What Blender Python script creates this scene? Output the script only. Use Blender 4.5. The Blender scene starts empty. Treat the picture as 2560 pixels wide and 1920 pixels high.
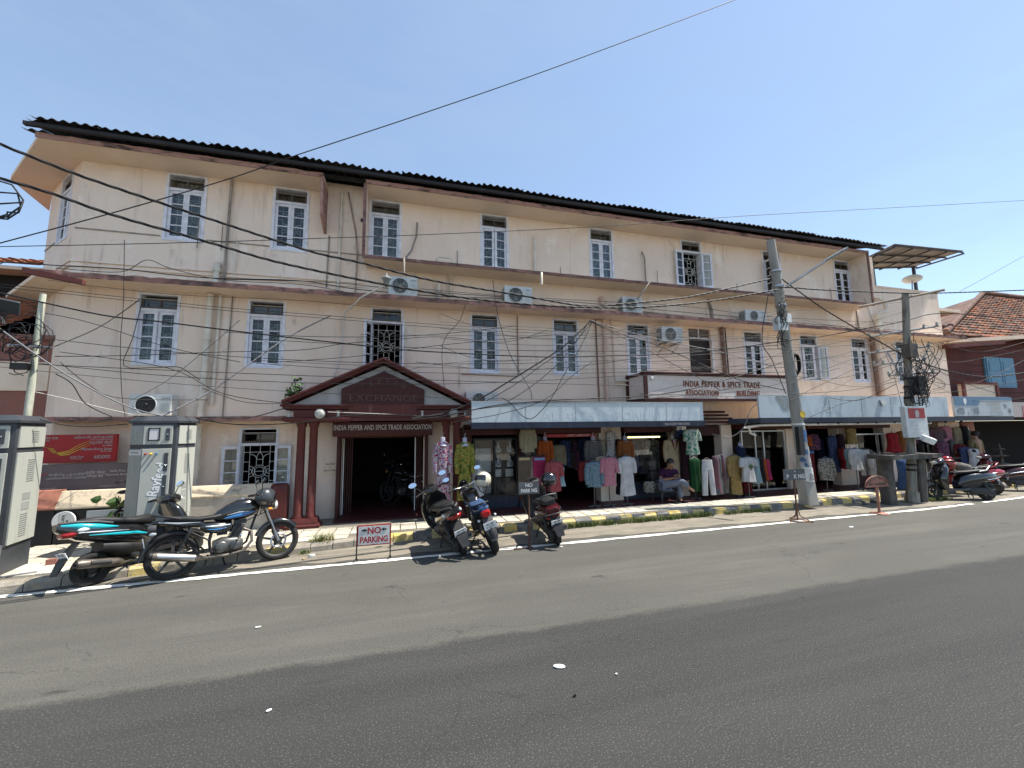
import bpy, math, random
from mathutils import Vector, Matrix, Euler
D = bpy.data
sc = bpy.context.scene
col = sc.collection
R = math.radians
rnd = random.Random(11)

# ------------------------------------------------------------ camera
PITCH, ROLL, YAW, EYE = 0.11368, -0.01365, 0.26807, 2.0
fwd = Vector((math.sin(YAW)*math.cos(PITCH), math.cos(YAW)*math.cos(PITCH), math.sin(PITCH)))
rgt = Vector((math.cos(YAW), -math.sin(YAW), 0))
upv = rgt.cross(fwd)
c_, s_ = math.cos(ROLL), math.sin(ROLL)
rgt, upv = rgt*c_ + upv*s_, upv*c_ - rgt*s_
cd = D.cameras.new('camera'); cam = D.objects.new('camera', cd); col.objects.link(cam)
cam.matrix_world = Matrix(((rgt.x, upv.x, -fwd.x, 0), (rgt.y, upv.y, -fwd.y, 0), (rgt.z, upv.z, -fwd.z, EYE), (0, 0, 0, 1)))
cd.sensor_width = 36; cd.lens = 36*1000/2560; cd.clip_start = .05; cd.clip_end = 2000
sc.camera = cam

def P(px, py, Y):
    """point of the vertical plane y = Y on the sight line of a photo pixel (measuring aid: gives real x, z at real depth Y)"""
    d = rgt*(px-1280) - upv*(py-960) + fwd*1000
    t = Y/d.y
    return Vector((d.x*t, Y, EYE + d.z*t))
def G(px, py, z=0.):
    d = rgt*(px-1280) - upv*(py-960) + fwd*1000
    t = (z-EYE)/d.z
    return Vector((d.x*t, d.y*t, z))

# ------------------------------------------------------------ sky, sun, exposure
EL, AZ = R(61), R(9)
sund = Vector((math.cos(EL)*math.cos(AZ), -math.cos(EL)*math.sin(AZ), math.sin(EL)))
w = D.worlds.new('World'); sc.world = w; w.use_nodes = True
nt = w.node_tree; nt.nodes.clear()
sky = nt.nodes.new('ShaderNodeTexSky'); sky.sky_type = 'NISHITA'; sky.sun_disc = False
sky.sun_elevation = EL; sky.sun_rotation = math.atan2(sund.x, sund.y)
sky.altitude = 0; sky.air_density = 1.0; sky.dust_density = .3; sky.ozone_density = .75
bg = nt.nodes.new('ShaderNodeBackground'); bg.inputs[1].default_value = .118
wo = nt.nodes.new('ShaderNodeOutputWorld')
tcw = nt.nodes.new('ShaderNodeTexCoord'); mpw = nt.nodes.new('ShaderNodeMapping'); mpw.inputs['Scale'].default_value = (1.1, 1.1, 4.5); mpw.inputs['Rotation'].default_value = (.25, .35, .4)
nzw = nt.nodes.new('ShaderNodeTexNoise'); nzw.inputs['Scale'].default_value = 2.1; nzw.inputs['Detail'].default_value = 7; nzw.inputs['Roughness'].default_value = .6
mrw = nt.nodes.new('ShaderNodeMapRange'); mrw.inputs[1].default_value = .42; mrw.inputs[2].default_value = .85; mrw.inputs[3].default_value = .38; mrw.inputs[4].default_value = .72
mxw = nt.nodes.new('ShaderNodeMix'); mxw.data_type = 'RGBA'; mxw.inputs[7].default_value = (1.85, 2.5, 3.4, 1)
nt.links.new(tcw.outputs['Generated'], mpw.inputs[0]); nt.links.new(mpw.outputs[0], nzw.inputs['Vector']); nt.links.new(nzw.outputs[0], mrw.inputs[0]); nt.links.new(mrw.outputs[0], mxw.inputs[0])
nt.links.new(sky.outputs[0], mxw.inputs[6]); nt.links.new(mxw.outputs[2], bg.inputs[0]); nt.links.new(bg.outputs[0], wo.inputs[0])
sl = D.lights.new('sun', 'SUN'); sl.energy = 4.2; sl.angle = R(.53); sl.color = (1, .95, .86)
sun = D.objects.new('sun', sl); col.objects.link(sun); sun.location = (12, -2, 25)
sun.rotation_euler = sund.to_track_quat('Z', 'Y').to_euler()
sc.view_settings.view_transform = 'Standard'; sc.view_settings.look = 'None'
sc.view_settings.exposure = 1.06; sc.view_settings.gamma = 1
sc.cycles.max_bounces = 8; sc.cycles.transparent_max_bounces = 12; sc.cycles.caustics_reflective = False; sc.cycles.caustics_refractive = False

# ------------------------------------------------------------ materials
MT = {}
def mat(name, c, rough=.7, metal=0, var=.12, vs=3., bump=0., bs=40., spec=.4, coat=0, emit=0, c2=None, tint=None, pat=None):
    m = D.materials.new(name); m.use_nodes = True; MT[name] = m
    n = m.node_tree.nodes; l = m.node_tree.links; b = n['Principled BSDF']
    b.inputs['Roughness'].default_value = rough; b.inputs['Metallic'].default_value = metal
    b.inputs['Specular IOR Level'].default_value = spec
    if coat: b.inputs['Coat Weight'].default_value = coat; b.inputs['Coat Roughness'].default_value = .08
    c = tuple(c) + (1,)
    if emit:
        b.inputs['Emission Color'].default_value = c; b.inputs['Emission Strength'].default_value = emit
    tc = n.new('ShaderNodeTexCoord')
    if var or c2:
        nz = n.new('ShaderNodeTexNoise'); nz.inputs['Scale'].default_value = vs; nz.inputs['Detail'].default_value = 6
        l.new(tc.outputs['Object'], nz.inputs['Vector'])
        rp = n.new('ShaderNodeValToRGB'); rp.color_ramp.elements[0].position = .32; rp.color_ramp.elements[1].position = .68
        lo = tuple(c2)+(1,) if c2 else tuple(x*(1-var) for x in c[:3])+(1,)
        hi = c if c2 else tuple(min(1, x*(1+var*.6)) for x in c[:3])+(1,)
        rp.color_ramp.elements[0].color = lo; rp.color_ramp.elements[1].color = hi
        l.new(nz.outputs[0], rp.inputs[0]); l.new(rp.outputs[0], b.inputs['Base Color'])
        rr = n.new('ShaderNodeMapRange'); rr.inputs[3].default_value = max(0, rough-.12); rr.inputs[4].default_value = min(1, rough+.12)
        l.new(nz.outputs[0], rr.inputs[0]); l.new(rr.outputs[0], b.inputs['Roughness'])
    else:
        b.inputs['Base Color'].default_value = c
    if bump:
        nb = n.new('ShaderNodeTexNoise'); nb.inputs['Scale'].default_value = bs; nb.inputs['Detail'].default_value = 4
        l.new(tc.outputs['Object'], nb.inputs['Vector'])
        bp = n.new('ShaderNodeBump'); bp.inputs['Strength'].default_value = bump; bp.inputs['Distance'].default_value = .02
        l.new(nb.outputs[0], bp.inputs['Height']); l.new(bp.outputs[0], b.inputs['Normal'])
    return m

def layered(name, base, layers, rough=.85, bump=.3, bs=60, spec=.3, metal=0):
    """base colour with stain layers: (colour, scale xyz, lo, hi, amount, detail)"""
    m = D.materials.new(name); m.use_nodes = True; MT[name] = m
    n = m.node_tree.nodes; l = m.node_tree.links; b = n['Principled BSDF']
    b.inputs['Roughness'].default_value = rough; b.inputs['Specular IOR Level'].default_value = spec; b.inputs['Metallic'].default_value = metal
    g = n.new('ShaderNodeNewGeometry')
    cur = None
    for k, (c, s, lo, hi, a, dt) in enumerate(layers):
        mp = n.new('ShaderNodeMapping'); mp.inputs['Scale'].default_value = s; mp.inputs['Location'].default_value = (k*7.3, k*3.1, k*1.7)
        l.new(g.outputs['Position'], mp.inputs[0])
        nz = n.new('ShaderNodeTexNoise'); nz.inputs['Scale'].default_value = 1; nz.inputs['Detail'].default_value = dt; nz.inputs['Roughness'].default_value = .62
        l.new(mp.outputs[0], nz.inputs['Vector'])
        mr = n.new('ShaderNodeMapRange'); mr.inputs[1].default_value = lo; mr.inputs[2].default_value = hi; mr.inputs[4].default_value = a
        l.new(nz.outputs[0], mr.inputs[0])
        mx = n.new('ShaderNodeMix'); mx.data_type = 'RGBA'
        l.new(mr.outputs[0], mx.inputs[0])
        if cur is None: mx.inputs[6].default_value = tuple(base)+(1,)
        else: l.new(cur, mx.inputs[6])
        mx.inputs[7].default_value = tuple(c)+(1,)
        cur = mx.outputs[2]
    l.new(cur, b.inputs['Base Color'])
    nb = n.new('ShaderNodeTexNoise'); nb.inputs['Scale'].default_value = bs; nb.inputs['Detail'].default_value = 5
    l.new(g.outputs['Position'], nb.inputs['Vector'])
    bp = n.new('ShaderNodeBump'); bp.inputs['Strength'].default_value = bump; bp.inputs['Distance'].default_value = .015
    l.new(nb.outputs[0], bp.inputs['Height']); l.new(bp.outputs[0], b.inputs['Normal'])
    return m

def glass(name, tint=(.8, .85, .86), refl=1.):
    m = D.materials.new(name); m.use_nodes = True; MT[name] = m
    n = m.node_tree.nodes; l = m.node_tree.links; n.clear()
    o = n.new('ShaderNodeOutputMaterial'); t = n.new('ShaderNodeBsdfTransparent'); t.inputs[0].default_value = tuple(tint)+(1,)
    g = n.new('ShaderNodeBsdfGlossy'); g.inputs['Roughness'].default_value = .03
    f = n.new('ShaderNodeFresnel'); f.inputs[0].default_value = 1.5; mx = n.new('ShaderNodeMixShader')
    l.new(f.outputs[0], mx.inputs[0]); l.new(t.outputs[0], mx.inputs[1]); l.new(g.outputs[0], mx.inputs[2]); l.new(mx.outputs[0], o.inputs[0])
    return m

def printed(name, base, spots, rough=.9):
    """cloth print: list of (colour, scale, threshold, kind) of blobs over a base"""
    m = D.materials.new(name); m.use_nodes = True; MT[name] = m
    n = m.node_tree.nodes; l = m.node_tree.links; b = n['Principled BSDF']
    b.inputs['Roughness'].default_value = rough; b.inputs['Specular IOR Level'].default_value = .15
    base = tuple(v*.66 for v in base); spots = [(tuple(v*.66 for v in s[0]),)+tuple(s[1:]) for s in spots]  # print colours dimmed in place of the shade under the canopies
    tc = n.new('ShaderNodeTexCoord'); cur = None
    for k, (c, s, th, kind) in enumerate(spots):
        mp = n.new('ShaderNodeMapping'); mp.inputs['Location'].default_value = (k*5.1, k*2.3, k*3.9); l.new(tc.outputs['Object'], mp.inputs[0])
        if kind == 'v':
            t = n.new('ShaderNodeTexVoronoi'); t.inputs['Scale'].default_value = s; o = t.outputs['Distance']
        elif kind == 'w':
            t = n.new('ShaderNodeTexWave'); t.inputs['Scale'].default_value = s; t.inputs['Distortion'].default_value = 2; o = t.outputs['Fac']
        elif kind == 'k':
            t = n.new('ShaderNodeTexChecker'); t.inputs['Scale'].default_value = s; o = t.outputs['Fac']
        else:
            t = n.new('ShaderNodeTexNoise'); t.inputs['Scale'].default_value = s; t.inputs['Detail'].default_value = 3; o = t.outputs[0]
        l.new(mp.outputs[0], t.inputs['Vector'])
        mr = n.new('ShaderNodeMapRange')
        if kind == 'v': mr.inputs[1].default_value = th+.05; mr.inputs[2].default_value = th
        else: mr.inputs[1].default_value = th; mr.inputs[2].default_value = th+.05
        l.new(o, mr.inputs[0])
        mx = n.new('ShaderNodeMix'); mx.data_type = 'RGBA'; l.new(mr.outputs[0], mx.inputs[0])
        if cur is None: mx.inputs[6].default_value = tuple(base)+(1,)
        else: l.new(cur, mx.inputs[6])
        mx.inputs[7].default_value = tuple(c)+(1,); cur = mx.outputs[2]
    l.new(cur, b.inputs['Base Color'])
    return m

# setting and building
def road_material():
    m = D.materials.new('asphalt'); m.use_nodes = True; MT['asphalt'] = m; n = m.node_tree.nodes; l = m.node_tree.links; b = n['Principled BSDF']; g = n.new('ShaderNodeNewGeometry')
    b.inputs['Specular IOR Level'].default_value = .3
    def noise(scale, detail=5, rough=.6, off=0.):
        mp = n.new('ShaderNodeMapping'); mp.inputs['Scale'].default_value = scale; mp.inputs['Location'].default_value = (off, off*.7, 0); l.new(g.outputs['Position'], mp.inputs[0])
        t = n.new('ShaderNodeTexNoise'); t.inputs['Scale'].default_value = 1; t.inputs['Detail'].default_value = detail; t.inputs['Roughness'].default_value = rough; l.new(mp.outputs[0], t.inputs['Vector']); return t.outputs[0], mp.outputs[0]
    def rng(o, a, c, lo=0., hi=1.):
        r = n.new('ShaderNodeMapRange'); r.inputs[1].default_value = a; r.inputs[2].default_value = c; r.inputs[3].default_value = lo; r.inputs[4].default_value = hi; l.new(o, r.inputs[0]); return r.outputs[0]
    def mix(f, a, c):
        x = n.new('ShaderNodeMix'); x.data_type = 'RGBA'
        l.new(f, x.inputs[0]) if not isinstance(f, float) else setattr(x.inputs[0], 'default_value', f)
        for s, v in ((6, a), (7, c)):
            if isinstance(v, tuple): x.inputs[s].default_value = v+(1,)
            else: l.new(v, x.inputs[s])
        return x.outputs[2]
    def math_(op, a, c):
        x = n.new('ShaderNodeMath'); x.operation = op
        for s, v in ((0, a), (1, c)):
            if isinstance(v, float): x.inputs[s].default_value = v
            else: l.new(v, x.inputs[s])
        return x.outputs[0]
    sep = n.new('ShaderNodeSeparateXYZ'); l.new(g.outputs['Position'], sep.inputs[0])
    wob = math_('MULTIPLY_ADD', noise((2.2, 5, 1), 7)[0], .22); wob.node.inputs[2].default_value = -.11
    fine = math_('MULTIPLY', noise((26, 26, 1), 3)[0], .12)
    yy = math_('ADD', math_('ADD', sep.outputs['Y'], wob), fine)
    lane = rng(yy, 4.09, 4.19)                       # 0 newer surfacing, 1 older pale lane
    big = noise((.35, .8, 1), 6)[0]; track = noise((.12, 2.2, 1), 4)[0]
    old = mix(rng(big, .36, .68), (.080, .077, .066), (.120, .115, .099)); old = mix(rng(track, .40, .60, 0, .8), old, (.078, .075, .066))
    new = mix(rng(big, .36, .68), (.037, .037, .035), (.052, .051, .048)); new = mix(rng(track, .40, .60, 0, .8), new, (.033, .033, .032))
    c = mix(lane, new, old)
    chips, _ = noise((85, 85, 85), 2, .5); c = mix(rng(chips, .56, .72, 0, .45), c, (.215, .205, .18)); dark, _ = noise((72, 72, 72), 2, .5, 9.); c = mix(rng(dark, .56, .70, 0, .7), c, (.026, .025, .024))
    st, _ = noise((1.0, 3.2, 1), 5, .6, 3.); c = mix(rng(st, .655, .70, 0, .7), c, (.034, .033, .032))
    dr, _ = noise((3.4, 9, 1), 3, .5, 5.); c = mix(rng(dr, .735, .76, 0, .7), c, (.028, .027, .027))
    _, wv = noise((.55, .75, 1), 1, .5, 2.); vo = n.new('ShaderNodeTexVoronoi'); vo.feature = 'DISTANCE_TO_EDGE'; vo.inputs['Scale'].default_value = .8
    ad = n.new('ShaderNodeVectorMath'); ad.operation = 'ADD'; nv = n.new('ShaderNodeTexNoise'); nv.inputs['Scale'].default_value = 2.2; nv.inputs['Detail'].default_value = 6; l.new(wv, nv.inputs['Vector']); sc_ = n.new('ShaderNodeVectorMath'); sc_.operation = 'SCALE'; sc_.inputs[3].default_value = .7; l.new(nv.outputs['Color'], sc_.inputs[0]); l.new(wv, ad.inputs[0]); l.new(sc_.outputs[0], ad.inputs[1]); l.new(ad.outputs[0], vo.inputs['Vector'])
    gate, _ = noise((.4, .5, 1), 3, .5, 7.); crack = math_('MULTIPLY', rng(vo.outputs['Distance'], .0, .006, 1., 0.), rng(gate, .46, .56)); c = mix(math_('MULTIPLY', crack, .42), c, (.022, .021, .02))
    l.new(c, b.inputs['Base Color']); l.new(rng(big, .3, .7, .80, .95), b.inputs['Roughness'])
    bp = n.new('ShaderNodeBump'); bp.inputs['Strength'].default_value = .6; bp.inputs['Distance'].default_value = .012; l.new(chips, bp.inputs['Height']); l.new(bp.outputs[0], b.inputs['Normal'])
road_material()
layered('dust', (.24, .21, .165), [((.15, .135, .11), (2, 5, 1), .4, .65, .9, 6), ((.36, .33, .27), (50, 50, 50), .55, .7, .6, 3)], bump=.5)
layered('earth', (.2, .16, .11), [((.1, .085, .06), (.8, .8, 1), .4, .65, .9, 6)])
layered('cream', (.825, .68, .56), [((.69, .55, .445), (.5, .5, .35), .40, .72, .75, 7), ((.87, .79, .70), (1.5, 1.5, 1.0), .60, .625, .55, 8), ((.55, .45, .37), (1.1, 1.1, .8), .635, .66, .5, 9), ((.86, .76, .68), (1.3, 1.3, .9), .52, .72, .55, 6), ((.32, .255, .21), (5.5, 5.5, .5), .585, .80, .62, 7), ((.20, .17, .145), (2.2, 2.2, 1.1), .635, .76, .50, 8), ((.16, .13, .11), (13, 13, 7), .655, .76, .6, 6)], bump=.55, bs=38)
layered('cream_ledge', (.79, .64, .50), [((.64, .50, .36), (.9, .9, 2), .45, .75, .7, 6), ((.16, .12, .09), (6, 6, 6), .64, .82, .6, 6)], bump=.4, bs=40)
layered('maroon_edge', (.225, .12, .105), [((.06, .045, .04), (3.5, 3.5, 9), .46, .66, .92, 6), ((.45, .33, .29), (7, 7, 12), .58, .74, .6, 5)], bump=.7, bs=50)
layered('pink_edge', (.40, .225, .19), [((.05, .04, .035), (3, 3, 10), .47, .66, .95, 7), ((.5, .36, .3), (5, 5, 9), .55, .75, .7, 5)], bump=.7, bs=50)
layered('red_paint', (.105, .024, .020), [((.07, .018, .016), (1, 1, .7), .4, .7, .8, 6), ((.26, .115, .095), (9, 9, 2.5), .60, .76, .55, 6), ((.33, .25, .21), (3, 3, 3), .68, .78, .5, 7)], rough=.55, bump=.2, bs=50)
layered('dark_red', (.058, .015, .013), [((.038, .011, .010), (1, 1, 1), .4, .7, .7, 5)], rough=.6, bump=.12, bs=40)
layered('tile_pave', (.56, .51, .41), [((.40, .36, .28), (1.2, 1.2, 1), .4, .7, .8, 6), ((.24, .21, .17), (6, 6, 2), .60, .78, .6, 6)], bump=.35, bs=70)
layered('tile_pave_b', (.62, .57, .47), [((.46, .41, .32), (1.6, 1.6, 1), .4, .7, .8, 6), ((.26, .23, .19), (7, 7, 2), .62, .78, .6, 6)], bump=.35, bs=70)
layered('kerb_yellow', (.60, .44, .13), [((.48, .41, .26), (5, 5, 5), .40, .62, .85, 6), ((.20, .18, .15), (9, 9, 9), .54, .70, .85, 5)], bump=.5, bs=50)
layered('kerb_dark', (.13, .125, .12), [((.30, .285, .26), (5, 5, 5), .44, .64, .85, 6), ((.05, .05, .05), (8, 8, 8), .55, .7, .7, 5)], bump=.5, bs=50)
layered('kerb_bare', (.31, .275, .225), [((.2, .175, .14), (4, 4, 4), .45, .65, .8, 6), ((.44, .35, .17), (3, 3, 3), .58, .68, .6, 4)], bump=.5, bs=50)
layered('road_paint', (.78, .76, .68), [((.35, .33, .29), (6, 12, 1), .62, .74, .8, 6)], rough=.7, bump=.3)
layered('red_floor', (.07, .017, .017), [((.045, .013, .013), (3, 3, 1), .4, .65, .8, 5)], rough=.55, bump=.15)
layered('black_roof', (.022, .022, .024), [((.045, .042, .04), (2, .5, 2), .45, .7, .7, 5)], rough=.75, bump=.1)
layered('concrete', (.33, .32, .29), [((.2, .195, .175), (4, 4, 1), .42, .68, .8, 6), ((.46, .45, .42), (3, 3, .8), .58, .75, .5, 5)], bump=.45, bs=60)
layered('pale_pole', (.52, .52, .42), [((.26, .27, .22), (9, 9, 2), .45, .65, .8, 6), ((.36, .46, .38), (6, 6, 1), .55, .7, .6, 4)], bump=.2)
layered('old_stone', (.10, .092, .082), [((.035, .032, .03), (4, 4, 3), .42, .66, .9, 6), ((.22, .2, .17), (8, 8, 6), .62, .76, .6, 5)], bump=.9, bs=25)
layered('old_pole', (.27, .25, .21), [((.09, .08, .07), (12, 12, 1.5), .45, .68, .85, 6), ((.3, .16, .07), (6, 6, 2), .58, .72, .7, 5)], bump=.5)
layered('board_blue', (.54, .60, .63), [((.45, .51, .55), (1.4, 1.4, 2), .45, .72, .7, 6), ((.22, .28, .33), (10, 10, 1.2), .60, .8, .6, 6), ((.60, .68, .72), (4, 4, 6), .6, .78, .5, 5)], rough=.6, bump=.05)
layered('board_letters', (.60, .67, .70), [((.52, .60, .64), (9, 9, 9), .45, .58, 1, 6)], rough=.6, bump=.05)
layered('board_grey', (.50, .575, .62), [((.30, .35, .385), (3, 3, 1.2), .47, .7, .8, 6), ((.16, .19, .21), (7, 7, 1), .60, .8, .7, 6), ((.64, .69, .71), (5, 5, 4), .6, .8, .5, 5)], rough=.6, bump=.05)
layered('navy', (.018, .026, .047), [((.05, .06, .08), (8, 8, 1.5), .55, .75, .7, 5)], rough=.5, bump=.05)
layered('coping_cream', (.66, .54, .39), [((.10, .085, .07), (7, 7, 5), .53, .68, .75, 6)], bump=.4)
layered('coping_red', (.40, .165, .11), [((.2, .085, .06), (5, 5, 5), .5, .7, .7, 5)], bump=.3)
layered('grey_plaster', (.52, .48, .42), [((.36, .33, .295), (4, 4, 3), .42, .66, .8, 6), ((.5, .47, .42), (7, 7, 6), .55, .72, .6, 5)], bump=.5, bs=45)
layered('neigh_maroon', (.150, .048, .042), [((.09, .032, .03), (1, 1, 2), .4, .7, .8, 5)], bump=.3)
layered('neigh_brick', (.27, .12, .092), [((.19, .085, .07), (1, 1, 1), .4, .7, .8, 5)], bump=.3)
layered('roof_tile', (.34, .115, .052), [((.13, .06, .038), (3, 3, 3), .42, .62, .85, 6), ((.48, .24, .13), (6, 6, 6), .6, .75, .5, 4)], bump=.4)
layered('roof_tile_old', (.17, .085, .06), [((.05, .037, .03), (2.5, 2.5, 2.5), .40, .62, .9, 6), ((.40, .20, .13), (5, 5, 5), .60, .74, .7, 4)], bump=.4)
layered('sign_pink', (.74, .655, .60), [((.60, .52, .47), (2, 2, 3), .45, .7, .5, 5), ((.74, .68, .66), (5, 5, 9), .55, .7, .6, 5)], bump=1.0, bs=9)
mat('lavender', (.70, .71, .77), .6, var=.2, vs=6); mat('white_paint', (.72, .72, .70), .55, var=.12, vs=5)
mat('grille', (.66, .66, .60), .55, var=.2, vs=9); mat('vent_brown', (.105, .088, .075), .7, var=.3, vs=5)
mat('pink_pipe', (.62, .46, .37), .55, var=.25, vs=3); mat('old_pipe', (.30, .255, .215), .7, var=.35, vs=5); mat('brown_pipe', (.20, .115, .085), .7, var=.3)
mat('pvc', (.68, .62, .52), .5, var=.2, vs=4)
mat('black', (.012, .012, .013), .55, var=.3); mat('rubber', (.020, .019, .018), .85, var=.4, vs=9, bump=.3, bs=80)
mat('cable', (.010, .010, .011), .6, var=0); mat('cable_grey', (.17, .17, .18), .6, var=0); mat('cable_white', (.62, .60, .55), .6, var=0)
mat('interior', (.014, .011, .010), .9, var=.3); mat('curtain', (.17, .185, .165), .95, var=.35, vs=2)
mat('curtain_pale', (.32, .33, .30), .95, var=.35, vs=2); mat('curtain_dark', (.07, .078, .072), .95, var=.4, vs=2); mat('door_brown', (.020, .011, .010), .6, var=.3); mat('ac_white', (.54, .565, .56), .45, var=.12, vs=6); mat('ac_grille', (.23, .25, .24), .6, var=.3, vs=8)
mat('ac_dark', (.02, .02, .021), .5, var=.2); mat('steel', (.45, .45, .46), .35, 1, var=.2); mat('chrome', (.72, .73, .74), .12, 1, var=.06)
mat('alum', (.52, .52, .51), .4, .8, var=.15); layered('cab_grey', (.40, .41, .365), [((.28, .28, .24), (9, 9, 1.2), .52, .72, .7, 6), ((.16, .12, .08), (14, 14, 4), .66, .76, .7, 6)], rough=.5, bump=.05); mat('gable_shaded', (.40, .385, .365), .7, var=.2, vs=4); mat('cab_dark', (.045, .05, .058), .5, var=.25, vs=3)  # white pediment infill greyed: its shade is put into the colour
mat('cab_panel', (.28, .29, .27), .5, var=.1); mat('sign_red', (.36, .008, .012), .4, var=.12); mat('sign_grey', (.098, .078, .085), .5, var=.15)
mat('yellow', (.72, .47, .04), .5, var=.1); mat('white', (.76, .76, .74), .55, var=.06); mat('text_red', (.30, .035, .02), .6, var=.15); mat('text_rust', (.20, .055, .028), .6, var=.3, vs=12)
mat('text_grey', (.42, .37, .35), .6, var=.15, vs=9); mat('text_dim', (.30, .20, .18), .6, var=.2, vs=9); mat('text_pale', (.33, .30, .31), .6, var=.1)
mat('np_grey', (.085, .09, .095), .6, var=.3, vs=7); mat('np_white', (.56, .56, .54), .5, var=.12, vs=6); mat('np_red', (.33, .02, .025), .5, var=.2, vs=8)
mat('np_brown', (.34, .15, .105), .6, var=.2, vs=7); mat('rust', (.12, .055, .035), .8, var=.35, vs=9, bump=.2)
mat('blue_shutter', (.14, .30, .42), .6, var=.25, vs=6); mat('dan_blue', (.10, .19, .30), .5, var=.12); mat('dan_white', (.44, .48, .50), .5, var=.15); mat('dan_mid', (.27, .30, .31), .6, var=.4, vs=14)
mat('skin', (.30, .155, .095), .55, var=.08); mat('hair', (.010, .008, .007), .5, var=0); mat('paper', (.58, .58, .55), .8, var=.2, vs=9); mat('paper_blue', (.10, .19, .36), .8, var=.4, vs=12)
mat('leaf', (.05, .10, .022), .5, var=.4, vs=7, c2=(.022, .055, .012)); mat('grass', (.14, .17, .045), .75, var=.4, vs=4, c2=(.06, .10, .02)); mat('straw', (.35, .30, .14), .85, var=.3)
mat('bark', (.10, .075, .05), .9, var=.3); mat('porcelain', (.45, .44, .40), .35, var=.25, vs=20)
mat('tail_red', (.30, .008, .008), .18, var=.1, coat=.6); mat('amber', (.7, .28, .04), .2, var=.1, coat=.5); mat('lens', (.62, .64, .64), .12, var=.05, coat=.6)
mat('paint_black', (.010, .0105, .012), .2, var=.15, coat=.9, spec=.5); mat('paint_teal', (.012, .36, .42), .18, var=.1, coat=.9); mat('paint_blue', (.02, .12, .30), .2, var=.15, coat=.9)
mat('paint_silver', (.36, .40, .44), .3, .5, var=.1, coat=.5); mat('paint_maroon', (.055, .006, .009), .18, var=.15, coat=.9); mat('paint_red', (.34, .008, .018), .2, var=.12, coat=.9)
mat('paint_white', (.52, .52, .52), .3, var=.08, coat=.6); mat('seat_black', (.016, .016, .017), .55, var=.2, vs=9); mat('plastic', (.014, .014, .015), .5, var=.25, vs=8); mat('plastic_grey', (.075, .075, .077), .55, var=.25, vs=8)
mat('engine', (.115, .115, .11), .42, .7, var=.35, vs=14); mat('engine_dark', (.05, .05, .05), .55, .3, var=.3); mat('exhaust', (.15, .13, .11), .45, .6, var=.35, vs=9)
mat('mirror', (.85, .9, .92), .03, 1, var=0); mat('helmet_cream', (.62, .57, .44), .4, var=.2, vs=8, coat=.3); mat('helmet_grey', (.045, .05, .055), .3, var=.15, coat=.3); mat('helmet_red', (.38, .05, .04), .4, var=.2, vs=6, coat=.3)
mat('visor', (.012, .012, .014), .08, var=0, coat=.8); mat('bag', (.16, .145, .13), .9, var=.35, vs=6); mat('denim', (.035, .075, .17), .85, var=.35, vs=7)
mat('tube_light', (1, .80, .36), .5, emit=1.7, var=0); mat('shelter_sheet', (.27, .245, .22), .7, var=.25, vs=3); mat('cardboard', (.38, .29, .17), .85, var=.2)
mat('shelf_white', (.66, .67, .64), .7, var=.1); mat('bead', (.02, .02, .02), .3, var=.2); mat('dark_wood', (.05, .032, .022), .6, var=.3)
mat('chair', (.035, .03, .032), .5, var=.2); mat('mannequin', (.42, .40, .48), .5, var=.05)
for k, c in dict(white=(.66, .66, .67), pink=(.45, .12, .17), hotpink=(.42, .035, .12), orange=(.40, .085, .02), green=(.018, .085, .03), maroon=(.16, .022, .025), purple=(.075, .02, .065), trouser=(.23, .25, .32), mustard=(.36, .24, .08), khaki=(.24, .21, .11), red=(.34, .02, .03), sky=(.30, .46, .52), black=(.015, .015, .018), beige=(.42, .36, .25), cream=(.55, .45, .30), rust=(.28, .10, .03), grey=(.13, .13, .13), navy=(.025, .035, .085)).items():
    mat('cloth_'+k, tuple(v*.62 for v in c), .9, var=.22, vs=6, bump=.25, bs=120, spec=.15)  # cloth colours lowered too, canopy shade put into them
printed('p_floral', (.62, .56, .58), [((.46, .03, .11), 24, .50, 'n'), ((.06, .06, .10), 34, .57, 'n'), ((.34, .30, .52), 18, .58, 'n')])
printed('p_olive', (.33, .29, .06), [((.10, .17, .03), 16, .52, 'n'), ((.34, .11, .03), 24, .60, 'n'), ((.58, .55, .22), 20, .62, 'n')])
printed('p_beige', (.40, .35, .24), [((.20, .16, .10), 60, .55, 'n')]); printed('p_redk', (.36, .075, .085), [((.55, .38, .36), 40, .20, 'v'), ((.22, .03, .04), 26, .60, 'n')])
printed('p_grey', (.15, .145, .14), [((.06, .05, .05), 34, .55, 'n'), ((.26, .2, .14), 46, .62, 'n')]); printed('p_blue', (.19, .29, .35), [((.09, .14, .19), 30, .54, 'n'), ((.30, .22, .26), 44, .62, 'n')])
printed('p_pink', (.50, .17, .23), [((.58, .38, .42), 55, .54, 'n')]); printed('p_leaf', (.55, .51, .48), [((.03, .03, .03), 17, .24, 'v')])
printed('p_green', (.44, .48, .42), [((.05, .24, .15), 14, .52, 'n'), ((.50, .48, .28), 18, .62, 'n')]); printed('p_check', (.05, .012, .02), [((.015, .012, .02), 26, .5, 'k')])
printed('p_mustard', (.36, .25, .09), [((.55, .46, .28), 34, .58, 'n'), ((.22, .12, .02), 26, .60, 'n')]); printed('p_polka', (.018, .018, .022), [((.5, .5, .5), 19, .16, 'v')])
printed('p_camo', (.32, .31, .27), [((.11, .11, .09), 16, .5, 'n'), ((.46, .44, .39), 24, .58, 'n')]); printed('p_dots', (.55, .53, .52), [((.17, .15, .16), 60, .25, 'v')])
printed('p_indigo', (.03, .045, .12), [((.16, .2, .32), 50, .56, 'n')]); printed('p_purple', (.12, .05, .10), [((.30, .12, .16), 14, .55, 'n'), ((.05, .04, .09), 22, .58, 'n')])
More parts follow.
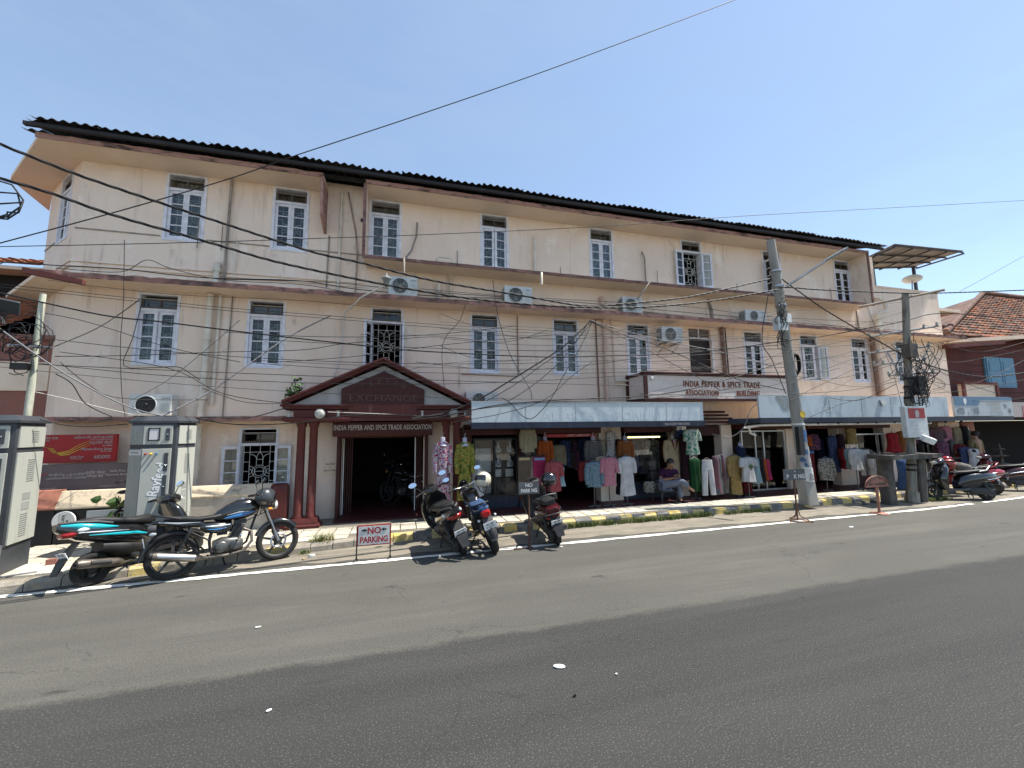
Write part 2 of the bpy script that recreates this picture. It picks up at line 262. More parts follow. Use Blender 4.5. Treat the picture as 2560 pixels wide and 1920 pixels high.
printed('p_bed', (.19, .15, .115), [((.11, .085, .065), 70, .5, 'n')]); printed('p_stripe', (.12, .12, .145), [((.22, .09, .11), 9, .60, 'w')]); printed('p_poster', (.52, .52, .50), [((.10, .17, .33), 5, .56, 'n'), ((.13, .13, .12), 22, .60, 'n'), ((.60, .6, .58), 9, .6, 'n')])
glass('glass', (.86, .90, .90)); glass('glass_shop', (.95, .96, .96)); glass('glass_clear', (.93, .94, .94))

# ------------------------------------------------------------ mesh helpers
ORG = {}
def spline(pts, sub=5):
    pts = [Vector(p) for p in pts]; out = []
    for i in range(len(pts)-1):
        p0 = pts[max(i-1, 0)]; p1 = pts[i]; p2 = pts[i+1]; p3 = pts[min(i+2, len(pts)-1)]
        for k in range(sub):
            f = k/sub; out.append(.5*((2*p1)+(p2-p0)*f+(2*p0-5*p1+4*p2-p3)*f*f+(3*p1-p0-3*p2+p3)*f*f*f))
    return out+[pts[-1]]
class MB:
    def __init__(s): s.v = []; s.f = []; s.m = []; s.s = []
    def add(s, vs, fs, m=0, sm=False, M=None):
        o = len(s.v)
        if M is not None: vs = [M @ Vector(p) for p in vs]
        s.v += [tuple(p) for p in vs]
        for f in fs: s.f.append(tuple(i+o for i in f)); s.m.append(m); s.s.append(sm)
        return s
    def box(s, x0, x1, y0, y1, z0, z1, m=0, M=None):
        vs = [(x, y, z) for z in (z0, z1) for y in (y0, y1) for x in (x0, x1)]
        return s.add(vs, [(0, 2, 3, 1), (4, 5, 7, 6), (0, 1, 5, 4), (2, 6, 7, 3), (0, 4, 6, 2), (1, 3, 7, 5)], m, False, M)
    def cbox(s, cx, cy, cz, dx, dy, dz, m=0, M=None):
        return s.box(cx-dx/2, cx+dx/2, cy-dy/2, cy+dy/2, cz-dz/2, cz+dz/2, m, M)
    def prism(s, poly, a, b, axis='y', m=0, M=None):
        """poly of 2-D points extruded from a to b along axis; y: (x,z), z: (x,y), x: (y,z)"""
        n = len(poly)
        def f(p, t): return {'y': (p[0], t, p[1]), 'z': (p[0], p[1], t), 'x': (t, p[0], p[1])}[axis]
        vs = [f(p, a) for p in poly]+[f(p, b) for p in poly]
        fs = [tuple(range(n)), tuple(range(2*n-1, n-1, -1))]+[(i, i+n, (i+1) % n+n, (i+1) % n) for i in range(n)]
        return s.add(vs, fs, m, False, M)
    def loft(s, secs, m=0, sm=True, cap=True, closed=True, M=None):
        n = len(secs[0]); vs = [p for q in secs for p in q]; fs = []
        for i in range(len(secs)-1):
            for j in range(n if closed else n-1):
                k = (j+1) % n
                fs.append((i*n+j, i*n+k, (i+1)*n+k, (i+1)*n+j))
        s.add(vs, fs, m, sm, M)
        if cap and closed:
            s.add(secs[0], [tuple(range(n-1, -1, -1))], m, False, M); s.add(secs[-1], [tuple(range(n))], m, False, M)
        return s
    def tube(s, pts, r, n=6, m=0, cap=True, M=None, sm=True):
        pts = [Vector(p) for p in pts]; k = len(pts)
        rs = r if isinstance(r, (list, tuple)) else [r]*k
        secs = []; u = None
        for i, p in enumerate(pts):
            t = (pts[min(i+1, k-1)]-pts[max(i-1, 0)])
            if t.length < 1e-9: t = Vector((0, 0, 1))
            t.normalize()
            if u is None:
                a = Vector((0, 0, 1)) if abs(t.z) < .9 else Vector((1, 0, 0))
                u = t.cross(a).normalized()
            else:
                u = (u-t*u.dot(t)); u = u.normalized() if u.length > 1e-6 else t.orthogonal().normalized()
            v = t.cross(u)
            secs.append([p+(u*math.cos(2*math.pi*j/n)+v*math.sin(2*math.pi*j/n))*rs[i] for j in range(n)])
        return s.loft(secs, m, sm, cap, True, M)
    def lathe(s, prof, n=16, m=0, M=None, sm=True, cap=True):
        secs = [[(r*math.cos(2*math.pi*j/n), r*math.sin(2*math.pi*j/n), z) for j in range(n)] for r, z in prof]
        return s.loft(secs, m, sm, cap, True, M)
    def ball(s, c, r, n=10, m=0, M=None):
        rx, ry, rz = (r, r, r) if not isinstance(r, (list, tuple)) else r
        secs = []
        for i in range(n//2+1):
            a = -math.pi/2+math.pi*max(.02, min(.98, i/(n//2)))
            secs.append([(c[0]+rx*math.cos(a)*math.cos(2*math.pi*j/n), c[1]+ry*math.cos(a)*math.sin(2*math.pi*j/n), c[2]+rz*math.sin(a)) for j in range(n)])
        return s.loft(secs, m, True, True, True, M)
    def text(s, body, size, M, m=0, ext=.0, off=.0, align='CENTER', sx=1., shear=0., gap=1.):
        v, f = text_mesh(body, size, ext, off, align, shear, gap)
        return s.add([(p[0]*sx, p[1], p[2]) for p in v], f, m, False, M)
    def build(s, name, mats, parent=None, label=None, cat=None, group=None, kind=None, org=None, bevel=0, loc=None, rot=None):
        if not isinstance(mats, (list, tuple)): mats = [mats]
        if parent is not None: o = ORG[parent.name]
        elif org is not None: o = Vector(org)
        else:
            xs = [p[0] for p in s.v]; ys = [p[1] for p in s.v]; zs = [p[2] for p in s.v]
            o = Vector(((min(xs)+max(xs))/2, (min(ys)+max(ys))/2, min(zs)))
        me = D.meshes.new(name)
        me.from_pydata([(p[0]-o.x, p[1]-o.y, p[2]-o.z) for p in s.v], [], s.f)
        for k in mats: me.materials.append(MT[k])
        me.polygons.foreach_set('material_index', s.m); me.polygons.foreach_set('use_smooth', s.s)
        me.update()
        ob = D.objects.new(name, me); col.objects.link(ob)
        if parent is not None: ob.parent = parent; ORG[ob.name] = o
        else: ob.location = o; ORG[ob.name] = o
        if loc is not None: ob.location = loc
        if rot is not None: ob.rotation_euler = rot
        if bevel:
            bm = ob.modifiers.new('bevel', 'BEVEL'); bm.width = bevel; bm.segments = 2; bm.limit_method = 'ANGLE'; bm.angle_limit = R(40)
        tag(ob, label, cat, group, kind)
        return ob

def tag(o, label=None, cat=None, group=None, kind=None):
    for k, v in (('label', label), ('category', cat), ('group', group), ('kind', kind)):
        if v: o[k] = v
    return o
def thing(name, loc=(0, 0, 0), label=None, cat=None, group=None, local=False, rot=None, kind=None):
    """Empty at a thing's base; local=True: its parts are modelled about the origin"""
    o = D.objects.new(name, None); col.objects.link(o); o.location = loc; o.empty_display_size = .1
    if rot is not None: o.rotation_euler = rot
    ORG[o.name] = Vector((0, 0, 0)) if local else Vector(loc)
    return tag(o, label, cat, group, kind)
def part(name, me, parent, loc, rot=None):
    """another object of an existing mesh, placed in its parent's own space"""
    o = D.objects.new(name, me); col.objects.link(o); o.parent = parent; o.location = loc
    if rot is not None: o.rotation_euler = rot
    return o
def copy_tree(o, parent=None):
    c = o.copy(); col.objects.link(c); c.parent = parent
    ORG[c.name] = ORG.get(o.name, Vector())
    for ch in list(o.children): copy_tree(ch, c)
    return c
TXT = {}
def text_mesh(body, size, ext, off, align, shear, gap=1.):
    k = (body, size, ext, off, align, shear, gap)
    if k not in TXT:
        c = D.curves.new('lettering', 'FONT'); c.body = body; c.size = size; c.extrude = ext; c.offset = off; c.align_x = align; c.align_y = 'CENTER'; c.resolution_u = 3; c.shear = shear; c.space_character = gap
        o = D.objects.new('lettering', c); col.objects.link(o)
        dg = bpy.context.evaluated_depsgraph_get()
        me = D.meshes.new_from_object(o.evaluated_get(dg))
        TXT[k] = ([tuple(v.co) for v in me.vertices], [tuple(p.vertices) for p in me.polygons])
        D.objects.remove(o); D.curves.remove(c); D.meshes.remove(me)
    return TXT[k]
def FM(x, y, z):
    """frame of a board that faces the street"""
    return Matrix(((1, 0, 0, x), (0, 0, -1, y), (0, 1, 0, z), (0, 0, 0, 1)))
def frame(a, b, org):
    """frame of a vertical board whose base runs from a to b (2-D), facing right of that run seen from above"""
    d = Vector((b[0]-a[0], b[1]-a[1], 0)).normalized(); n = Vector((d.y, -d.x, 0))
    return Matrix(((d.x, 0, n.x, org[0]), (d.y, 0, n.y, org[1]), (0, 1, 0, org[2]), (0, 0, 0, 1)))
def arc(cx, cz, rx, rz, a0, a1, n=10):
    return [(cx+rx*math.cos(R(a0+(a1-a0)*i/n)), cz+rz*math.sin(R(a0+(a1-a0)*i/n))) for i in range(n+1)]
def sell(x, hw, z0, z1, p=2.5, n=16, cy=0.):
    """super-ellipse section across a body at station x"""
    out = []
    for j in range(n):
        a = 2*math.pi*j/n; c, s = math.cos(a), math.sin(a)
        out.append((x, cy+hw*math.copysign(abs(c)**(2/p), c), (z0+z1)/2+(z1-z0)/2*math.copysign(abs(s)**(2/p), s)))
    return out

# ============================================================ the ground
b = MB(); b.box(-150, 150, -120, 160, -.35, -.10); b.build('ground', 'earth', kind='structure')
b = MB(); b.box(-60, 70, -5.5, 8.6, -.30, 0.); b.build('road', 'asphalt', kind='structure')
b = MB(); b.box(-60, 70, -12, -5.5, -.3, .12); b.build('opposite_pavement', 'tile_pave', kind='structure')  # unseen behind the camera, added pale to bounce sunlight onto the facade
KL = [(-16, 4.6), (-8.5, 6.1), (-4.75, 6.93), (-2.5, 7.44), (0.0, 7.86), (1.5, 7.88), (12.0, 7.92), (12.6, 8.02), (24, 8.25), (40, 8.3)]   # road-side foot of the kerb
def kerb_y(x):
    for (x0, y0), (x1, y1) in zip(KL, KL[1:]):
        if x <= x1: return y0+(y1-y0)*(x-x0)/(x1-x0)
    return KL[-1][1]
b = MB(); n = 300   # strip of dust between the white line and the kerb
for i in range(n):
    x0 = -20+60*i/n; x1 = -20+60*(i+1)/n
    e = lambda x: 7.02+.05*math.sin(x*2.3)+.04*math.sin(x*7.1)
    if kerb_y(x0) > e(x0)+.02: b.add([(x0, e(x0), .003), (x1, e(x1), .003), (x1, kerb_y(x1)+.05, .003), (x0, kerb_y(x0)+.05, .003)], [(0, 1, 2, 3)])
b.build('road_edge', 'dust', kind='structure')
b = MB(); n = 420   # painted edge line
for i in range(n):
    x0 = -16+50*i/n; x1 = -16+50*(i+1)/n
    if 13.75 < x0 < 14.15: continue
    j = lambda x: .012*math.sin(x*5.3)+.008*math.sin(x*17)
    wv = 0 if x0 < 12 else (x0-12)*.055
    b.add([(x0, 6.735+j(x0)+wv, .009), (x1, 6.735+j(x1)+wv, .009), (x1, 6.845+j(x1+3)+wv, .009), (x0, 6.845+j(x0+3)+wv, .009)], [(0, 1, 2, 3)])
b.build('road_line', 'road_paint', kind='structure')

# pavement: bed, then a slab for every tile that can be told apart
b = MB()
xs = [-16+.5*i for i in range(113)]
b.loft([[(x, kerb_y(x)+.08, -.1), (x, 12.5, -.1), (x, 12.5, .118), (x, kerb_y(x)+.08, .118)] for x in xs], sm=False)
pav = b.build('pavement', 'dust', kind='structure', org=(0, 8, 0))
tm = []
for k in range(4):
    t = MB(); q = .140
    j = [(rnd.uniform(-.006, .006), rnd.uniform(-.006, .006)) for _ in range(4)]
    c4 = [(-q+j[0][0], -q+j[0][1]), (q+j[1][0], -q+j[1][1]), (q+j[2][0], q+j[2][1]), (-q+j[3][0], q+j[3][1])]
    t.loft([[(x, y, 0) for x, y in c4], [(x, y, .016) for x, y in c4], [(x*.96, y*.96, .021) for x, y in c4]], sm=False)
    me = D.meshes.new('paving_tile'); me.from_pydata(t.v, [], t.f); me.materials.append(MT['tile_pave' if k % 2 else 'tile_pave_b']); tm.append(me)
cnt = 0; far = MB()
rows = []
for i in range(-20, 92):
    x = i*.3+.15
    for jn in range(12):
        y = 8.62-jn*.3 if x > -2.4 else 9.15-.3*jn
        if y-.15 < kerb_y(x)+.16 or y < 5: continue
        rows.append(((x*x+y*y), x, y))
rows.sort()
for d2, x, y in rows:
    if x < -6.3 or x > 26: continue
    if cnt < 290:
        part('paving_tile', tm[rnd.randrange(4)], pav, (x, y-8, .116+rnd.uniform(0, .004)), (rnd.uniform(-.01, .01), rnd.uniform(-.01, .01), rnd.uniform(-.012, .012))); cnt += 1
    else: far.box(x-.145, x+.145, y-.145, y+.145, .11, .137)
if far.v: far.build('paving_tile_field', 'tile_pave', pav, kind='stuff')
b = MB()
kb = b.box(-.1, .1, 0, .1, -.1, .04)
kerb = thing('kerb', (0, 7.9, 0), kind='structure')
x = -7.0; k = 0
while x < 26:
    L = rnd.uniform(.29, .36); x1 = x+L-.012
    ya, yb = kerb_y(x), kerb_y(x1); h = .135+rnd.uniform(-.008, .006); t = MB()
    c = rnd.uniform(.025, .05)
    t.loft([[(xx, yy, -.05), (xx, yy+.005, h-c), (xx, yy+c, h), (xx, yy+.15, h), (xx, yy+.15, -.05)] for xx, yy in ((x, ya), (x1, yb))], sm=False)
    mm = ('kerb_yellow' if k % 2 else 'kerb_dark') if x > -.4 else ('kerb_bare' if k % 5 else 'kerb_yellow')
    t.build('kerb_stone', mm, kerb, bevel=.008); x += L; k += 1
b = MB(); b.box(.62, 34, 8.78, 9.55, .1, .152); b.box(1.3, 34, 9.55, 13.2, .1, .150); b.box(-1.34, .52, 9.2, 13.2, .1, .153); b.build('shop_floor', 'red_floor', kind='structure')

# ============================================================ the association building
Y0 = 9.8
bld = thing('association_building', (4, Y0, 0), 'long three-storey cream plastered building with maroon ledges and black corrugated roof', 'building')
WX = [-4.64, -2.575, -.48, 2.265, 5.38, 8.41, 11.5, 14.57]
VX = [-4.96, -2.95, -.395, 1.99, 4.205, 6.42, None, 10.485, 12.72, 14.96]
WW, WH, WZ, VZ = .76, 1.54, 6.13, 3.41
IW = .62        # clear opening inside the painted band
def holes_wall(x0, x1, z0, z1, holes, y=Y0, t=.22, m=0, mb=None, rev=True):
    mb = mb or MB()
    xs = sorted({x0, x1, *[h[0] for h in holes], *[h[1] for h in holes]}); zs = sorted({z0, z1, *[h[2] for h in holes], *[h[3] for h in holes]})
    for i in range(len(xs)-1):
        for j in range(len(zs)-1):
            cx, cz = (xs[i]+xs[i+1])/2, (zs[j]+zs[j+1])/2
            if any(h[0] < cx < h[1] and h[2] < cz < h[3] for h in holes): continue
            mb.add([(xs[i], y, zs[j]), (xs[i+1], y, zs[j]), (xs[i+1], y, zs[j+1]), (xs[i], y, zs[j+1])], [(0, 1, 2, 3)], m)
            mb.add([(xs[i], y+t, zs[j]), (xs[i+1], y+t, zs[j]), (xs[i+1], y+t, zs[j+1]), (xs[i], y+t, zs[j+1])], [(3, 2, 1, 0)], m)
    if rev:
        for h in holes:
            a, c, e, g = h
            mb.add([(a, y, e), (a, y+t, e), (a, y+t, g), (a, y, g)], [(0, 1, 2, 3)], m); mb.add([(c, y, e), (c, y+t, e), (c, y+t, g), (c, y, g)], [(3, 2, 1, 0)], m)
            mb.add([(a, y, e), (c, y, e), (c, y+t, e), (a, y+t, e)], [(3, 2, 1, 0)], m); mb.add([(a, y, g), (c, y, g), (c, y+t, g), (a, y+t, g)], [(0, 1, 2, 3)], m)
    return mb
GX = -2.96; GZ = .58; GW = .69
holes = [(x-IW/2-.035, x+IW/2+.035, WZ+.03, WZ+WH-.03) for x in WX]+[(x-IW/2-.035, x+IW/2+.035, VZ+.03, VZ+WH-.03) for x in VX if x is not None]
holes += [(8.13, 8.9, 3.0, 4.92), (GX-GW/2, GX+GW/2, GZ+.03, GZ+WH-.03), (-1.3, .5, 0.0, 1.86), (1.36, 16.1, 0, 2.06)]
holes_wall(-6.5, 16.1, 0, 7.95, holes).build('wall', 'cream', bld)
holes_wall(16.1, 19.3, 0, 6.84, [(16.1, 19.0, 0, 2.06), (16.72, 17.4, VZ+.03, VZ+WH-.03)]).build('wall', 'cream', bld)
# chamfered left corner with its own narrow windows, then the flank
cA, cB = Vector((-6.5, 9.8, 0)), Vector((-7.97, 11.27, 0))
cd_ = (cB-cA); cl = cd_.length; cd_.normalize()
Mc = Matrix(((-cd_.x, cd_.y, 0, cB.x), (-cd_.y, -cd_.x, 0, cB.y), (0, 0, 1, 0), (0, 0, 0, 1)))
t = holes_wall(0, cl, 0, 7.95, [(.86, 1.54, WZ+.03, WZ+WH-.03)], y=0)
MB().add([Mc @ Vector(p) for p in t.v], t.f).build('wall', 'cream', bld)
b = MB(); b.add([(-7.97, 11.27, 0), (-7.97, 18, 0), (-7.97, 18, 7.95), (-7.97, 11.27, 7.95)], [(0, 1, 2, 3)])
b.add([(19.3, 9.8, 0), (19.3, 18, 0), (19.3, 18, 6.84), (19.3, 9.8, 6.84)], [(3, 2, 1, 0)]); b.add([(16.1, 9.8, 5), (16.1, 18, 5), (16.1, 18, 7.95), (16.1, 9.8, 7.95)], [(3, 2, 1, 0)])
b.add([(-7.97, 18, 0), (19.3, 18, 0), (19.3, 18, 6.84), (-7.97, 18, 7.95)], [(0, 1, 2, 3)]); b.build('wall', 'cream', bld)
b = MB()
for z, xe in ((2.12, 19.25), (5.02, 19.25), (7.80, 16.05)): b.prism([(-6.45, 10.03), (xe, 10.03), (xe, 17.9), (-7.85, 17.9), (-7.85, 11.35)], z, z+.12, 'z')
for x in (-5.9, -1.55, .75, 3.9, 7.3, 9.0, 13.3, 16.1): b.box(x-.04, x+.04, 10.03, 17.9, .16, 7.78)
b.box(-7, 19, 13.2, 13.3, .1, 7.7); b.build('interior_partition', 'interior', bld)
b = MB(); b.box(16.1, 19.32, 9.78, 10.0, 6.84, 6.90); b.build('parapet_cap', 'cream_ledge', bld)

# eaves, hoods and ledges
def edge_strip(name, x0, x1, y, z0, z1, m, amp=.008, step=.14, th=.035):
    t = MB(); n = max(2, int((x1-x0)/step)); secs = []
    for i in range(n+1):
        x = x0+(x1-x0)*i/n; a, c, e = (rnd.uniform(-amp, amp) for _ in range(3))
        secs.append([(x, y-th+e*.5, z0+a), (x, y+.004, z0+.01), (x, y+.004, z1-.01), (x, y-th+e, z1+c)])
    return t.loft(secs, sm=False).build(name, m, bld)
b = MB(); b.prism([(-1.80, 9.22), (-1.80, 9.795), (-6.49, 9.795), (-7.96, 11.265), (-8.75, 12.35), (-8.5, 10.95), (-6.84, 9.22)], 7.685, 7.775, 'z'); b.build('eave_slab', 'cream_ledge', bld)
edge_strip('eave_edge', -6.86, -1.80, 9.22, 7.685, 7.785, 'pink_edge')
b = MB(); b.prism([(9.19, 7.684), (9.19, 7.60), (9.26, 6.86), (9.79, 6.64), (9.79, 7.684)], -1.855, -1.80, 'x'); b.build('eave_fin', 'pink_edge', bld)
b = MB(); b.box(-.9, 14.93, 9.22, 9.795, 7.685, 7.775); b.build('hood_slab', 'cream_ledge', bld); edge_strip('hood_edge', -.9, 14.95, 9.22, 7.685, 7.785, 'pink_edge')
b = MB(); b.box(-.885, 14.91, 9.22, 9.795, 5.90, 5.965); b.build('sill_slab', 'cream_ledge', bld); edge_strip('sill_edge', -.93, 14.96, 9.22, 5.89, 5.972, 'maroon_edge', .003)
for x in (-.93, 14.905):
    b = MB(); b.box(x, x+.045, 9.225, 9.795, 5.975, 7.683); b.build('hood_fin', 'cream', bld)
    b = MB(); b.box(x-.012, x+.053, 9.185, 9.223, 5.975, 7.683); b.build('hood_fin_edge', 'maroon_edge', bld)
b = MB(); b.prism([(-6.62, 9.26), (19.4, 9.26), (19.4, 9.795), (-6.49, 9.795), (-7.96, 11.265), (-8.35, 11.0)], 4.995, 5.075, 'z'); b.build('ledge_slab', 'cream_ledge', bld)
edge_strip('ledge_edge', -6.66, 19.42, 9.26, 4.985, 5.09, 'maroon_edge', .012)
b = MB(); b.box(-6.5, -2.24, 9.35, 9.795, 2.265, 2.33); b.build('ledge_slab', 'cream_ledge', bld); edge_strip('ledge_edge', -6.62, -2.24, 9.35, 2.25, 2.345, 'maroon_edge', .008)
for z in (5.50, 5.41): 
    b = MB(); b.box(-6.5, -.95, 9.765, 9.797, z, z+.045); b.build('string_course', 'cream', bld)
for a, c in ((-6.5, -5.05), (-4.2, -2.98), (-2.17, -.95)):
    b = MB(); b.box(a, c, 9.785, 9.797, 6.20, 6.225); b.build('string_course', 'old_pipe', bld)
Mx = lambda t: MB().add([Mc @ Vector(p) for p in t.v], t.f)
for z in (5.50, 5.41): Mx(MB().box(0, cl, -.035, -.003, z, z+.045)).build('string_course', 'cream', bld)
Mx(MB().box(0, .80, -.015, -.003, 6.2, 6.225)).build('string_course', 'old_pipe', bld)
b = MB(); b.prism([(-6.75, 4.98), (-6.75, 5.08), (-5.85, 4.92), (-5.85, 4.83)], 9.12, 9.22, 'y'); b.build('ledge_beam', 'neigh_maroon', bld)

# corrugated roof, sheet by sheet
def sheet(wd, y0, y1, z0, z1, per=.17, amp=.026, m='black_roof'):
    t = MB(); n = int(round(wd/per*6)); a = []; c = []
    for i in range(n+1):
        x = wd*i/n; w_ = amp*math.cos(2*math.pi*x/per)
        a.append([(x, y0, z0+w_), (x, y1, z1+w_)]); c.append([(x, y0, z0+w_-.007), (x, y1, z1+w_-.007)])
    secs = [[p[0], p[1], q[1], q[0]] for p, q in zip(a, c)]
    t.loft(secs, sm=False); me = D.meshes.new('roof_sheet'); me.from_pydata(t.v, [], t.f); me.materials.append(MT[m]); return me
sm_ = sheet(1.02, 0, 4.9, 0, 1.75); sh_ = sheet(.34, 0, 4.2, 0, 1.5)
roof = MB()
roof.box(-6.95, 15.45, 9.03, 9.10, 7.815, 7.885)
roof.box(-6.9, 15.4, 9.45, 9.52, 7.86, 7.95); roof = roof.build('roof', 'black_roof', bld)
ro = ORG[roof.name]
def rp(me, x, y, z, rz=0): part('roof_sheet', me, roof, (x-ro.x, y-ro.y, z-ro.z), (rnd.uniform(-.004, .004), rnd.uniform(-.002, .002), rz))
x = -6.82; k = 0
while x < 15.2:
    rp(sm_, x, 8.98+rnd.uniform(-.03, .03), 7.945+.012*(k % 2)); x += .96; k += 1
rp(sh_, -7.14, 9.28, 8.03); rp(sh_, -7.42, 9.62, 8.10); rp(sh_, -6.98, 9.12, 7.975)
rp(sh_, 15.3, 9.02, 7.96)
b = MB(); b.add([(-7.2, 13.85, 9.68), (16, 13.85, 9.68), (16, 18.3, 8.0), (-7.2, 18.3, 8.0)], [(0, 1, 2, 3)]); b.build('roof_back', 'black_roof', bld)

# ------------------------------------------------------------ windows
def grille_mesh(a, H):
    t = MB(); r = .0065
    L = lambda *p: t.tube([(x, 0, z) for x, z in p], r, 4, sm=False)
    s = a/.31; k = H/1.0; vx = .195*s
    for x in (-a, -vx, vx, a): L((x, 0), (x, H))
    for z in (.12, .31, .505, .69, .88): L((-a, z*k), (-vx, z*k)); L((vx, z*k), (a, z*k))
    L((-vx, .88*k), (vx, .88*k)); L((-vx, .12*k), (vx, .12*k)); L((0, .88*k), (0, H)); L((0, 0), (0, .12*k))
    cz = .5*k
    for rr in (.135, .095): L(*arc(0, cz, rr*s, rr*s, 0, 360, 18))
    L((-.095*s, cz), (.095*s, cz))
    for sg in (-1, 1):
        for rr in (.115, .055): L(*[(sg*(vx-(x-0)), z) for x, z in arc(0, cz, rr*s, rr*s, -90, 90, 9)])
        for d in (-1, 1):
            L((sg*.062*s, cz+d*.125*k), (sg*.062*s, cz+d*.24*k)); L(*[(sg*(x), cz+d*z) for x, z in arc(vx, .24*k, .133*s, .10*k, 180, 90, 6)])
            L(*[(sg*x, cz+d*z) for x, z in ((.062*s, .24*k), (.055*s, .30*k), (.03*s, .345*k), (0, .38*k))])
            if sg == 1: L((-.062*s, cz+d*.235*k), (.062*s, cz+d*.235*k))
    return t
TV = .36     # height of the ventilator band
def make_window(state, w=WW, h=WH, cm='curtain'):
    """template about its own origin: bottom centre in the wall face; state = opening angle of (left, right) leaf"""
    ow = w-.14; oh = h-TV-.08
    b = MB(); e = .052
    b.box(-w/2, -w/2+e, -.014, .16, 0, h); b.box(w/2-e, w/2, -.014, .16, 0, h); b.box(-w/2+e, w/2-e, -.014, .16, 0, e); b.box(-w/2+e, w/2-e, -.014, .16, h-e*.8, h)
    b.box(-w/2+e, w/2-e, .0, .13, h-TV-.028, h-TV+.028)
    win = b.build('window', 'lavender', org=(0, 0, 0))
    zt = h-TV-.028; z0 = e; xi = w/2-e; lw = xi
    v = MB(); za, zb = h-TV+.028, h-.04; zm = zb-.075
    v.box(-xi, xi, .055, .085, zm-.008, zm+.008, 1); v.box(-xi, -xi+.045, .03, .075, za, zm-.01); v.box(xi-.045, xi, .03, .075, za, zm-.01); v.box(-xi+.045, xi-.045, .03, .075, za, za+.045); v.box(-.014, .014, .03, .075, za+.045, zm-.01); v.box(-xi+.045, xi-.045, .031, .074, zm-.035, zm-.01)
    v.build('ventilator', ['vent_brown', 'grille'], win)
    for s in (-1, 1):
        q = MB(); q.box(min(s*.015, s*(xi-.046)), max(s*.015, s*(xi-.046)), .05, .056, za+.046, zm-.036); q.build('ventilator_pane', 'glass', win)
    cu = MB(); n = 22
    cu.loft([[(-xi+2*xi*i/n, .30+.018*math.sin(i*1.9), .02), (-xi+2*xi*i/n, .31+.018*math.sin(i*1.9), .02), (-xi+2*xi*i/n, .31+.018*math.sin(i*1.9), h-.05), (-xi+2*xi*i/n, .30+.018*math.sin(i*1.9), h-.05)] for i in range(n+1)], sm=False)
    if max(state) < 20: cu.build('curtain', cm, win)
    g = grille_mesh(xi-.02, zt-z0-.02)
    gg = MB().add([(p[0], p[1]+.115, p[2]+z0+.01) for p in g.v], g.f); gg.build('grille', 'grille', win)
    # leaves
    ht = zt-z0; fr = .058; mz = [z0+.075+(ht-.135)*i/4 for i in range(5)]
    s_ = MB(); s_.box(.002, fr, -.018, .018, 0, ht); s_.box(lw-fr-.002, lw-.002, -.018, .018, 0, ht); s_.box(fr, lw-fr, -.017, .017, 0, .075); s_.box(fr, lw-fr, -.017, .017, ht-.06, ht)
    for z in mz[1:4]: s_.box(fr, lw-fr, -.016, .016, z-z0-.011, z-z0+.011)
    p_ = MB(); p_.box(fr, lw-fr, -.003, .003, .012, (ht-.135)/4-.012)
    sme = pme = None
    for sgn, ang in ((-1, state[0]), (1, state[1])):
        hx = sgn*xi; rz = R(ang)*(1 if sgn < 0 else -1)*-1
        base = 0 if sgn < 0 else math.pi
        rot = Euler((0, 0, base+rz)); y = .045 if ang < 15 else -.032
        M = rot.to_matrix()
        if sme is None: o = s_.build('sash', 'lavender', win, loc=(hx, y, z0), rot=rot); sme = o.data
        else: o = part('sash', sme, win, (hx, y, z0), rot)
        for i in range(4):
            lc = Vector((hx, y, mz[i]))
            if pme is None: o = p_.build('pane', 'glass', win, loc=lc, rot=rot); pme = o.data
            else: part('pane', pme, win, lc, rot)
    return win
TPL = {}
VAR = [((0, 0), 'curtain'), ((0, 5), 'curtain_pale'), ((0, 0), 'curtain_dark'), ((7, 0), 'curtain'), ((0, 0), 'curtain_pale'), ((3, 9), 'curtain_dark')]
nwin = 0
def put_window(key, state, x, z, rot=0, y=Y0):
    global nwin
    cm = 'curtain'
    if key == 'shut': nwin += 1; state, cm = VAR[(nwin*7+nwin//3) % 6]; key = 'shut%d' % ((nwin*7+nwin//3) % 6)
    first = key not in TPL
    if first: TPL[key] = make_window(state, cm=cm)
    o = TPL[key] if first else copy_tree(TPL[key])
    o.parent = bld; q = ORG[bld.name]; o.location = (x-q.x, y-q.y, z-q.z); o.rotation_euler = (0, 0, rot)
    return o
for i, x in enumerate(WX):
    if i == 5: put_window('wide', (168, 168), x, WZ)
    elif i == 6: put_window('left_ajar', (100, 0), x, WZ)
    else: put_window('shut', (0, 0), x, WZ)
for i, x in enumerate(VX):
    if x is None: continue
    if i == 2: put_window('open', (115, 100), x, VZ)
    elif i == 8: put_window('one_open', (35, 165), x, VZ)
    else: put_window('shut', (0, 0), x, VZ)
put_window('shut', (0, 0), 17.06, VZ)
mid = Mc @ Vector((1.20, 0, 0)); put_window('shut', (0, 0), mid.x, WZ, math.atan2(-cd_.y, -cd_.x), mid.y)
put_window('flat_open', (172, 173), GX, GZ)
# dark door leading on to the balcony
b = MB(); b.box(8.13, 8.9, 9.86, 9.90, 3.0, 4.62); b.build('balcony_door', 'door_brown', bld)
b = MB(); b.box(8.13, 8.9, 9.86, 9.9, 4.64, 4.92); b.box(8.13, 8.9, 9.83, 9.858, 4.62, 4.65, 1); b.box(8.5, 8.53, 9.83, 9.858, 4.65, 4.92, 1); b.build('door_transom', ['vent_brown', 'lavender'], bld)
b = MB(); b.box(8.88, 8.93, 9.74, 9.797, 3.0, 4.66); b.build('door_frame', 'white_paint', bld)

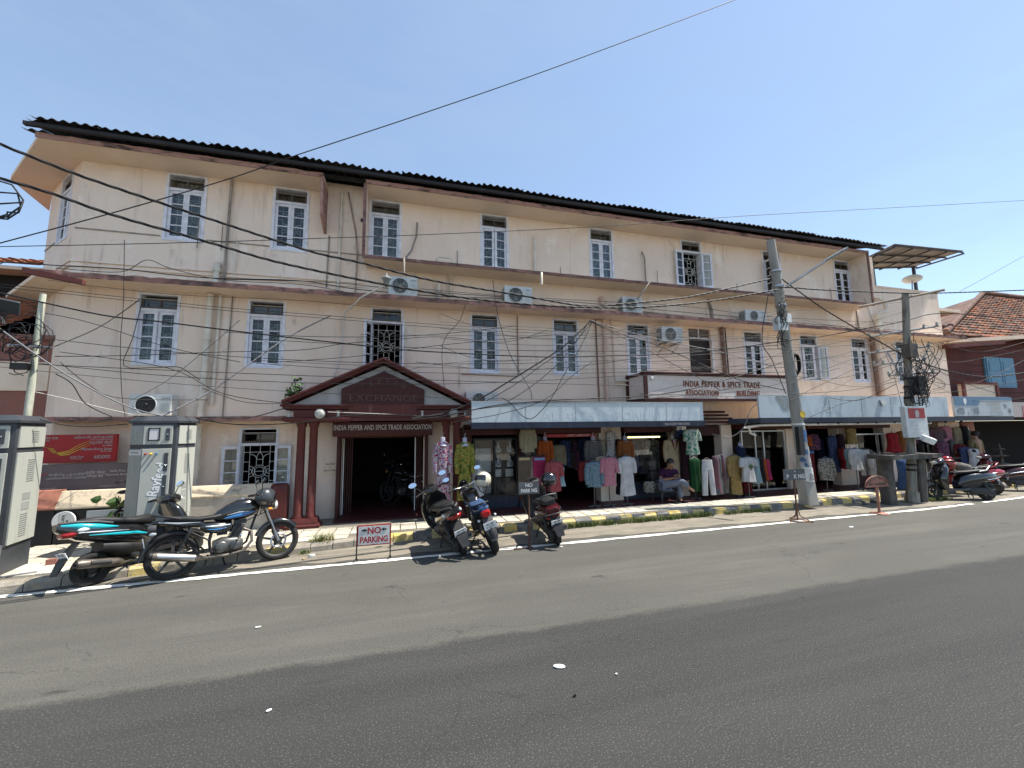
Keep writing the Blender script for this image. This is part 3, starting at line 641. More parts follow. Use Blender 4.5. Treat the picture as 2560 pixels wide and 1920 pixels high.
# ------------------------------------------------------------ entrance portico
port = MB()
port.prism([(-2.24, 2.455), (1.40, 2.455), (1.40, 2.53), (-.40, 3.42), (-2.24, 2.53)], 9.02, 9.79, 'y', 1)   # white infill wall, shade greyed into its colour
port.box(-2.12, 1.33, 8.96, 9.79, 2.23, 2.453, 0)            # architrave
port = port.build('portico', ['red_paint', 'gable_shaded'], bld)
for x in (-1.985, -1.755, .955, 1.19):
    b = MB(); cx = x
    b.lathe([(.105, .30), (.105, .33), (.088, .36), (.082, 1.2), (.076, 2.10), (.095, 2.13), (.095, 2.17), (.108, 2.19), (.108, 2.228)], 18, M=Matrix.Translation((cx, 9.10, 0)))
    b.build('column', 'red_paint', port)
for xa in (-1.87, 1.07):
    b = MB(); b.loft([[(xa-u, 9.1-v, z), (xa+u, 9.1-v, z), (xa+u, 9.1+v, z), (xa-u, 9.1+v, z)] for u, v, z in ((.31, .19, .12), (.31, .19, .17), (.27, .16, .20), (.25, .13, .30))], sm=False); b.build('plinth', 'red_paint', port)
for xa, xb in ((-2.26, -1.08), (.30, 1.43)):
    b = MB(); b.loft([[(xa-u, 9.0-u, z), (xb+u, 9.0-u, z), (xb+u, 9.78, z), (xa-u, 9.78, z)] for u, z in ((.0, 2.45), (.06, 2.48), (.06, 2.51), (.10, 2.53), (.10, 2.565))], sm=False); b.build('cornice', 'red_paint', port)
    b = MB(); b.loft([[(xa-u, 8.93-u, z), (xb+u, 8.93-u, z), (xb+u, 9.78, z), (xa-u, 9.78, z)] for u, z in ((-.02, 2.21), (.05, 2.24), (.05, 2.285), (.0, 2.31))], sm=False); b.build('moulding', 'red_paint', port)
b = MB(); b.box(-1.06, .28, 8.90, 8.955, 2.225, 2.28); b.build('moulding', 'red_paint', port)
for sg in (-1, 1):    # raking cornices
    b = MB(); p0 = Vector((-.41+sg*1.90, 0, 2.545)); p1 = Vector((-.41, 0, 3.475)); 
    for (y0, y1, lo, hi) in ((8.80, 9.78, .055, .10), (8.86, 9.78, .0, .055)):
        b.loft([[(p.x, y0, p.z+lo), (p.x, y1, p.z+lo), (p.x, y1, p.z+hi), (p.x, y0, p.z+hi)] for p in (p0, p1)], sm=False)
    b.build('raking_cornice', 'red_paint', port)
b = MB(); b.prism([(-1.235, 2.57), (.46, 2.57), (.46, 2.90), (-.39, 3.29), (-1.235, 2.90)], 8.95, 9.018, 'y'); b.build('name_panel', 'dark_red', port)
b = MB(); b.box(-1.08, .30, 8.925, 8.957, 2.29, 2.56); b.build('name_base', 'red_paint', port)
b = MB(); b.box(-1.22, .45, 8.935, 8.949, 2.565, 2.59); b.build('panel_rail', 'red_paint', port)
b = MB(); s = 'PEPPER'
for i, ch in enumerate(s):
    u = (i-2.5)/2.5; x = -.40+u*.42; z = 3.06-.11*u*u
    b.text(ch, .16, FM(x, 8.947, z) @ Matrix.Rotation(-u*R(24), 4, 'Z'), ext=.003, off=-.006)
b.text('EXCHANGE', .215, FM(-.385, 8.947, 2.70), ext=.003, off=-.008, sx=1.23); b.build('lettering', 'text_dim', port)
b = MB()
for x, z in ((-2.2, 2.37), (-1.28, 2.37), (.42, 2.37), (1.36, 2.37)): b.lathe([(.05, z+.07), (.028, z+.045), (.03, z-.02), (.042, z-.055)], 8, M=Matrix.Translation((x, 8.97, 0)))
b.build('balusters', 'porcelain', port)
for x in (-1.62, 1.10):
    lt = thing('bulkhead_lamp', (x, 8.88, 2.38), 'round white lamp on the portico above the %s red columns' % ('left' if x < 0 else 'right'), 'lamp', 'round lamps of the portico')
    b = MB(); M = Matrix.Translation((x, 8.91, 2.375)) @ Matrix.Rotation(R(90), 4, 'X')
    b.lathe([(.10, -.03), (.10, .03), (.085, .055), (.04, .07)], 18, M=M); b.build('lens', 'porcelain', lt)
    b = MB(); b.lathe([(.106, -.045), (.112, -.03), (.112, -.01), (.102, .0)], 18, M=M); b.build('rim', 'steel', lt)
# rolling shutter box over the entrance
b = MB(); b.loft([[(x, 9.25, 1.90), (x, 9.20, 1.98), (x, 9.20, 2.20), (x, 9.26, 2.222), (x, 9.79, 2.222), (x, 9.79, 1.90)] for x in (-1.42, .66)], sm=False); sb = b.build('shutter_box', 'dark_red', bld)
b = MB(); b.text('INDIA PEPPER AND SPICE TRADE ASSOCIATION', .15, FM(-.38, 9.197, 2.085), off=.0035, sx=.60, gap=1.06); b.build('lettering', 'text_grey', sb)
for x in (-1.37, .52):
    b = MB(); b.box(x, x+.07, 9.55, 9.80, .15, 1.9); b.build('door_jamb', 'dark_red', bld)
b = MB(); b.box(-1.30, .50, 9.56, 9.78, 1.86, 1.9); b.build('door_lintel', 'dark_red', bld)
for x0, n in ((-1.28, 5), (.30, 4)):   # folded collapsible gates
    for k in range(n):
        b = MB(); b.box(x0+k*.045, x0+k*.045+.02, 9.9, 9.93, .16, 1.85); b.build('gate_bar', 'dark_red' if k else 'white_paint', bld)
b = MB(); b.box(-1.66, -1.40, 9.772, 9.797, 1.05, 1.34); pl = b.build('stone_plaque', 'cream_ledge', bld)
for k, s in enumerate(('INAUGURATED', 'BY', 'SHRI G. M. THOMAS')): MB().text(s, .052, FM(-1.53, 9.769, 1.295-.07*k), off=.001, sx=.52).build('lettering', 'vent_brown', pl)

# ------------------------------------------------------------ balcony parapet with raised letters
bal = MB(); bal.box(6.0, 10.9, 8.95, 9.02, 2.76, 3.36); bal.box(6.0, 6.07, 9.02, 9.79, 2.76, 3.36); bal.box(10.83, 10.9, 9.02, 9.79, 2.76, 3.36); bal.box(6.07, 10.83, 9.02, 9.79, 2.72, 2.80)
bal = bal.build('balcony_parapet', 'sign_pink', bld)
b = MB(); b.box(5.96, 10.94, 8.915, 9.06, 3.362, 3.43); b.box(5.96, 6.1, 9.06, 9.79, 3.362, 3.43); b.box(5.955, 10.945, 8.91, 8.948, 2.69, 2.755); b.box(5.955, 5.998, 8.95, 9.79, 2.69, 2.755); b.box(5.955, 6.06, 8.912, 8.949, 2.756, 3.361); b.box(10.84, 10.945, 8.912, 8.949, 2.756, 3.361); b.box(5.955, 5.998, 9.70, 9.79, 2.756, 3.361)
b.build('parapet_trim', 'dark_red', bal)
b = MB(); b.box(5.95, 10.95, 8.905, 9.10, 3.433, 3.452); b.build('parapet_cap', 'pink_edge', bal)
for s, sz, x, z, sx in (('INDIA PEPPER & SPICE TRADE', .225, 8.42, 3.14, .76), ('ASSOCIATION', .21, 7.74, 2.90, .70), ('BUILDING', .21, 9.26, 2.90, .76)): MB().text(s, sz, FM(x, 8.947, z), ext=.012, off=.003, sx=sx, gap=1.14).build('lettering', 'text_rust', bal)
b = MB(); b.lathe([(.05, 0), (.05, .03), (.03, .05)], 12, M=FM(6.2, 8.948, 3.27)); b.build('round_fitting', 'white', bal)

# ------------------------------------------------------------ pipes
def pipe(pts, r, m, name='drain_pipe', collars=()):
    t = MB(); t.tube(pts, r, 10)
    for z in collars:
        p = next((Vector(a).lerp(Vector(c), (z-a[2])/(c[2]-a[2])) for a, c in zip(pts, pts[1:]) if min(a[2], c[2]) <= z <= max(a[2], c[2]) and a[2] != c[2]), None)
        if p is not None: t.tube([p-Vector((0, 0, .035)), p+Vector((0, 0, .035))], r*1.28, 10)
    return t.build(name, m, bld)
pipe([(-4.04, 9.69, .35), (-4.03, 9.69, 2.2)], .06, 'pvc', collars=(1.3,)); pipe([(-4.03, 9.69, 2.35), (-4.0, 9.69, 4.98)], .062, 'pvc', collars=(2.75, 4.0)); pipe([(-3.93, 9.70, 5.10), (-3.93, 9.70, 5.58), (-3.93, 9.73, 5.66), (-3.92, 9.79, 5.68)], .06, 'pvc', collars=(5.52,))
pipe([(-3.86, 9.75, 2.6), (-3.84, 9.75, 4.98)], .035, 'pvc', collars=(3.4,)); pipe([(-3.80, 9.74, 5.1), (-3.78, 9.74, 7.68)], .028, 'old_pipe'); pipe([(-3.66, 9.77, 2.34), (-3.62, 9.77, 4.98)], .014, 'old_pipe', 'conduit'); pipe([(-3.62, 9.77, 5.1), (-3.60, 9.77, 6.3)], .014, 'pvc', 'conduit')
pipe([(-1.50, 9.74, 5.1), (-1.48, 9.74, 7.72)], .028, 'pvc', collars=(6.4,)); pipe([(-1.75, 9.77, 5.35), (-1.73, 9.77, 6.6)], .016, 'old_pipe', 'conduit'); pipe([(-1.12, 9.76, 5.1), (-1.1, 9.76, 6.2), (-1.15, 9.76, 6.75), (-1.35, 9.76, 7.75)], .016, 'old_pipe', 'conduit')
pipe([(.82, 9.70, 5.1), (.82, 9.70, 5.62)], .055, 'pvc', collars=(5.45,)); pipe([(1.12, 9.74, 5.09), (1.12, 9.74, 5.9)], .03, 'pvc')
pipe([(.98, 9.6, 6.05), (1.14, 9.6, 6.2), (1.06, 9.6, 6.27), (.80, 9.6, 6.27), (.74, 9.6, 6.2), (.74, 9.6, 6.16)], .022, 'pvc'); pipe([(1.28, 9.75, 5.99), (1.28, 9.75, 6.55)], .012, 'old_pipe', 'conduit'); pipe([(3.38, 9.75, 6.0), (3.38, 9.75, 6.62)], .014, 'pvc', 'conduit')
pipe([(3.35, 9.72, 5.95), (3.35, 9.72, 7.05), (3.38, 9.75, 7.2)], .028, 'pvc'); pipe([(3.33, 9.18, 5.62), (3.33, 9.16, 5.92), (3.36, 9.3, 5.99)], .03, 'pvc')
pipe([(.28, 9.7, 7.15), (.26, 9.7, 6.8), (.15, 9.68, 6.4), (-.02, 9.4, 6.02), (-.02, 9.17, 5.96), (-.02, 9.17, 5.6)], .025, 'old_pipe', 'refrigerant_pipe')
pipe([(6.65, 9.74, 7.1), (6.72, 9.72, 6.9), (6.72, 9.72, 6.3), (6.5, 9.4, 6.05), (6.45, 9.17, 5.95), (6.15, 9.3, 5.5)], .024, 'old_pipe', 'refrigerant_pipe')
pipe([(5.30, 9.70, 5.1), (5.30, 9.70, 5.55), (5.30, 9.76, 5.62)], .07, 'pink_pipe', collars=(5.45,)); pipe([(5.34, 9.71, 2.65), (5.33, 9.71, 4.99)], .055, 'pink_pipe', collars=(4.2, 3.2)); pipe([(5.12, 9.77, 2.7), (5.10, 9.77, 4.99)], .02, 'brown_pipe', 'conduit')
pipe([(5.62, 9.77, 3.35), (5.60, 9.77, 4.6), (5.58, 9.77, 4.98)], .014, 'pink_pipe', 'conduit'); pipe([(1.35, 9.775, 3.05), (1.35, 9.775, 3.62)], .016, 'pvc', 'conduit'); pipe([(2.85, 9.77, 3.36), (2.85, 9.77, 4.96)], .012, 'brown_pipe', 'conduit'); pipe([(1.4, 9.775, 3.38), (2.85, 9.775, 3.36)], .010, 'brown_pipe', 'conduit')
pipe([(5.62, 9.75, 3.30), (6.0, 9.72, 3.30)], .03, 'pvc'); pipe([(5.62, 9.75, 3.18), (6.0, 9.72, 3.18)], .02, 'pvc'); pipe([(9.30, 9.74, 3.46), (9.27, 9.74, 4.98)], .055, 'brown_pipe', collars=(4.2,)); pipe([(9.42, 9.74, 3.46), (9.40, 9.74, 4.98)], .018, 'black', 'conduit')
pipe([(8.98, 9.75, 5.1), (8.97, 9.75, 5.5), (8.9, 9.78, 5.85)], .04, 'old_pipe'); pipe([(6.5, 9.73, 5.30), (7.6, 9.73, 5.26), (8.9, 9.73, 5.22)], .022, 'old_pipe', 'refrigerant_pipe')
pipe([(15.62, 9.67, 2.9), (15.60, 9.67, 4.97)], .075, 'pink_pipe', collars=(4.1, 3.2)); pipe([(15.42, 9.69, 2.9), (15.40, 9.69, 4.97)], .05, 'brown_pipe'); pipe([(15.72, 9.62, 5.1), (15.72, 9.62, 5.75)], .10, 'pvc', collars=(5.6,)); pipe([(15.72, 9.62, 5.75), (15.80, 9.6, 5.85), (16.1, 9.6, 5.88), (16.22, 9.62, 6.0), (16.2, 9.66, 6.3), (16.0, 9.7, 6.42), (15.75, 9.72, 6.44)], .055, 'pvc')
pipe([(15.0, 9.75, 5.1), (14.95, 9.75, 5.9)], .025, 'old_pipe', 'conduit')
for x in (-4.35, -3.9, 4.1, 7.15, 10.0, 13.9): pipe([(x, 9.76, 6.0), (x, 9.76, 6.5+.12*math.sin(x))], .009, 'old_pipe', 'conduit')
b = MB(); b.lathe([(.035, -.03), (.035, .03)], 10, M=FM(-1.02, 9.775, 7.08)); b.build('vent_stub', 'black', bld)

# ============================================================ shop fronts in the ground floor
def shutter(x0, x1, z0=1.88, z1=2.05, y=9.36, m='dark_red'):
    t = MB(); t.loft([[(x, y+.02, z0), (x, y, z0+.04), (x, y, z1-.03), (x, y+.05, z1), (x, 9.79, z1), (x, 9.79, z0)] for x in (x0, x1)], sm=False); return t.build('shutter_box', m, bld)
def pillar(x0, x1, m='cream', y0=9.5, z1=2.05): 
    t = MB(); t.box(x0, x1, y0, 9.79, .1, z1); return t.build('pillar', m, bld)
pillar(1.37, 1.60, 'dark_red'); shutter(1.38, 2.80); pillar(2.75, 2.93, 'dark_red'); pillar(2.945, 3.2, 'cream', 9.6); shutter(2.95, 4.92)
g = MB(); g.box(3.35, 4.75, 9.34, 9.362, 1.80, 1.872); g = g.build('lintel_board', 'np_red', bld); t = MB(); t.text('GOVT. APPROVED', .075, FM(4.28, 9.337, 1.835), off=.001, shear=.25); t.build('lettering', 'text_grey', g)
pillar(4.93, 5.57); shutter(5.6, 7.05); pillar(7.3, 7.6, 'cream'); shutter(7.62, 9.0, 1.75, 2.05, 9.55, 'dark_red'); pillar(8.76, 9.12); shutter(9.3, 11.35, 1.92, 2.05, 9.2); pillar(11.1, 11.62); shutter(11.64, 15.1, 1.90, 2.05, 9.25); pillar(13.16, 13.88); pillar(15.16, 16.9); pillar(17.82, 18.9)
t = MB(); t.box(7.55, 8.8, 10.55, 10.6, .15, 2.0); t.build('recess_wall', 'cream', bld)
t = MB()
for k in range(4): t.box(7.55, 9.05, 9.22+.13*k, 9.29+.13*k, 2.10+.10*k, 2.16+.1*k)
t.build('shelf_beam', 'dark_red', bld)
t = MB(); t.box(2.75, 2.9, 9.45, 9.5, .15, .3); t.box(1.62, 2.74, 9.52, 9.79, .15, .42); t.build('stall_riser', 'navy', bld)
t = MB(); t.box(5.6, 7.28, 9.52, 9.79, .15, .55); t.build('stall_riser', 'navy', bld)
t = MB(); t.box(13.9, 15.14, 9.52, 9.79, .15, .55); t.build('stall_riser', 'dark_red', bld)
def show_window(x0, x1, z0, z1, mull=(), m='black', y=9.5, back=.5, gm='glass_shop', bm='interior'):
    t = MB(); e = .04
    t.box(x0, x0+e, y, y+.06, z0, z1); t.box(x1-e, x1, y, y+.06, z0, z1); t.box(x0+e, x1-e, y, y+.06, z0, z0+e); t.box(x0+e, x1-e, y, y+.06, z1-e, z1)
    for q in mull: t.box(q-e/2, q+e/2, y+.002, y+.058, z0+e, z1-e)
    f = t.build('display_window', m, bld)
    qs = [x0]+list(mull)+[x1]
    for a, c in zip(qs, qs[1:]):
        t = MB(); t.box(a+e/2+.02, c-e/2-.02, y+.025, y+.031, z0+e, z1-e); t.build('pane', gm, f)
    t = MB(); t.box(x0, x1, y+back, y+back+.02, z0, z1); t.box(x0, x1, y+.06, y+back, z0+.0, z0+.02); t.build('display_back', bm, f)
    return f
show_window(1.64, 2.73, .42, 1.80, (2.15,), back=.3, bm='dark_wood'); show_window(5.7, 7.0, .55, 1.80, (), back=.9); show_window(13.92, 15.12, .55, 1.72, (14.9,), 'alum', back=.4, bm='dark_wood')
show_window(9.45, 11.05, .16, 1.88, (9.95, 10.25), 'alum', back=1.6); show_window(16.95, 17.8, .16, 1.85, (17.25,), 'alum', back=1.5)
t = MB(); t.box(10.72, 10.79, 10.3, 10.34, .9, 1.8); lt = t.build('tube_lamp', 'tube_light', label='upright lit tube lamp behind the glass door', cat='lamp')
t = MB(); t.tube([(5.75, 9.47, 1.755), (6.72, 9.47, 1.755)], .018, 8); th = t.build('tube_lamp', 'tube_light', label='lit yellow tube lamp above the show window behind the seated man', cat='lamp')
# jewellery behind the glass
def neck_bust(x, z, lab, s=1.):
    o = thing('necklace_stand', (x, 9.68, z), lab, 'jewellery stand', 'necklace stands in the shop windows')
    t = MB(); t.loft([[(x+u*q*s, 9.68-.05*s*(1-abs(q))*dpt, z+h*s) for q in (-1, -.5, 0, .5, 1)]+[(x+u*q*s, 9.71, z+h*s) for q in (1, -1)] for u, h, dpt in ((.075, 0, 1), (.085, .07, 1.2), (.07, .14, 1.1), (.03, .19, 1), (.028, .25, 1))], sm=True); t.build('bust', 'shelf_white', o)
    t = MB(); t.tube([(x-.03*s, 9.665, z+.21*s), (x-.045*s, 9.635, z+.14*s), (x-.02*s, 9.615, z+.07*s), (x, 9.61, z+.055*s), (x+.02*s, 9.615, z+.07*s), (x+.045*s, 9.635, z+.14*s), (x+.03*s, 9.665, z+.21*s)], .008*s, 5); t.build('necklace', 'bead', o)
neck_bust(2.28, 1.45, 'white bust with black bead necklace, upper left in the jewellery window'); neck_bust(2.58, 1.45, 'white bust with black bead necklace, upper right in the jewellery window')
neck_bust(2.28, 1.10, 'white necklace bust, lower left in the jewellery window'); neck_bust(2.58, 1.10, 'white necklace bust, lower right in the jewellery window')
for k in range(6): neck_bust(14.08+.125*k+(.05 if k > 2 else 0), 1.28, '%s white necklace bust from the left in the far display window' % ('first', 'second', 'third', 'fourth', 'fifth', 'sixth')[k], .75)
def card(x0, x1, z0, z1, nx, nz, lab, y=9.70, m='shelf_white'):
    o = thing('earring_board', ((x0+x1)/2, y, z0), lab, 'display board')
    t = MB(); t.box(x0, x1, y, y+.012, z0, z1); t.build('board', m, o)
    t = MB()
    for i in range(nx):
        for j in range(nz):
            x = x0+(x1-x0)*(i+.5)/nx; z = z0+(z1-z0)*(j+.5)/nz
            if rnd.random() < .88: t.cbox(x+rnd.uniform(-.003, .003), y-.006, z, rnd.uniform(.012, .026), .008, rnd.uniform(.006, .02))
    t.build('earrings', 'bead', o)
card(1.70, 2.10, .98, 1.55, 8, 10, 'tall pale board of earrings, upper left in the jewellery window'); card(1.70, 2.10, .48, .94, 8, 8, 'pale board of earrings, lower left in the jewellery window'); card(1.70, 2.10, 1.58, 1.74, 6, 3, 'brown board of ornaments at the top of the jewellery window', m='dark_wood')
card(2.20, 2.36, .86, 1.04, 3, 3, 'small white card of studs under the necklace busts, left'); card(2.47, 2.66, .86, 1.04, 3, 3, 'small white card of black studs under the necklace busts, right'); card(2.20, 2.68, .48, .82, 10, 5, 'dim grey tray of jewellery at the bottom right of the jewellery window', m='vent_brown')
card(13.98, 14.4, .95, 1.22, 5, 5, 'white jewellery board under the far necklaces, left'); card(14.45, 14.86, .95, 1.22, 6, 4, 'white jewellery board under the far necklaces, right')

# ============================================================ shop signboards with their canopies
s1 = thing('shop_signboard', (4.4, 8.55, 2.0), 'long faded pale blue signboard above the clothes shop left of centre', 'signboard', 'shop signboards')
t = MB(); t.box(1.44, 7.38, 8.55, 8.60, 2.165, 2.61); t.build('board', 'board_blue', s1)
t = MB(); t.box(1.43, 7.40, 8.53, 8.60, 2.025, 2.162); t.build('lower_band', 'navy', s1)
t = MB(); t.box(1.44, 7.36, 8.605, 9.785, 2.07, 2.13); t.build('canopy', 'dark_red', s1)
t = MB(); t.box(1.43, 7.39, 8.54, 8.62, 2.612, 2.625); t.build('top_flashing', 'alum', s1)
t = MB(); t.text('AL ARTS EMPORIUM', .27, FM(4.6, 8.547, 2.30), off=0., sx=1.28); t.text('Exclusive Handicrafts', .10, FM(6.88, 8.547, 2.36), sx=.8); t.text('Jewellery & Crafts', .10, FM(6.88, 8.547, 2.26), sx=.85); t.build('faded_lettering', 'board_letters', s1)
t = MB(); t.text('D.No.VI/163, JEW TOWN, KOCHI-2', .075, FM(6.58, 8.527, 2.085), off=.001, sx=.62); t.build('lettering', 'text_grey', s1)
for x in (2.66, 3.86, 5.08, 6.3): MB().box(x, x+.006, 8.546, 8.5495, 2.17, 2.605).build('panel_joint', 'text_pale', s1)
s2 = thing('shop_signboard', (13, 8.55, 2.05), 'long grey weathered signboard with scraped lettering behind the leaning pole', 'signboard', 'shop signboards')
t = MB(); t.box(9.17, 16.6, 8.55, 8.60, 2.225, 2.84); t.build('board', 'board_grey', s2)
t = MB(); t.box(9.15, 19.75, 8.53, 8.60, 2.085, 2.222); t.build('lower_band', 'navy', s2)
t = MB(); t.prism([(8.75, 9.2), (9.15, 8.53), (9.15, 9.2)], 2.09, 2.215, 'z'); t.build('return_end', 'navy', s2)
t = MB(); t.box(9.16, 19.7, 8.605, 9.785, 2.10, 2.15); t.build('canopy', 'cream_ledge', s2)
t = MB(); t.text('ochi', .40, FM(11.6, 8.547, 2.50), off=-.002, sx=1.15); t.text('Bazar', .30, FM(13.9, 8.547, 2.53), off=-.004, sx=1.1); t.build('faded_lettering', 'board_letters', s2)
t = MB(); t.prism([(9.75, 2.80), (10.15, 2.83), (10.2, 2.45), (10.0, 2.40), (9.85, 2.62)], 8.544, 8.549, 'y'); t.build('scraped_patch', 'dan_mid', s2)
t = MB(); t.prism([(13.6, 2.72), (13.85, 2.72), (13.78, 2.58), (13.68, 2.55)], 8.50, 8.549, 'y'); t.build('bent_flap', 'alum', s2)
t = MB(); t.tube([(8.8, 8.75, 1.96), (9.25, 8.62, 2.03), (10.2, 8.60, 2.03), (15.8, 8.60, 2.03)], .032, 8); t.tube([(8.95, 8.72, 1.98), (8.97, 8.7, 1.82), (9.12, 8.68, 1.76)], .028, 8); t.build('gutter_pipe', 'pvc', s2)
t = MB()
for k in range(9): t.cbox(11.2+k*.75, 8.58, 2.06, .02, .06, .06)
t.build('gutter_clip', 'black', s2)
for x in (10.4, 11.65, 12.9, 14.1, 15.35): MB().box(x, x+.007, 8.546, 8.5495, 2.23, 2.835).build('panel_joint', 'text_pale', s2)
s3 = thing('shop_signboard', (18.2, 8.55, 2.23), 'blue and white painted craft shop signboard at the far right', 'signboard', 'shop signboards')
t = MB(); t.box(16.85, 19.75, 8.52, 8.58, 2.235, 2.86); t.build('board', 'dan_white', s3)
t = MB(); t.prism([(16.86, 2.855), (16.86, 2.57), (17.95, 2.57), (18.05, 2.62), (18.1, 2.76), (19.74, 2.76), (19.74, 2.855)], 8.513, 8.518, 'y'); t.build('blue_field', 'dan_blue', s3)
t = MB(); t.text('DANISH', .19, FM(18.75, 8.514, 2.62), sx=1.0); t.text('CRAFTS', .15, FM(18.85, 8.514, 2.46), sx=.95); t.build('faded_lettering', 'text_grey', s3)
t = MB(); t.text('House of Crafts', .10, FM(18.85, 8.514, 2.355)); t.box(18.5, 19.2, 8.513, 8.517, 2.29, 2.297)
for x0, x1, z0, z1 in ((16.95, 17.3, 2.29, 2.52), (17.45, 17.55, 2.3, 2.36), (17.6, 17.75, 2.44, 2.5), (17.75, 18.0, 2.3, 2.52), (19.3, 19.42, 2.5, 2.66), (19.5, 19.62, 2.32, 2.5)):
    for i in range(5): t.box(x0+(x1-x0)*i/5, x0+(x1-x0)*(i+.7)/5, 8.513, 8.517, z0+rnd.random()*.03, z1-rnd.random()*.05)
t.build('print', 'dan_mid', s3)
t = MB(); t.prism([(17.3, 2.80), (17.42, 2.80), (17.44, 2.70), (17.39, 2.62), (17.36, 2.58), (17.33, 2.62), (17.29, 2.70)], 8.509, 8.512, 'y'); t.build('emblem', 'white', s3)

# ============================================================ air-conditioner outdoor units
def ac(x0, x1, z0, z1, lab, y0=9.3, style='square', open_fan=False, brk=False):
    o = thing('air_conditioner_unit', ((x0+x1)/2, y0, z0), lab, 'air conditioner', 'outdoor air conditioner units'); h = z1-z0; W_ = x1-x0; d = .26
    t = MB(); t.box(x0, x1, y0, y0+d, z0, z1); t.build('casing', 'ac_white', o, bevel=.012)
    r = min(h*.43, W_*.29); cx = x0+W_*.40; cz = z0+h*.5; M = FM(cx, y0-.002, cz)
    t = MB(); t.lathe([(r, .0), (r, .012), (r*.93, .012), (r*.93, .0)], 24, M=M, cap=False); t.build('fan_ring', 'ac_white', o)
    t = MB(); t.lathe([(r*.93, .002), (.001, .002)], 24, M=M, cap=False, sm=False); t.build('fan_well', 'ac_dark', o)
    t = MB()
    for k in range(3):
        a = R(120*k+20); t.add([(r*.15*math.cos(a), r*.15*math.sin(a), .004), (r*.85*math.cos(a-.3), r*.85*math.sin(a-.3), .005), (r*.85*math.cos(a+.55), r*.85*math.sin(a+.55), .011), (r*.15*math.cos(a+.9), r*.15*math.sin(a+.9), .008)], [(0, 1, 2, 3)], M=M)
    t.lathe([(r*.2, .004), (r*.2, .015), (r*.1, .02)], 10, M=M); t.build('fan', 'ac_grille' if not open_fan else 'plastic', o)
    if not open_fan:
        t = MB()
        for q in (.25, .42, .58, .74, .9): t.lathe([(r*q+.004, .016), (r*q+.004, .022), (r*q-.004, .022), (r*q-.004, .016)], 24, M=M, cap=False)
        for k in range(8): a = R(45*k); t.tube([(0, 0, .019), (r*.93*math.cos(a), r*.93*math.sin(a), .019)], .004, 4, M=M)
        if style == 'square':
            e = r*1.02
            for k in range(9): zz = -e+2*e*k/8; t.tube([(-e, zz, .02), (e, zz, .02)], .0035, 4, M=M)
        t.build('fan_guard', 'ac_grille', o)
    t = MB()
    for k in range(6): t.box(x0+W_*.76, x0+W_*.96, y0-.006, y0-.001, z0+h*(.12+.09*k), z0+h*(.12+.09*k)+.008)
    t.build('louvres', 'cab_grey', o)
    t = MB()
    for k in range(8): t.box(x0-.004, x0-.001, y0+.03, y0+d-.03, z0+h*(.1+.1*k), z0+h*(.1+.1*k)+h*.05)
    t.build('side_fins', 'ac_dark', o)
    t = MB()
    if brk:
        for x in (x0+.12, x1-.12): t = MB(); t.box(x-.018, x+.018, y0-.04, 9.79, z0-.04, z0-.003); t.tube([(x, y0, z0-.04), (x, 9.78, z0-.28)], .014, 4); t.build('bracket', 'ac_grille', o)
    else:
        for x in (x0+.12, x1-.12): t = MB(); t.box(x-.03, x+.03, y0+.02, y0+d-.02, z0-.03, z0-.001); t.build('foot', 'black', o)
    t = MB(); t.text({'a': 'LG', 'b': 'General', 'c': 'Godrej', 'd': 'Electric'}.get(style, 'AC'), .055, FM(x0+W_*.86, y0-.004, z0+h*.82), sx=.8); t.build('maker_name', 'cab_dark', o)
    return o
ac(-5.12, -4.42, 2.37, 2.79, 'white air conditioner with open black fan on the lower ledge at left', 9.42, 'b', True)
ac(-.36, .29, 5.13, 5.58, 'white air conditioner with grille on the ledge below the first hooded window', 9.32, 'c'); ac(2.40, 3.12, 5.13, 5.58, 'white air conditioner standing on the ledge, second from left', 9.32, 'd'); ac(5.70, 6.30, 5.12, 5.55, 'white air conditioner standing on the ledge, third from left', 9.32); ac(9.78, 10.55, 5.12, 5.46, 'white air conditioner on the ledge just left of the leaning pole', 9.32, 'd')
ac(6.90, 7.58, 4.37, 4.80, 'white air conditioner on wall brackets beside the dark balcony door', 9.36, 'b', False, True); ac(1.46, 2.24, 2.55, 2.92, 'white air conditioner half hidden behind the pale blue signboard', 9.48, 'a')

# ============================================================ boundary wall, boards and posts in front of the left wing
def coping(x0, x1, m, mw, y=9.1, z0=.78, z1=.99):
    o = thing('low_wall', ((x0+x1)/2, y, .1)); t = MB(); t.box(x0, x1, y, y+.22, .1, z0); t.build('wall', mw, o)
    t = MB(); t.loft([[(x, y-.015, z0), (x, y-.015, z0+.03), (x, y+.10, z1), (x, y+.2, z1), (x, y+.24, z0+.03), (x, y+.24, z0)] for x in (x0-.01, x1+.01)], sm=False); t.build('coping', m, o, bevel=.012); return o
tag(coping(-4.45, -2.52, 'coping_cream', 'grey_plaster', 9.15), 'low grey plastered wall with pale coping between the cabinet and red gate post', 'wall')
w1 = coping(-5.78, -4.5, 'coping_cream', 'black', 9.0, .72, 1.02); tag(w1, 'low black-faced wall with stained cream coping behind the teal scooter', 'wall')
w2 = coping(-7.4, -5.80, 'coping_red', 'black', 9.0, .72, 1.05); tag(w2, 'low wall with brick-red coping beside the left feeder cabinet', 'wall')
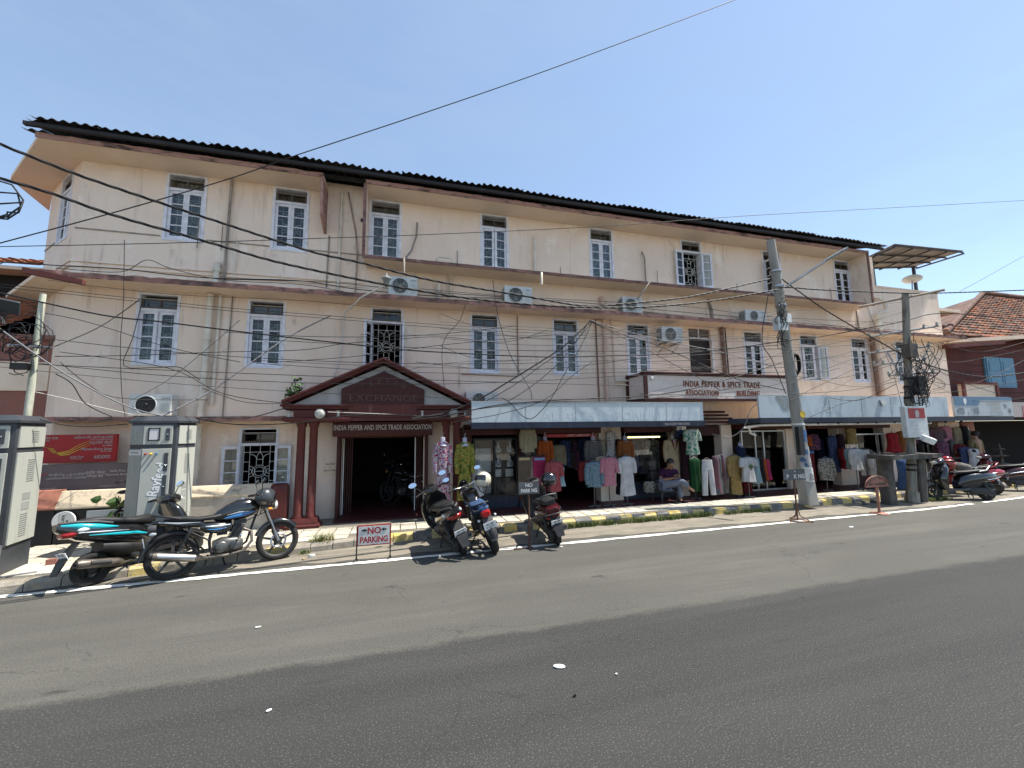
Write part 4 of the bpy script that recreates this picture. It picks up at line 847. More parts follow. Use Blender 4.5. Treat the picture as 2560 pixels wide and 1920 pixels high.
t = MB(); t.loft([[(-2.49, 9.02, .12), (-2.18, 9.02, .12), (-2.18, 9.24, .12), (-2.49, 9.24, .12)], [(-2.49, 9.02, .88), (-2.18, 9.02, .88), (-2.18, 9.24, .88), (-2.49, 9.24, .88)], [(-2.485, 9.05, .95), (-2.185, 9.05, .95), (-2.185, 9.23, .95), (-2.485, 9.23, .95)], [(-2.46, 9.10, .985), (-2.21, 9.10, .985), (-2.21, 9.2, .985), (-2.46, 9.2, .985)]], sm=False)
t.build('gate_post', 'red_paint', label='squat brick-red gate post with rounded top beside the portico', cat='post', bevel=.015)
rd = thing('round_sign', (-5.60, 8.93, .42), 'white round sign with green tree logo on the black wall', 'sign')
M = FM(-5.63, 8.97, .53); t = MB(); t.lathe([(.165, 0), (.165, .02), (.155, .024)], 28, M=M); t.build('disc', 'white', rd)
t = MB(); t.text('kerala', .085, M @ Matrix.Translation((.0, 0, .027)) @ Matrix.Rotation(R(-90), 4, 'Z'), off=.001); t.build('lettering', 'leaf', rd)
t = MB(); t.text("God's Own Country", .03, M @ Matrix.Translation((-.06, 0, .027)) @ Matrix.Rotation(R(-90), 4, 'Z')); t.add([(.03, -.01, .027), (.06, -.02, .027), (.075, .0, .027), (.05, .02, .027)], [(0, 1, 2, 3)], M=M); t.build('emblem', 'grass', rd)
bn = thing('banner', (-5.05, 8.95, .3), 'white printed banner on the black wall behind the teal scooter seat', 'banner')
t = MB(); t.box(-5.32, -4.56, 8.955, 8.985, .36, .68); t.build('sheet', 'dan_white', bn)
t = MB()
for k in range(7): t.tube([(-5.15+.05*k, 8.951, .42+.02*(k % 3)), (-5.1+.05*k, 8.951, .55+.03*(k % 2)), (-5.02+.04*k, 8.951, .5)], .006, 4)
t.prism([(-4.7, .58), (-4.66, .66), (-4.58, .66), (-4.6, .57)], 8.950, 8.954, 'y'); t.build('print', 'cab_dark', bn)
po = thing('post_office_board', (-5.85, 9.46, 1.5), 'red post office board with yellow wing stripes and white lettering', 'signboard')
t = MB(); t.box(-6.60, -5.27, 9.46, 9.52, 1.50, 2.02); t.build('board', 'sign_red', po)
t = MB()
for k in range(3):
    o_ = .042*k; pts = [(-6.42+o_*1.6, 1.80-o_*.2), (-6.30+o_, 1.785-o_*.25), (-6.22+o_*.8, 1.70-o_*.3), (-6.12+o_*.3, 1.675-o_*.5+.01), (-5.98, 1.72-o_*.8), (-5.85+o_*.3, 1.82-o_*.9), (-5.68+o_*.2, 1.905-o_*.9)]
    wd = [.003, .006, .008, .008, .007, .005, .0015]
    t.loft([[(x, 9.456, z-q), (x, 9.456, z+q)] for (x, z), q in zip(pts, wd)], sm=False, closed=False)
t.build('wing_stripes', 'yellow', po)
for s, sz, x, z, al in (('भारतीय डाक', .06, -6.44, 1.955, 'LEFT'), ('INDIA POST', .03, -6.44, 1.91, 'LEFT'), ('മട്ടാഞ്ചേരി ജെട്ടി', .062, -5.33, 1.965, 'RIGHT'), ('സബ് പോസ്റ്റ് ഓഫീസ്', .03, -5.33, 1.92, 'RIGHT'), ('मट्टांचेरी जेट्टी', .066, -5.33, 1.86, 'RIGHT'), ('उप डाकघर', .038, -5.33, 1.805, 'RIGHT'), ('Mattanchery Jetty', .066, -5.33, 1.745, 'RIGHT'), ('Sub Post Office', .028, -5.33, 1.70, 'RIGHT'), ('India Post', .05, -5.95, 1.605, 'LEFT'), ('Dak Seva-Jan Seva', .024, -5.95, 1.57, 'LEFT'), ('682002', .085, -5.34, 1.595, 'RIGHT')):
    MB().text(s, sz, FM(x, 9.456, z), off=.0008, align=al).build('lettering', 'text_grey', po)
pb = thing('payments_bank_board', (-5.6, 9.38, .95), 'dull purple-grey bank board below the red post office board', 'signboard')
t = MB(); t.box(-6.60, -4.98, 9.38, 9.43, .98, 1.475); t.build('board', 'sign_grey', pb)
for s, sz, x, z in (('ഇന്ത്യ പോസ്റ്റ്', .06, -5.92, 1.29), ('പേയ്‌മെന്റ്‌സ് ബാങ്ക്', .055, -5.92, 1.23), ('इंडिया पोस्ट', .065, -5.50, 1.31), ('पेमेंट्स बैंक', .06, -5.50, 1.245), ('India Post', .062, -5.16, 1.33), ('Payments Bank', .055, -5.18, 1.265), ('IPPB MATTANCHERY', .03, -6.2, 1.05), ('www.ippbonline.com', .03, -5.3, 1.06)): MB().text(s, sz, FM(x, 9.377, z), off=.0006).build('lettering', 'text_pale', pb)
t = MB(); t.loft([[(-6.55, 9.376, 1.1), (-6.52, 9.376, 1.17)], [(-6.42, 9.376, 1.2), (-6.4, 9.376, 1.24)], [(-6.2, 9.376, 1.33), (-6.2, 9.376, 1.34)]], closed=False, sm=False); t.build('bird_emblem', 'text_red', pb)

# ============================================================ feeder cabinets
def cabinet(plan, label, txt, z0=.14):
    """plan: five corners A left, B bow of the front, C right front, D right back, E left back"""
    c = sum((Vector((p[0], p[1], 0)) for p in plan), Vector())/5
    o = thing('feeder_cabinet', (c.x, c.y, z0), label, 'electrical cabinet', 'electrical feeder cabinets')
    def ring(s, z): return [(c.x+(p[0]-c.x)*s, c.y+(p[1]-c.y)*s, z) for p in plan]
    t = MB(); t.loft([ring(.96, z0), ring(.96, .50)], sm=False); t.build('base', 'cab_dark', o)
    t = MB(); t.loft([ring(.985, .50), ring(.985, 2.19)], sm=False); t.build('body', 'cab_dark', o)
    t = MB(); t.loft([ring(1.10, 2.19), ring(1.10, 2.225), ring(.86, 2.30)], sm=False); t.build('lid', 'cab_dark', o)
    def face(i, j, u0, u1, za, zb, m, nm, out=.012):
        a, b_ = Vector(plan[i]), Vector(plan[j]); Mf = frame(a, b_, (a.x, a.y, 0)); L = (b_-a).length
        q = MB(); q.box(L*u0, L*u1, za, zb, -.02, out, M=Mf); return q.build(nm, m, o, bevel=.004), Mf, L
    A, B, C_, D_ = 0, 1, 2, 3
    face(A, B, .06, 1.0, 1.84, 2.15, 'cab_panel', 'door_panel'); face(A, B, .06, 1.0, .52, 1.77, 'cab_panel', 'door_panel')  # left panels darker: shade of facing away from the sun, put in the colour
    face(B, C_, 0, .88, 1.84, 2.15, 'cab_grey', 'door_panel'); _, Mf, L = face(B, C_, 0, .88, .52, 1.77, 'cab_grey', 'door_panel')
    face(C_, D_, .1, .98, 1.84, 2.15, 'cab_grey', 'side_panel'); _, Ms, Ls = face(C_, D_, .1, .98, .52, 1.77, 'cab_grey', 'side_panel')
    for u0, u1, zz, nn in ((.5, .72, 1.92, 6), (.46, .7, 1.36, 11), (.4, .64, .60, 11)):
        for z in range(nn): MB().box(Ls*u0, Ls*u1, zz+.03*z, zz+.008+.03*z, .012, .018, M=Ms).build('vent_slat', 'cab_panel', o)
    for za, zb in ((1.10, 1.20), (.96, 1.07)): MB().box(Ls*.4, Ls*.66, za, zb, .012, .016, M=Ms).build('sticker', 'cab_panel', o)
    for za, zb in ((1.90, 2.10), (1.40, 1.70), (1.0, 1.34)): MB().box(L*.68, L*.80, za, zb, .0, .020, M=Mf).build('handle_plate', 'cab_dark', o)
    for z in (2.0, 1.50, 1.16): MB().ball((L*.74, z, .03), .014, 8, M=Mf).build('lock', 'chrome', o)
    if txt:
        q = MB(); e = .016
        for x0, x1, za, zb in ((L*.14, L*.14+e, 1.90, 2.11), (L*.5-e, L*.5, 1.90, 2.11), (L*.14, L*.5, 1.90, 1.90+e), (L*.14, L*.5, 2.11-e, 2.11)): q.box(x0, x1, za, zb, .012, .022, M=Mf)
        q.build('gauge_frame', 'black', o); q = MB(); q.box(L*.14+e, L*.5-e, 1.90+e, 2.11-e, .012, .016, M=Mf); q.build('gauge_window', 'paint_white', o)
        for k, m in enumerate(('tail_red', 'yellow', 'paint_blue')):
            q = MB(); q.lathe([(.016, .0), (.016, .03), (.010, .05)], 10, M=Mf @ Matrix.Translation((L*(.12+.16*k), 1.69, .012))); q.build('indicator_lamp', m, o)
        q = MB(); Mt = Mf @ Matrix.Translation((L*.55, 1.33, .0155)) @ Matrix.Rotation(R(80), 4, 'Z'); q.text('Rayfeed...', .19, Mt, off=.004, sx=.9)
        for k in range(4): q.box(L*.34+.025*k, L*.34+.025*k+.014, .93, 1.0, .0125, .0135, M=Mf)
        q.build('lettering', 'white', o)
        a, b_ = Vector(plan[0]), Vector(plan[1]); Ma = frame(a, b_, (a.x, a.y, 0)); La = (b_-a).length
        q = MB(); q.box(La*.08, La*.98, 1.67, 1.75, .0125, .0145, M=Ma); q.build('number_strip', 'paint_white', o); q = MB(); q.text('SEA STREET RMU-2', .035, Ma @ Matrix.Translation((La*.53, 1.71, .016)), sx=.62); q.build('strip_lettering', 'cab_dark', o)
        for u0, u1, zz, nn in ((.42, .62, 1.92, 6), (.36, .58, 1.36, 9), (.22, .42, .55, 9)):
            for z in range(nn): MB().box(La*u0, La*u1, zz+.033*z, zz+.01+.033*z, .0125, .018, M=Ma).build('vent_slat', 'cab_grey', o)
    else:
        q = MB(); a = Vector(plan[2]); q.tube([(a.x+.01, a.y-.04, .55), (a.x+.0, a.y-.05, .2), (a.x+.06, a.y-.04, .145), (a.x+.35, a.y+.08, .142)], .014, 6); q.build('earth_wire', 'cable_grey', o)
    return o
cabinet([(-4.30, 8.04), (-4.04, 7.88), (-3.62, 7.95), (-3.50, 8.32), (-4.24, 8.44)], 'grey metal feeder cabinet with white lettering behind the two motorbikes', True)
cabinet([(-6.0, 7.32), (-5.66, 7.12), (-5.17, 7.22), (-5.27, 7.84), (-6.0, 7.9)], 'grey feeder cabinet cut off by the left edge of the picture', False)
t = MB(); t.box(-5.42, -5.12, 6.85, 6.98, .75, .98); t.build('carton', 'cardboard', label='brown carton edge in front of the left cabinet', cat='carton')
t = MB(); t.prism([(0, 0), (.11, .02), (.1, .09), (.0, .08)], 0, .08, 'z', M=Matrix.Translation((-4.95, 7.62, .135))); t.build('brick', 'neigh_brick', label='broken red brick lying on the pavement behind the teal scooter', cat='brick')

# ============================================================ neighbouring houses
def tiles(mb, o, u, v, nu, nv, lift=.05):
    """courses of curved clay tiles over the parallelogram o + u, v (v runs up the slope); two materials"""
    n = u.cross(v).normalized(); n = n if n.z > 0 else -n
    for j in range(nv):
        for i in range(nu):
            a = o+u*(i/nu)+v*(j/nv); du = u/nu; dv = v/nv*1.12; lf = lift*(1+rnd.uniform(-.25, .25))
            vs = [a+n*lf*.55, a+du*.3+n*lf*1.2, a+du*.8+n*lf*.95, a+du*1.0+n*lf*.55, a+dv+n*.0, a+dv+du*.3+n*lf*.35, a+dv+du*.8+n*lf*.2, a+dv+du+n*.0, a, a+du]
            mb.add(vs, [(0, 1, 5, 4), (1, 2, 6, 5), (2, 3, 7, 6), (8, 9, 3, 2, 1, 0)], 0 if rnd.random() < .75 else 1)
nl = thing('neighbour_house', (-10, 10.2, 0), 'brick-red and cream house with clay tiled roof at the left edge', 'house')
t = MB(); t.box(-16, -6.82, 10.2, 10.4, 0, 4.02); t.build('wall', 'neigh_brick', nl)
t = MB(); t.box(-16, -6.9, 10.17, 10.197, 2.90, 3.48); t.build('wall_panel', 'cream_ledge', nl)
t = MB(); t.box(-16, -6.84, 10.12, 10.196, 3.93, 4.03); t.build('cornice', 'neigh_brick', nl)
t = MB(); tiles(t, Vector((-16, 10.1, 4.06)), Vector((8.1, 0, 0)), Vector((0, 2.4, 1.35)), 40, 13); t.build('roof_tiles', ['roof_tile', 'roof_tile_old'], nl, kind='stuff')
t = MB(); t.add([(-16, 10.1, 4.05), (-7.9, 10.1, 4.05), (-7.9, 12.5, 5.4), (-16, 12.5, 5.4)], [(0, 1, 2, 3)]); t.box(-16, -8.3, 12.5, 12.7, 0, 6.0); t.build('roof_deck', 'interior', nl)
t = MB(); t.box(-16, -8.45, 12.0, 13.6, 5.98, 6.06); t.build('upper_slab', 'cream_ledge', nl); t = MB(); tiles(t, Vector((-16, 11.95, 6.1)), Vector((7.5, 0, 0)), Vector((0, 2.0, .8)), 34, 8); t.build('roof_tiles', ['roof_tile', 'roof_tile_old'], nl, kind='stuff')
t = MB(); t.box(-8.5, -8.05, 12.6, 18, 0, 5.0); t.build('rear_wall', 'cream', nl)
nr = thing('neighbour_house', (26, 11, 0), 'maroon house with old brown tiled hip roof and blue shutters at the right', 'house')
t = MB(); t.box(19.9, 45, 10.6, 10.8, 2.2, 5.95); t.box(19.9, 20.1, 10.8, 18, 0, 5.8); t.build('wall', 'neigh_maroon', nr)
t = MB()
for k in range(9): t.box(22.0, 45, 10.575, 10.597, 3.0+.27*k, 3.02+.27*k)
t.build('board_joint', 'dark_red', nr)
A_, B_, C2, D2 = Vector((19.75, 9.95, 5.35)), Vector((45, 9.95, 5.6)), Vector((45, 13.2, 8.75)), Vector((29.6, 13.2, 8.75))
t = MB(); nv = 20
for j in range(nv):
    f0 = j/nv; L0 = A_.lerp(D2, f0); L1 = B_.lerp(C2, f0); up = (C2-B_)/nv
    tiles(t, L0, L1-L0, up, max(10, int((L1-L0).length/.26)), 1)
t.build('roof_tiles', ['roof_tile_old', 'roof_tile'], nr, kind='stuff')
t = MB(); t.add([A_-Vector((0, 0, .02)), B_-Vector((0, 0, .02)), C2, D2], [(0, 1, 2, 3)]); t.add([A_-Vector((0, 0, .02)), D2, Vector((19.75, 18, 5.35))], [(0, 1, 2)]); t.tube([A_+Vector((0, 0, .1)), D2+Vector((0, 0, .12)), C2+Vector((0, 0, .12))], .12, 6); t.build('roof_deck', 'roof_tile_old', nr)
sh = MB(); sh.box(23.05, 24.95, 10.54, 10.598, 3.45, 4.72); sh = sh.build('shutter_frame', 'blue_shutter', nr)
for x in (23.12, 24.02):
    t = MB(); t.box(x, x+.85, 10.51, 10.538, 3.5, 4.68); t.build('shutter_leaf', 'blue_shutter', sh)
    for z in (3.6, 4.15):
        t = MB(); t.box(x+.12, x+.73, 10.495, 10.508, z, z+.4); t.build('shutter_panel', 'blue_shutter', sh)
t = MB(); t.box(19.9, 21.75, 9.75, 9.9, 2.7, 3.45); t.build('terrace_parapet', 'cream_ledge', nr); t = MB(); t.box(19.85, 21.8, 9.70, 9.95, 3.452, 3.53); t.box(21.70, 21.82, 9.69, 9.748, 2.7, 3.45); t.box(19.8, 19.93, 9.69, 9.748, 2.7, 3.45); t.build('parapet_trim', 'neigh_maroon', nr)
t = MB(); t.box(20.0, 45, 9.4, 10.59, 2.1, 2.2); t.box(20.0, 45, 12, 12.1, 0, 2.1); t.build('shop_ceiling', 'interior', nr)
js = thing('jeweller_sign', (23, 9.3, 2.15), 'white fascia with red capital letters at the right edge', 'signboard')
t = MB(); t.box(20.4, 30, 9.28, 9.38, 2.21, 2.75); t.build('board', 'text_grey', js); t = MB(); t.text('JEWELLERY', .46, FM(23.15, 9.276, 2.44), off=.006); t.build('lettering', 'np_red', js)
# soffit and brown beam that bridge the gap on the right
t = MB(); t.prism([(19.42, 4.98), (24.0, 5.35), (24.0, 5.5), (19.42, 5.10)], 9.75, 10.2, 'y'); t.build('link_slab', 'cream_ledge', bld); t = MB(); t.prism([(19.0, 4.72), (22.3, 5.02), (22.3, 5.16), (19.0, 4.86)], 9.55, 9.72, 'y'); t.build('link_beam', 'neigh_maroon', bld)
# terrace shelter
ts = thing('terrace_shelter', (19, 11, 6.9), 'sheet-metal shelter on thin posts over the roof terrace at right', 'shelter')
q4 = [Vector((16.3, 9.2, 8.18)), Vector((19.5, 9.02, 8.2)), Vector((19.55, 10.45, 8.22)), Vector((17.0, 11.4, 8.25))]
for k in range(6):
    a0, a1 = q4[0].lerp(q4[1], k/6), q4[0].lerp(q4[1], (k+.97)/6); b0, b1 = q4[3].lerp(q4[2], k/6), q4[3].lerp(q4[2], (k+.97)/6); up = Vector((0, 0, .02))
    t = MB(); t.loft([[a0, a1, a1+up, a0+up], [b0, b1, b1+up, b0+up]], sm=False); t.build('roof_sheet', 'shelter_sheet', ts)
t = MB()
for f in (.02, .35, .68, .98): t.tube([q4[0].lerp(q4[3], f)-Vector((0, 0, .04)), q4[1].lerp(q4[2], f)-Vector((0, 0, .04))], .03, 4)
for f in (.0, .25, .5, .75, 1): t.tube([q4[0].lerp(q4[1], f)-Vector((0, 0, .09)), q4[3].lerp(q4[2], f)-Vector((0, 0, .09))], .03, 4)
t.build('frame', 'cab_dark', ts)
for p, tp in ((Vector((16.55, 10.1, 6.4)), 8.1), (Vector((19.2, 10.35, 6.4)), 8.1)):
    t = MB(); t.box(p.x-.04, p.x+.04, p.y-.04, p.y+.04, p.z, tp); t.build('post', 'cab_dark', ts)
t = MB(); t.box(16.1, 21, 10.05, 17.9, 6.3, 6.42); t.build('terrace_floor', 'cream_ledge', bld)
ds = thing('satellite_dish', (18.9, 10.3, 6.9), 'white satellite dish tilted up on the terrace parapet', 'satellite dish')
M = Matrix.Translation((18.95, 10.3, 7.56)) @ Matrix.Rotation(R(18), 4, 'Y') @ Matrix.Rotation(R(-8), 4, 'X')
t = MB(); t.lathe([(.001, -.07), (.12, -.06), (.22, -.02), (.29, .02), (.295, .025), (.22, -.005), (.12, -.04), (.001, -.05)], 24, M=M, cap=False); t.build('reflector', 'ac_white', ds); t = MB(); t.tube([(18.55, 10.1, 6.86), (18.8, 10.25, 7.15), (18.93, 10.3, 7.49)], .02, 6); t.build('arm', 'steel', ds)

# ============================================================ poles
pl = thing('utility_pole', (9.55, 7.75, 0), 'tall grey leaning utility pole with torn posters and a street lamp', 'utility pole')
def pa(z): return Vector((9.58-.055*z-.0008*z*z*z*.3, 7.75, z))
t = MB()
for z0, z1, h0, h1 in ((.1, .75, .17, .15), (.75, 1.0, .15, .135)): t.loft([[(pa(z).x+u*h, 7.75+v*h*.8, z) for u, v in ((-1, -1), (1, -1), (1, 1), (-1, 1))] for z, h in ((z0, h0), (z1, h1))], sm=False)
t.build('base', 'concrete', pl, bevel=.03)
t = MB(); t.tube([pa(z) for z in (.9, 2, 3, 4, 5, 6, 6.78)], [.135, .13, .122, .116, .11, .105, .10], 16); t.build('shaft', 'concrete', pl)
k = 0
for z0, z1, a0, a1, m in ((1.50, 1.98, 200, 330, 'p_poster'), (1.0, 1.49, 195, 335, 'p_poster'), (.66, .99, 210, 340, 'paper'), (1.62, 1.90, 252, 305, 'paper_blue'), (1.22, 1.42, 225, 285, 'paper_blue'), (1.28, 1.5, 290, 325, 'paper'), (.70, .85, 250, 290, 'p_poster')):
    t = MB(); k += 1; rr = .136+.0025*k
    t.loft([[pa(z)+Vector((math.cos(R(a))*rr*(1.0 if z > 1 else 1.22), math.sin(R(a))*rr*(1.0 if z > 1 else 1.22), (rnd.uniform(-.02, .02)))) for z in (z0, z1)] for a in [a0+(a1-a0)*i/8 for i in range(9)]], sm=False, closed=False); t.build('poster', m, pl)
t = MB(); c = pa(2.28)+Vector((.03, -.132, 0)); t.lathe([(.085, 0), (.085, .006)], 18, M=FM(c.x, c.y, c.z)); t.build('round_sticker', 'yellow', pl)
t = MB(); t.lathe([(.139, 2.02), (.139, 2.06)], 16, M=Matrix.Translation((pa(2.04).x, 7.75, 0))); t.build('band', 'white', pl)
t = MB(); t.box(9.19, 9.33, 7.52, 7.62, 1.30, 1.98); t.build('side_box', 'ac_dark', pl)
t = MB(); t.cbox(9.0, 7.58, 4.50, .30, .16, .32); t.build('junction_box', 'ac_white', pl); t = MB(); t.cbox(9.28, 7.6, 4.68, .12, .1, .22); t.build('junction_box', 'white', pl)
t = MB()
for z in (5.95, 5.55, 5.05): t.lathe([(.135, z-.02), (.135, z+.02)], 14, M=Matrix.Translation((pa(z).x, 7.75, 0)))
t.build('clamp', 'steel', pl)
a = pa(5.5); e = Vector((9.98, 7.05, 6.02))
t = MB(); t.tube([a+Vector((.1, -.1, 0)), e], .03, 8); t.build('lamp_arm', 'steel', pl)
t = MB(); d = (e-a).normalized(); t.loft([[e+d*f+Vector((0, q*w_, zz)) for q, zz in ((-1, 0), (-.7, .04), (.7, .04), (1, 0), (.7, -.02), (-.7, -.02))] for f, w_ in ((-.05, .04), (.1, .075), (.35, .075), (.48, .04))], sm=False); t.build('lamp_head', 'ac_grille', pl)
t = MB(); c = pa(3.55)+Vector((.18, -.02, 0))
for q in range(7): t.tube([(c.x+.03+.004*q, c.y-.05+.018*q, c.z+math.sin(R(30*i))*(.26+.012*q)) if 0 else (c.x+.02*q*.4+.10*math.cos(R(30*i)), c.y-.05+.02*q, c.z+(.24+.015*q)*math.sin(R(30*i))) for i in range(13)], .012, 5)
t.build('cable_coil', 'cable', pl)
t = MB(); rr = random.Random(3)
for q in range(14):
    z = 5.4-rr.random()*.6; x = pa(z).x-.12; zz = 3.9+rr.random()*.9
    t.tube(spline([(x+.1, 7.58, z), (x-.15-rr.random()*.12, 7.5, z-.35), (x-.22+rr.random()*.2, 7.5, (z+zz)/2), (x-.12-rr.random()*.25, 7.52, zz), (x+.05, 7.58, zz-.1*rr.random())]), .005+.005*rr.random(), 5)
t.build('cable_tangle', 'cable', pl, kind='stuff')

pr = thing('utility_pole', (12.75, 7.5, 0), 'weathered utility pole with cross arms, insulators and a tangle of cables at right', 'utility pole')
def pb_(z): return Vector((12.72+.13*z, 7.5, z))
t = MB(); t.tube([pb_(z) for z in (0, .25, .3, 1.5, 3, 4.5, 5.62)], [.15, .135, .10, .097, .092, .082, .075], 10); t.build('shaft', 'old_pole', pr)
ad = Vector((.42, -.9, 0)).normalized()
def arm(z, l0, l1, tilt=0., r=.035, nm='cross_arm'):
    c = pb_(z); t = MB(); p, q = c-ad*l0+Vector((0, 0, -tilt*l0)), c+ad*l1+Vector((0, 0, tilt*l1))
    t.tube([p, q], r, 4, sm=False); t.build(nm, 'steel' if z < 5.4 else 'old_pipe', pr); return p, q
ends = [arm(5.5, 1.0, .75, .02), arm(4.55, .8, .62, .02, .03), arm(4.05, .85, .45, .0, .028), arm(3.7, .7, .35, .03, .028), arm(3.35, .4, .5, .0, .03)]
for (p, q) in ends[1:]:
    for f in (.02, .2, .8, .97):
        c = p.lerp(q, f); t = MB(); t.lathe([(.010, 0), (.022, .025), (.032, .04), (.022, .06), (.032, .08), (.014, .11)], 8, M=Matrix.Translation(c)); t.build('insulator', 'porcelain', pr)
for s in (-1, 1):
    t = MB(); t.tube([pb_(4.05)+ad*s*.42, pb_(3.1)+ad*s*.06], .022, 4); t.build('brace', 'steel', pr)
t = MB(); t.cbox(13.05, 7.35, 3.95, .28, .2, .36); t.build('fuse_box', 'vent_brown', pr)
t = MB(); t.cbox(13.25, 7.36, 3.02, .24, .16, .5); t.build('meter_box', 'ac_dark', pr)
t = MB(); rr = random.Random(5)
for q in range(46):
    z0 = 4.4-rr.random()*1.6; z1 = 2.4+rr.random()*1.0; c0, c1 = pb_(z0), pb_(z1); a0, a1 = rr.uniform(-.55, .5), rr.uniform(-.32, .38)
    t.tube(spline([c0+ad*a0*.6+Vector((0, -.12, 0)), c0+ad*(a0*.9)+Vector((rr.uniform(-.25, .25), -.18, -.5*(z0-z1)*rr.random())), c1.lerp(c0, .3)+Vector((a1, -.2, 0)), c1+Vector((a1*1.2, -.2, -.05)), c1+Vector((a1*.2, -.16, -.12))]), .004+.005*rr.random(), 5)
for q in range(7):
    c = pb_(2.72+.06*q)+Vector((rr.uniform(-.12, .12), -.15-.02*q, 0)); ra = rr.uniform(.22, .36)
    t.tube([c+Vector((ra*math.cos(R(30*i+q*20)), .05*math.sin(R(60*i)), ra*.9*math.sin(R(30*i+q*20)))) for i in range(11)], .008, 5)
t.build('cable_tangle', 'cable', pr, kind='stuff')
t = MB()
for z in (3.22, 3.0, 2.7, .95, .82): t.lathe([(.10, z-.03), (.112, z), (.10, z+.03)], 12, M=Matrix.Translation((pb_(z).x, 7.5, 0)))
t.build('cable_lashing', 'cable', pr)
nb = thing('notice_box', (12.78, 7.28, 1.65), 'pale metal notice box with a dark red picture on the right utility pole', 'box')
t = MB(); t.box(12.42, 13.20, 7.24, 7.36, 1.66, 2.46); t.build('case', 'ac_white', nb, bevel=.01); t = MB(); t.box(12.52, 13.12, 7.232, 7.238, 2.15, 2.41); t.build('picture', 'np_red', nb)
t = MB(); t.prism([(12.76, 2.17), (12.88, 2.17), (12.9, 2.3), (12.86, 2.36), (12.78, 2.36), (12.74, 2.3)], 7.226, 7.230, 'y'); t.build('figure', 'text_grey', nb)
t = MB()
for k in range(4): t.box(12.55, 13.0-.08*k, 7.233, 7.238, 1.78+.09*k, 1.787+.09*k)
t.build('print_lines', 'text_grey', nb)
nc = thing('camera_housing', (12.9, 7.15, 1.5), 'small white camera housing under the notice box', 'camera')
t = MB(); t.cbox(0, 0, 0, .26, .16, .15, M=Matrix.Translation((12.95, 7.14, 1.60)) @ Euler((R(20), R(25), R(-30))).to_matrix().to_4x4()); t.build('case', 'white', nc, bevel=.02); t = MB(); t.tube([(12.8, 7.35, 1.62), (12.9, 7.18, 1.62)], .03, 6); t.build('bracket', 'steel', nc)

pq = thing('utility_pole', (-5.77, 8.2, 0), 'slim pale green utility pole behind the left feeder cabinet', 'utility pole')
t = MB(); t.tube([(-5.77, 8.2, .1), (-5.76, 8.2, 3.0), (-5.755, 8.2, 4.33)], [.050, .046, .040], 12); t.build('shaft', 'pale_pole', pq)
t = MB(); t.tube([(-6.06, 8.12, 3.44), (-5.5, 8.12, 3.42)], .022, 4, sm=False); t.build('cross_arm', 'steel', pq)
t = MB(); t.cbox(-5.84, 8.08, 3.10, .20, .10, .10); t.build('splice_box', 'black', pq)
t = MB(); rr = random.Random(8)
for q in range(16):
    c = Vector((-5.8+rr.uniform(-.2, .12), 8.06, 3.32+rr.uniform(-.25, .4))); ra = rr.uniform(.08, .26)
    t.tube([c+Vector((ra*math.cos(R(33*i+q*40)), rr.uniform(-.03, .03), ra*1.1*math.sin(R(33*i+q*40)))) for i in range(9)], .007, 5)
t.build('cable_tangle', 'cable', pq, kind='stuff')
fl = thing('flood_lamp', (-4.88, 6.5, 3.55), 'black flood lamp head at the left edge', 'lamp')
M = Matrix.Translation((-4.93, 6.5, 3.66)) @ Euler((R(-55), R(8), R(20))).to_matrix().to_4x4()
t = MB(); t.cbox(0, 0, 0, .26, .19, .04, M=M); t.build('head', 'cab_dark', fl, bevel=.01); t = MB(); t.tube([(-5.1, 6.55, 3.42), (-4.98, 6.5, 3.6)], .015, 5); t.build('bracket', 'black', fl)
t = MB(); rr = random.Random(9)
for q in range(9):
    c = Vector((-5.02, 6.5, 3.42)); ra = .10+.02*rr.random()
    t.tube([c+Vector((ra*math.cos(R(30*i)), rr.uniform(-.03, .03), ra*1.2*math.sin(R(30*i)))) for i in range(12)], .008, 5)
t.build('cable_coil', 'cable', label='coil of black cable hanging below the flood lamp', cat='cable')
t = MB()
for q in range(3): t.tube([P(-10, 450+30*q, 6.2), P(30+14*q, 462+22*q, 6.2), P(58-6*q, 500+16*q, 6.2), P(46-14*q, 530, 6.2), P(18, 548-6*q, 6.2), P(-10, 545, 6.2)], .010, 6)
t.build('cable_loop', 'cable', label='drooping loops of black cable against the sky at the left edge', cat='cable')
# bell lamp on a white conduit
bl = thing('bell_lamp', P(905, 715, 8.7), 'grey bell-shaped street lamp on a white conduit arm', 'lamp')
c = P(966, 700, 8.7)
t = MB(); t.lathe([(.012, .16), (.02, .10), (.10, .04), (.105, .02), (.07, .0), (.055, -.10), (.03, -.13), (.012, -.16)], 16, M=Matrix.Translation(c)); t.build('shade', 'ac_grille', bl)
t = MB(); t.tube([P(955, 717, 8.75), P(905, 742, 9.1), P(878, 768, 9.4), P(862, 780, 9.65), P(858, 830, 9.72), P(850, 900, 9.72), P(826, 962, 9.7)], .018, 8); t.build('conduit', 'cable_white', bl)

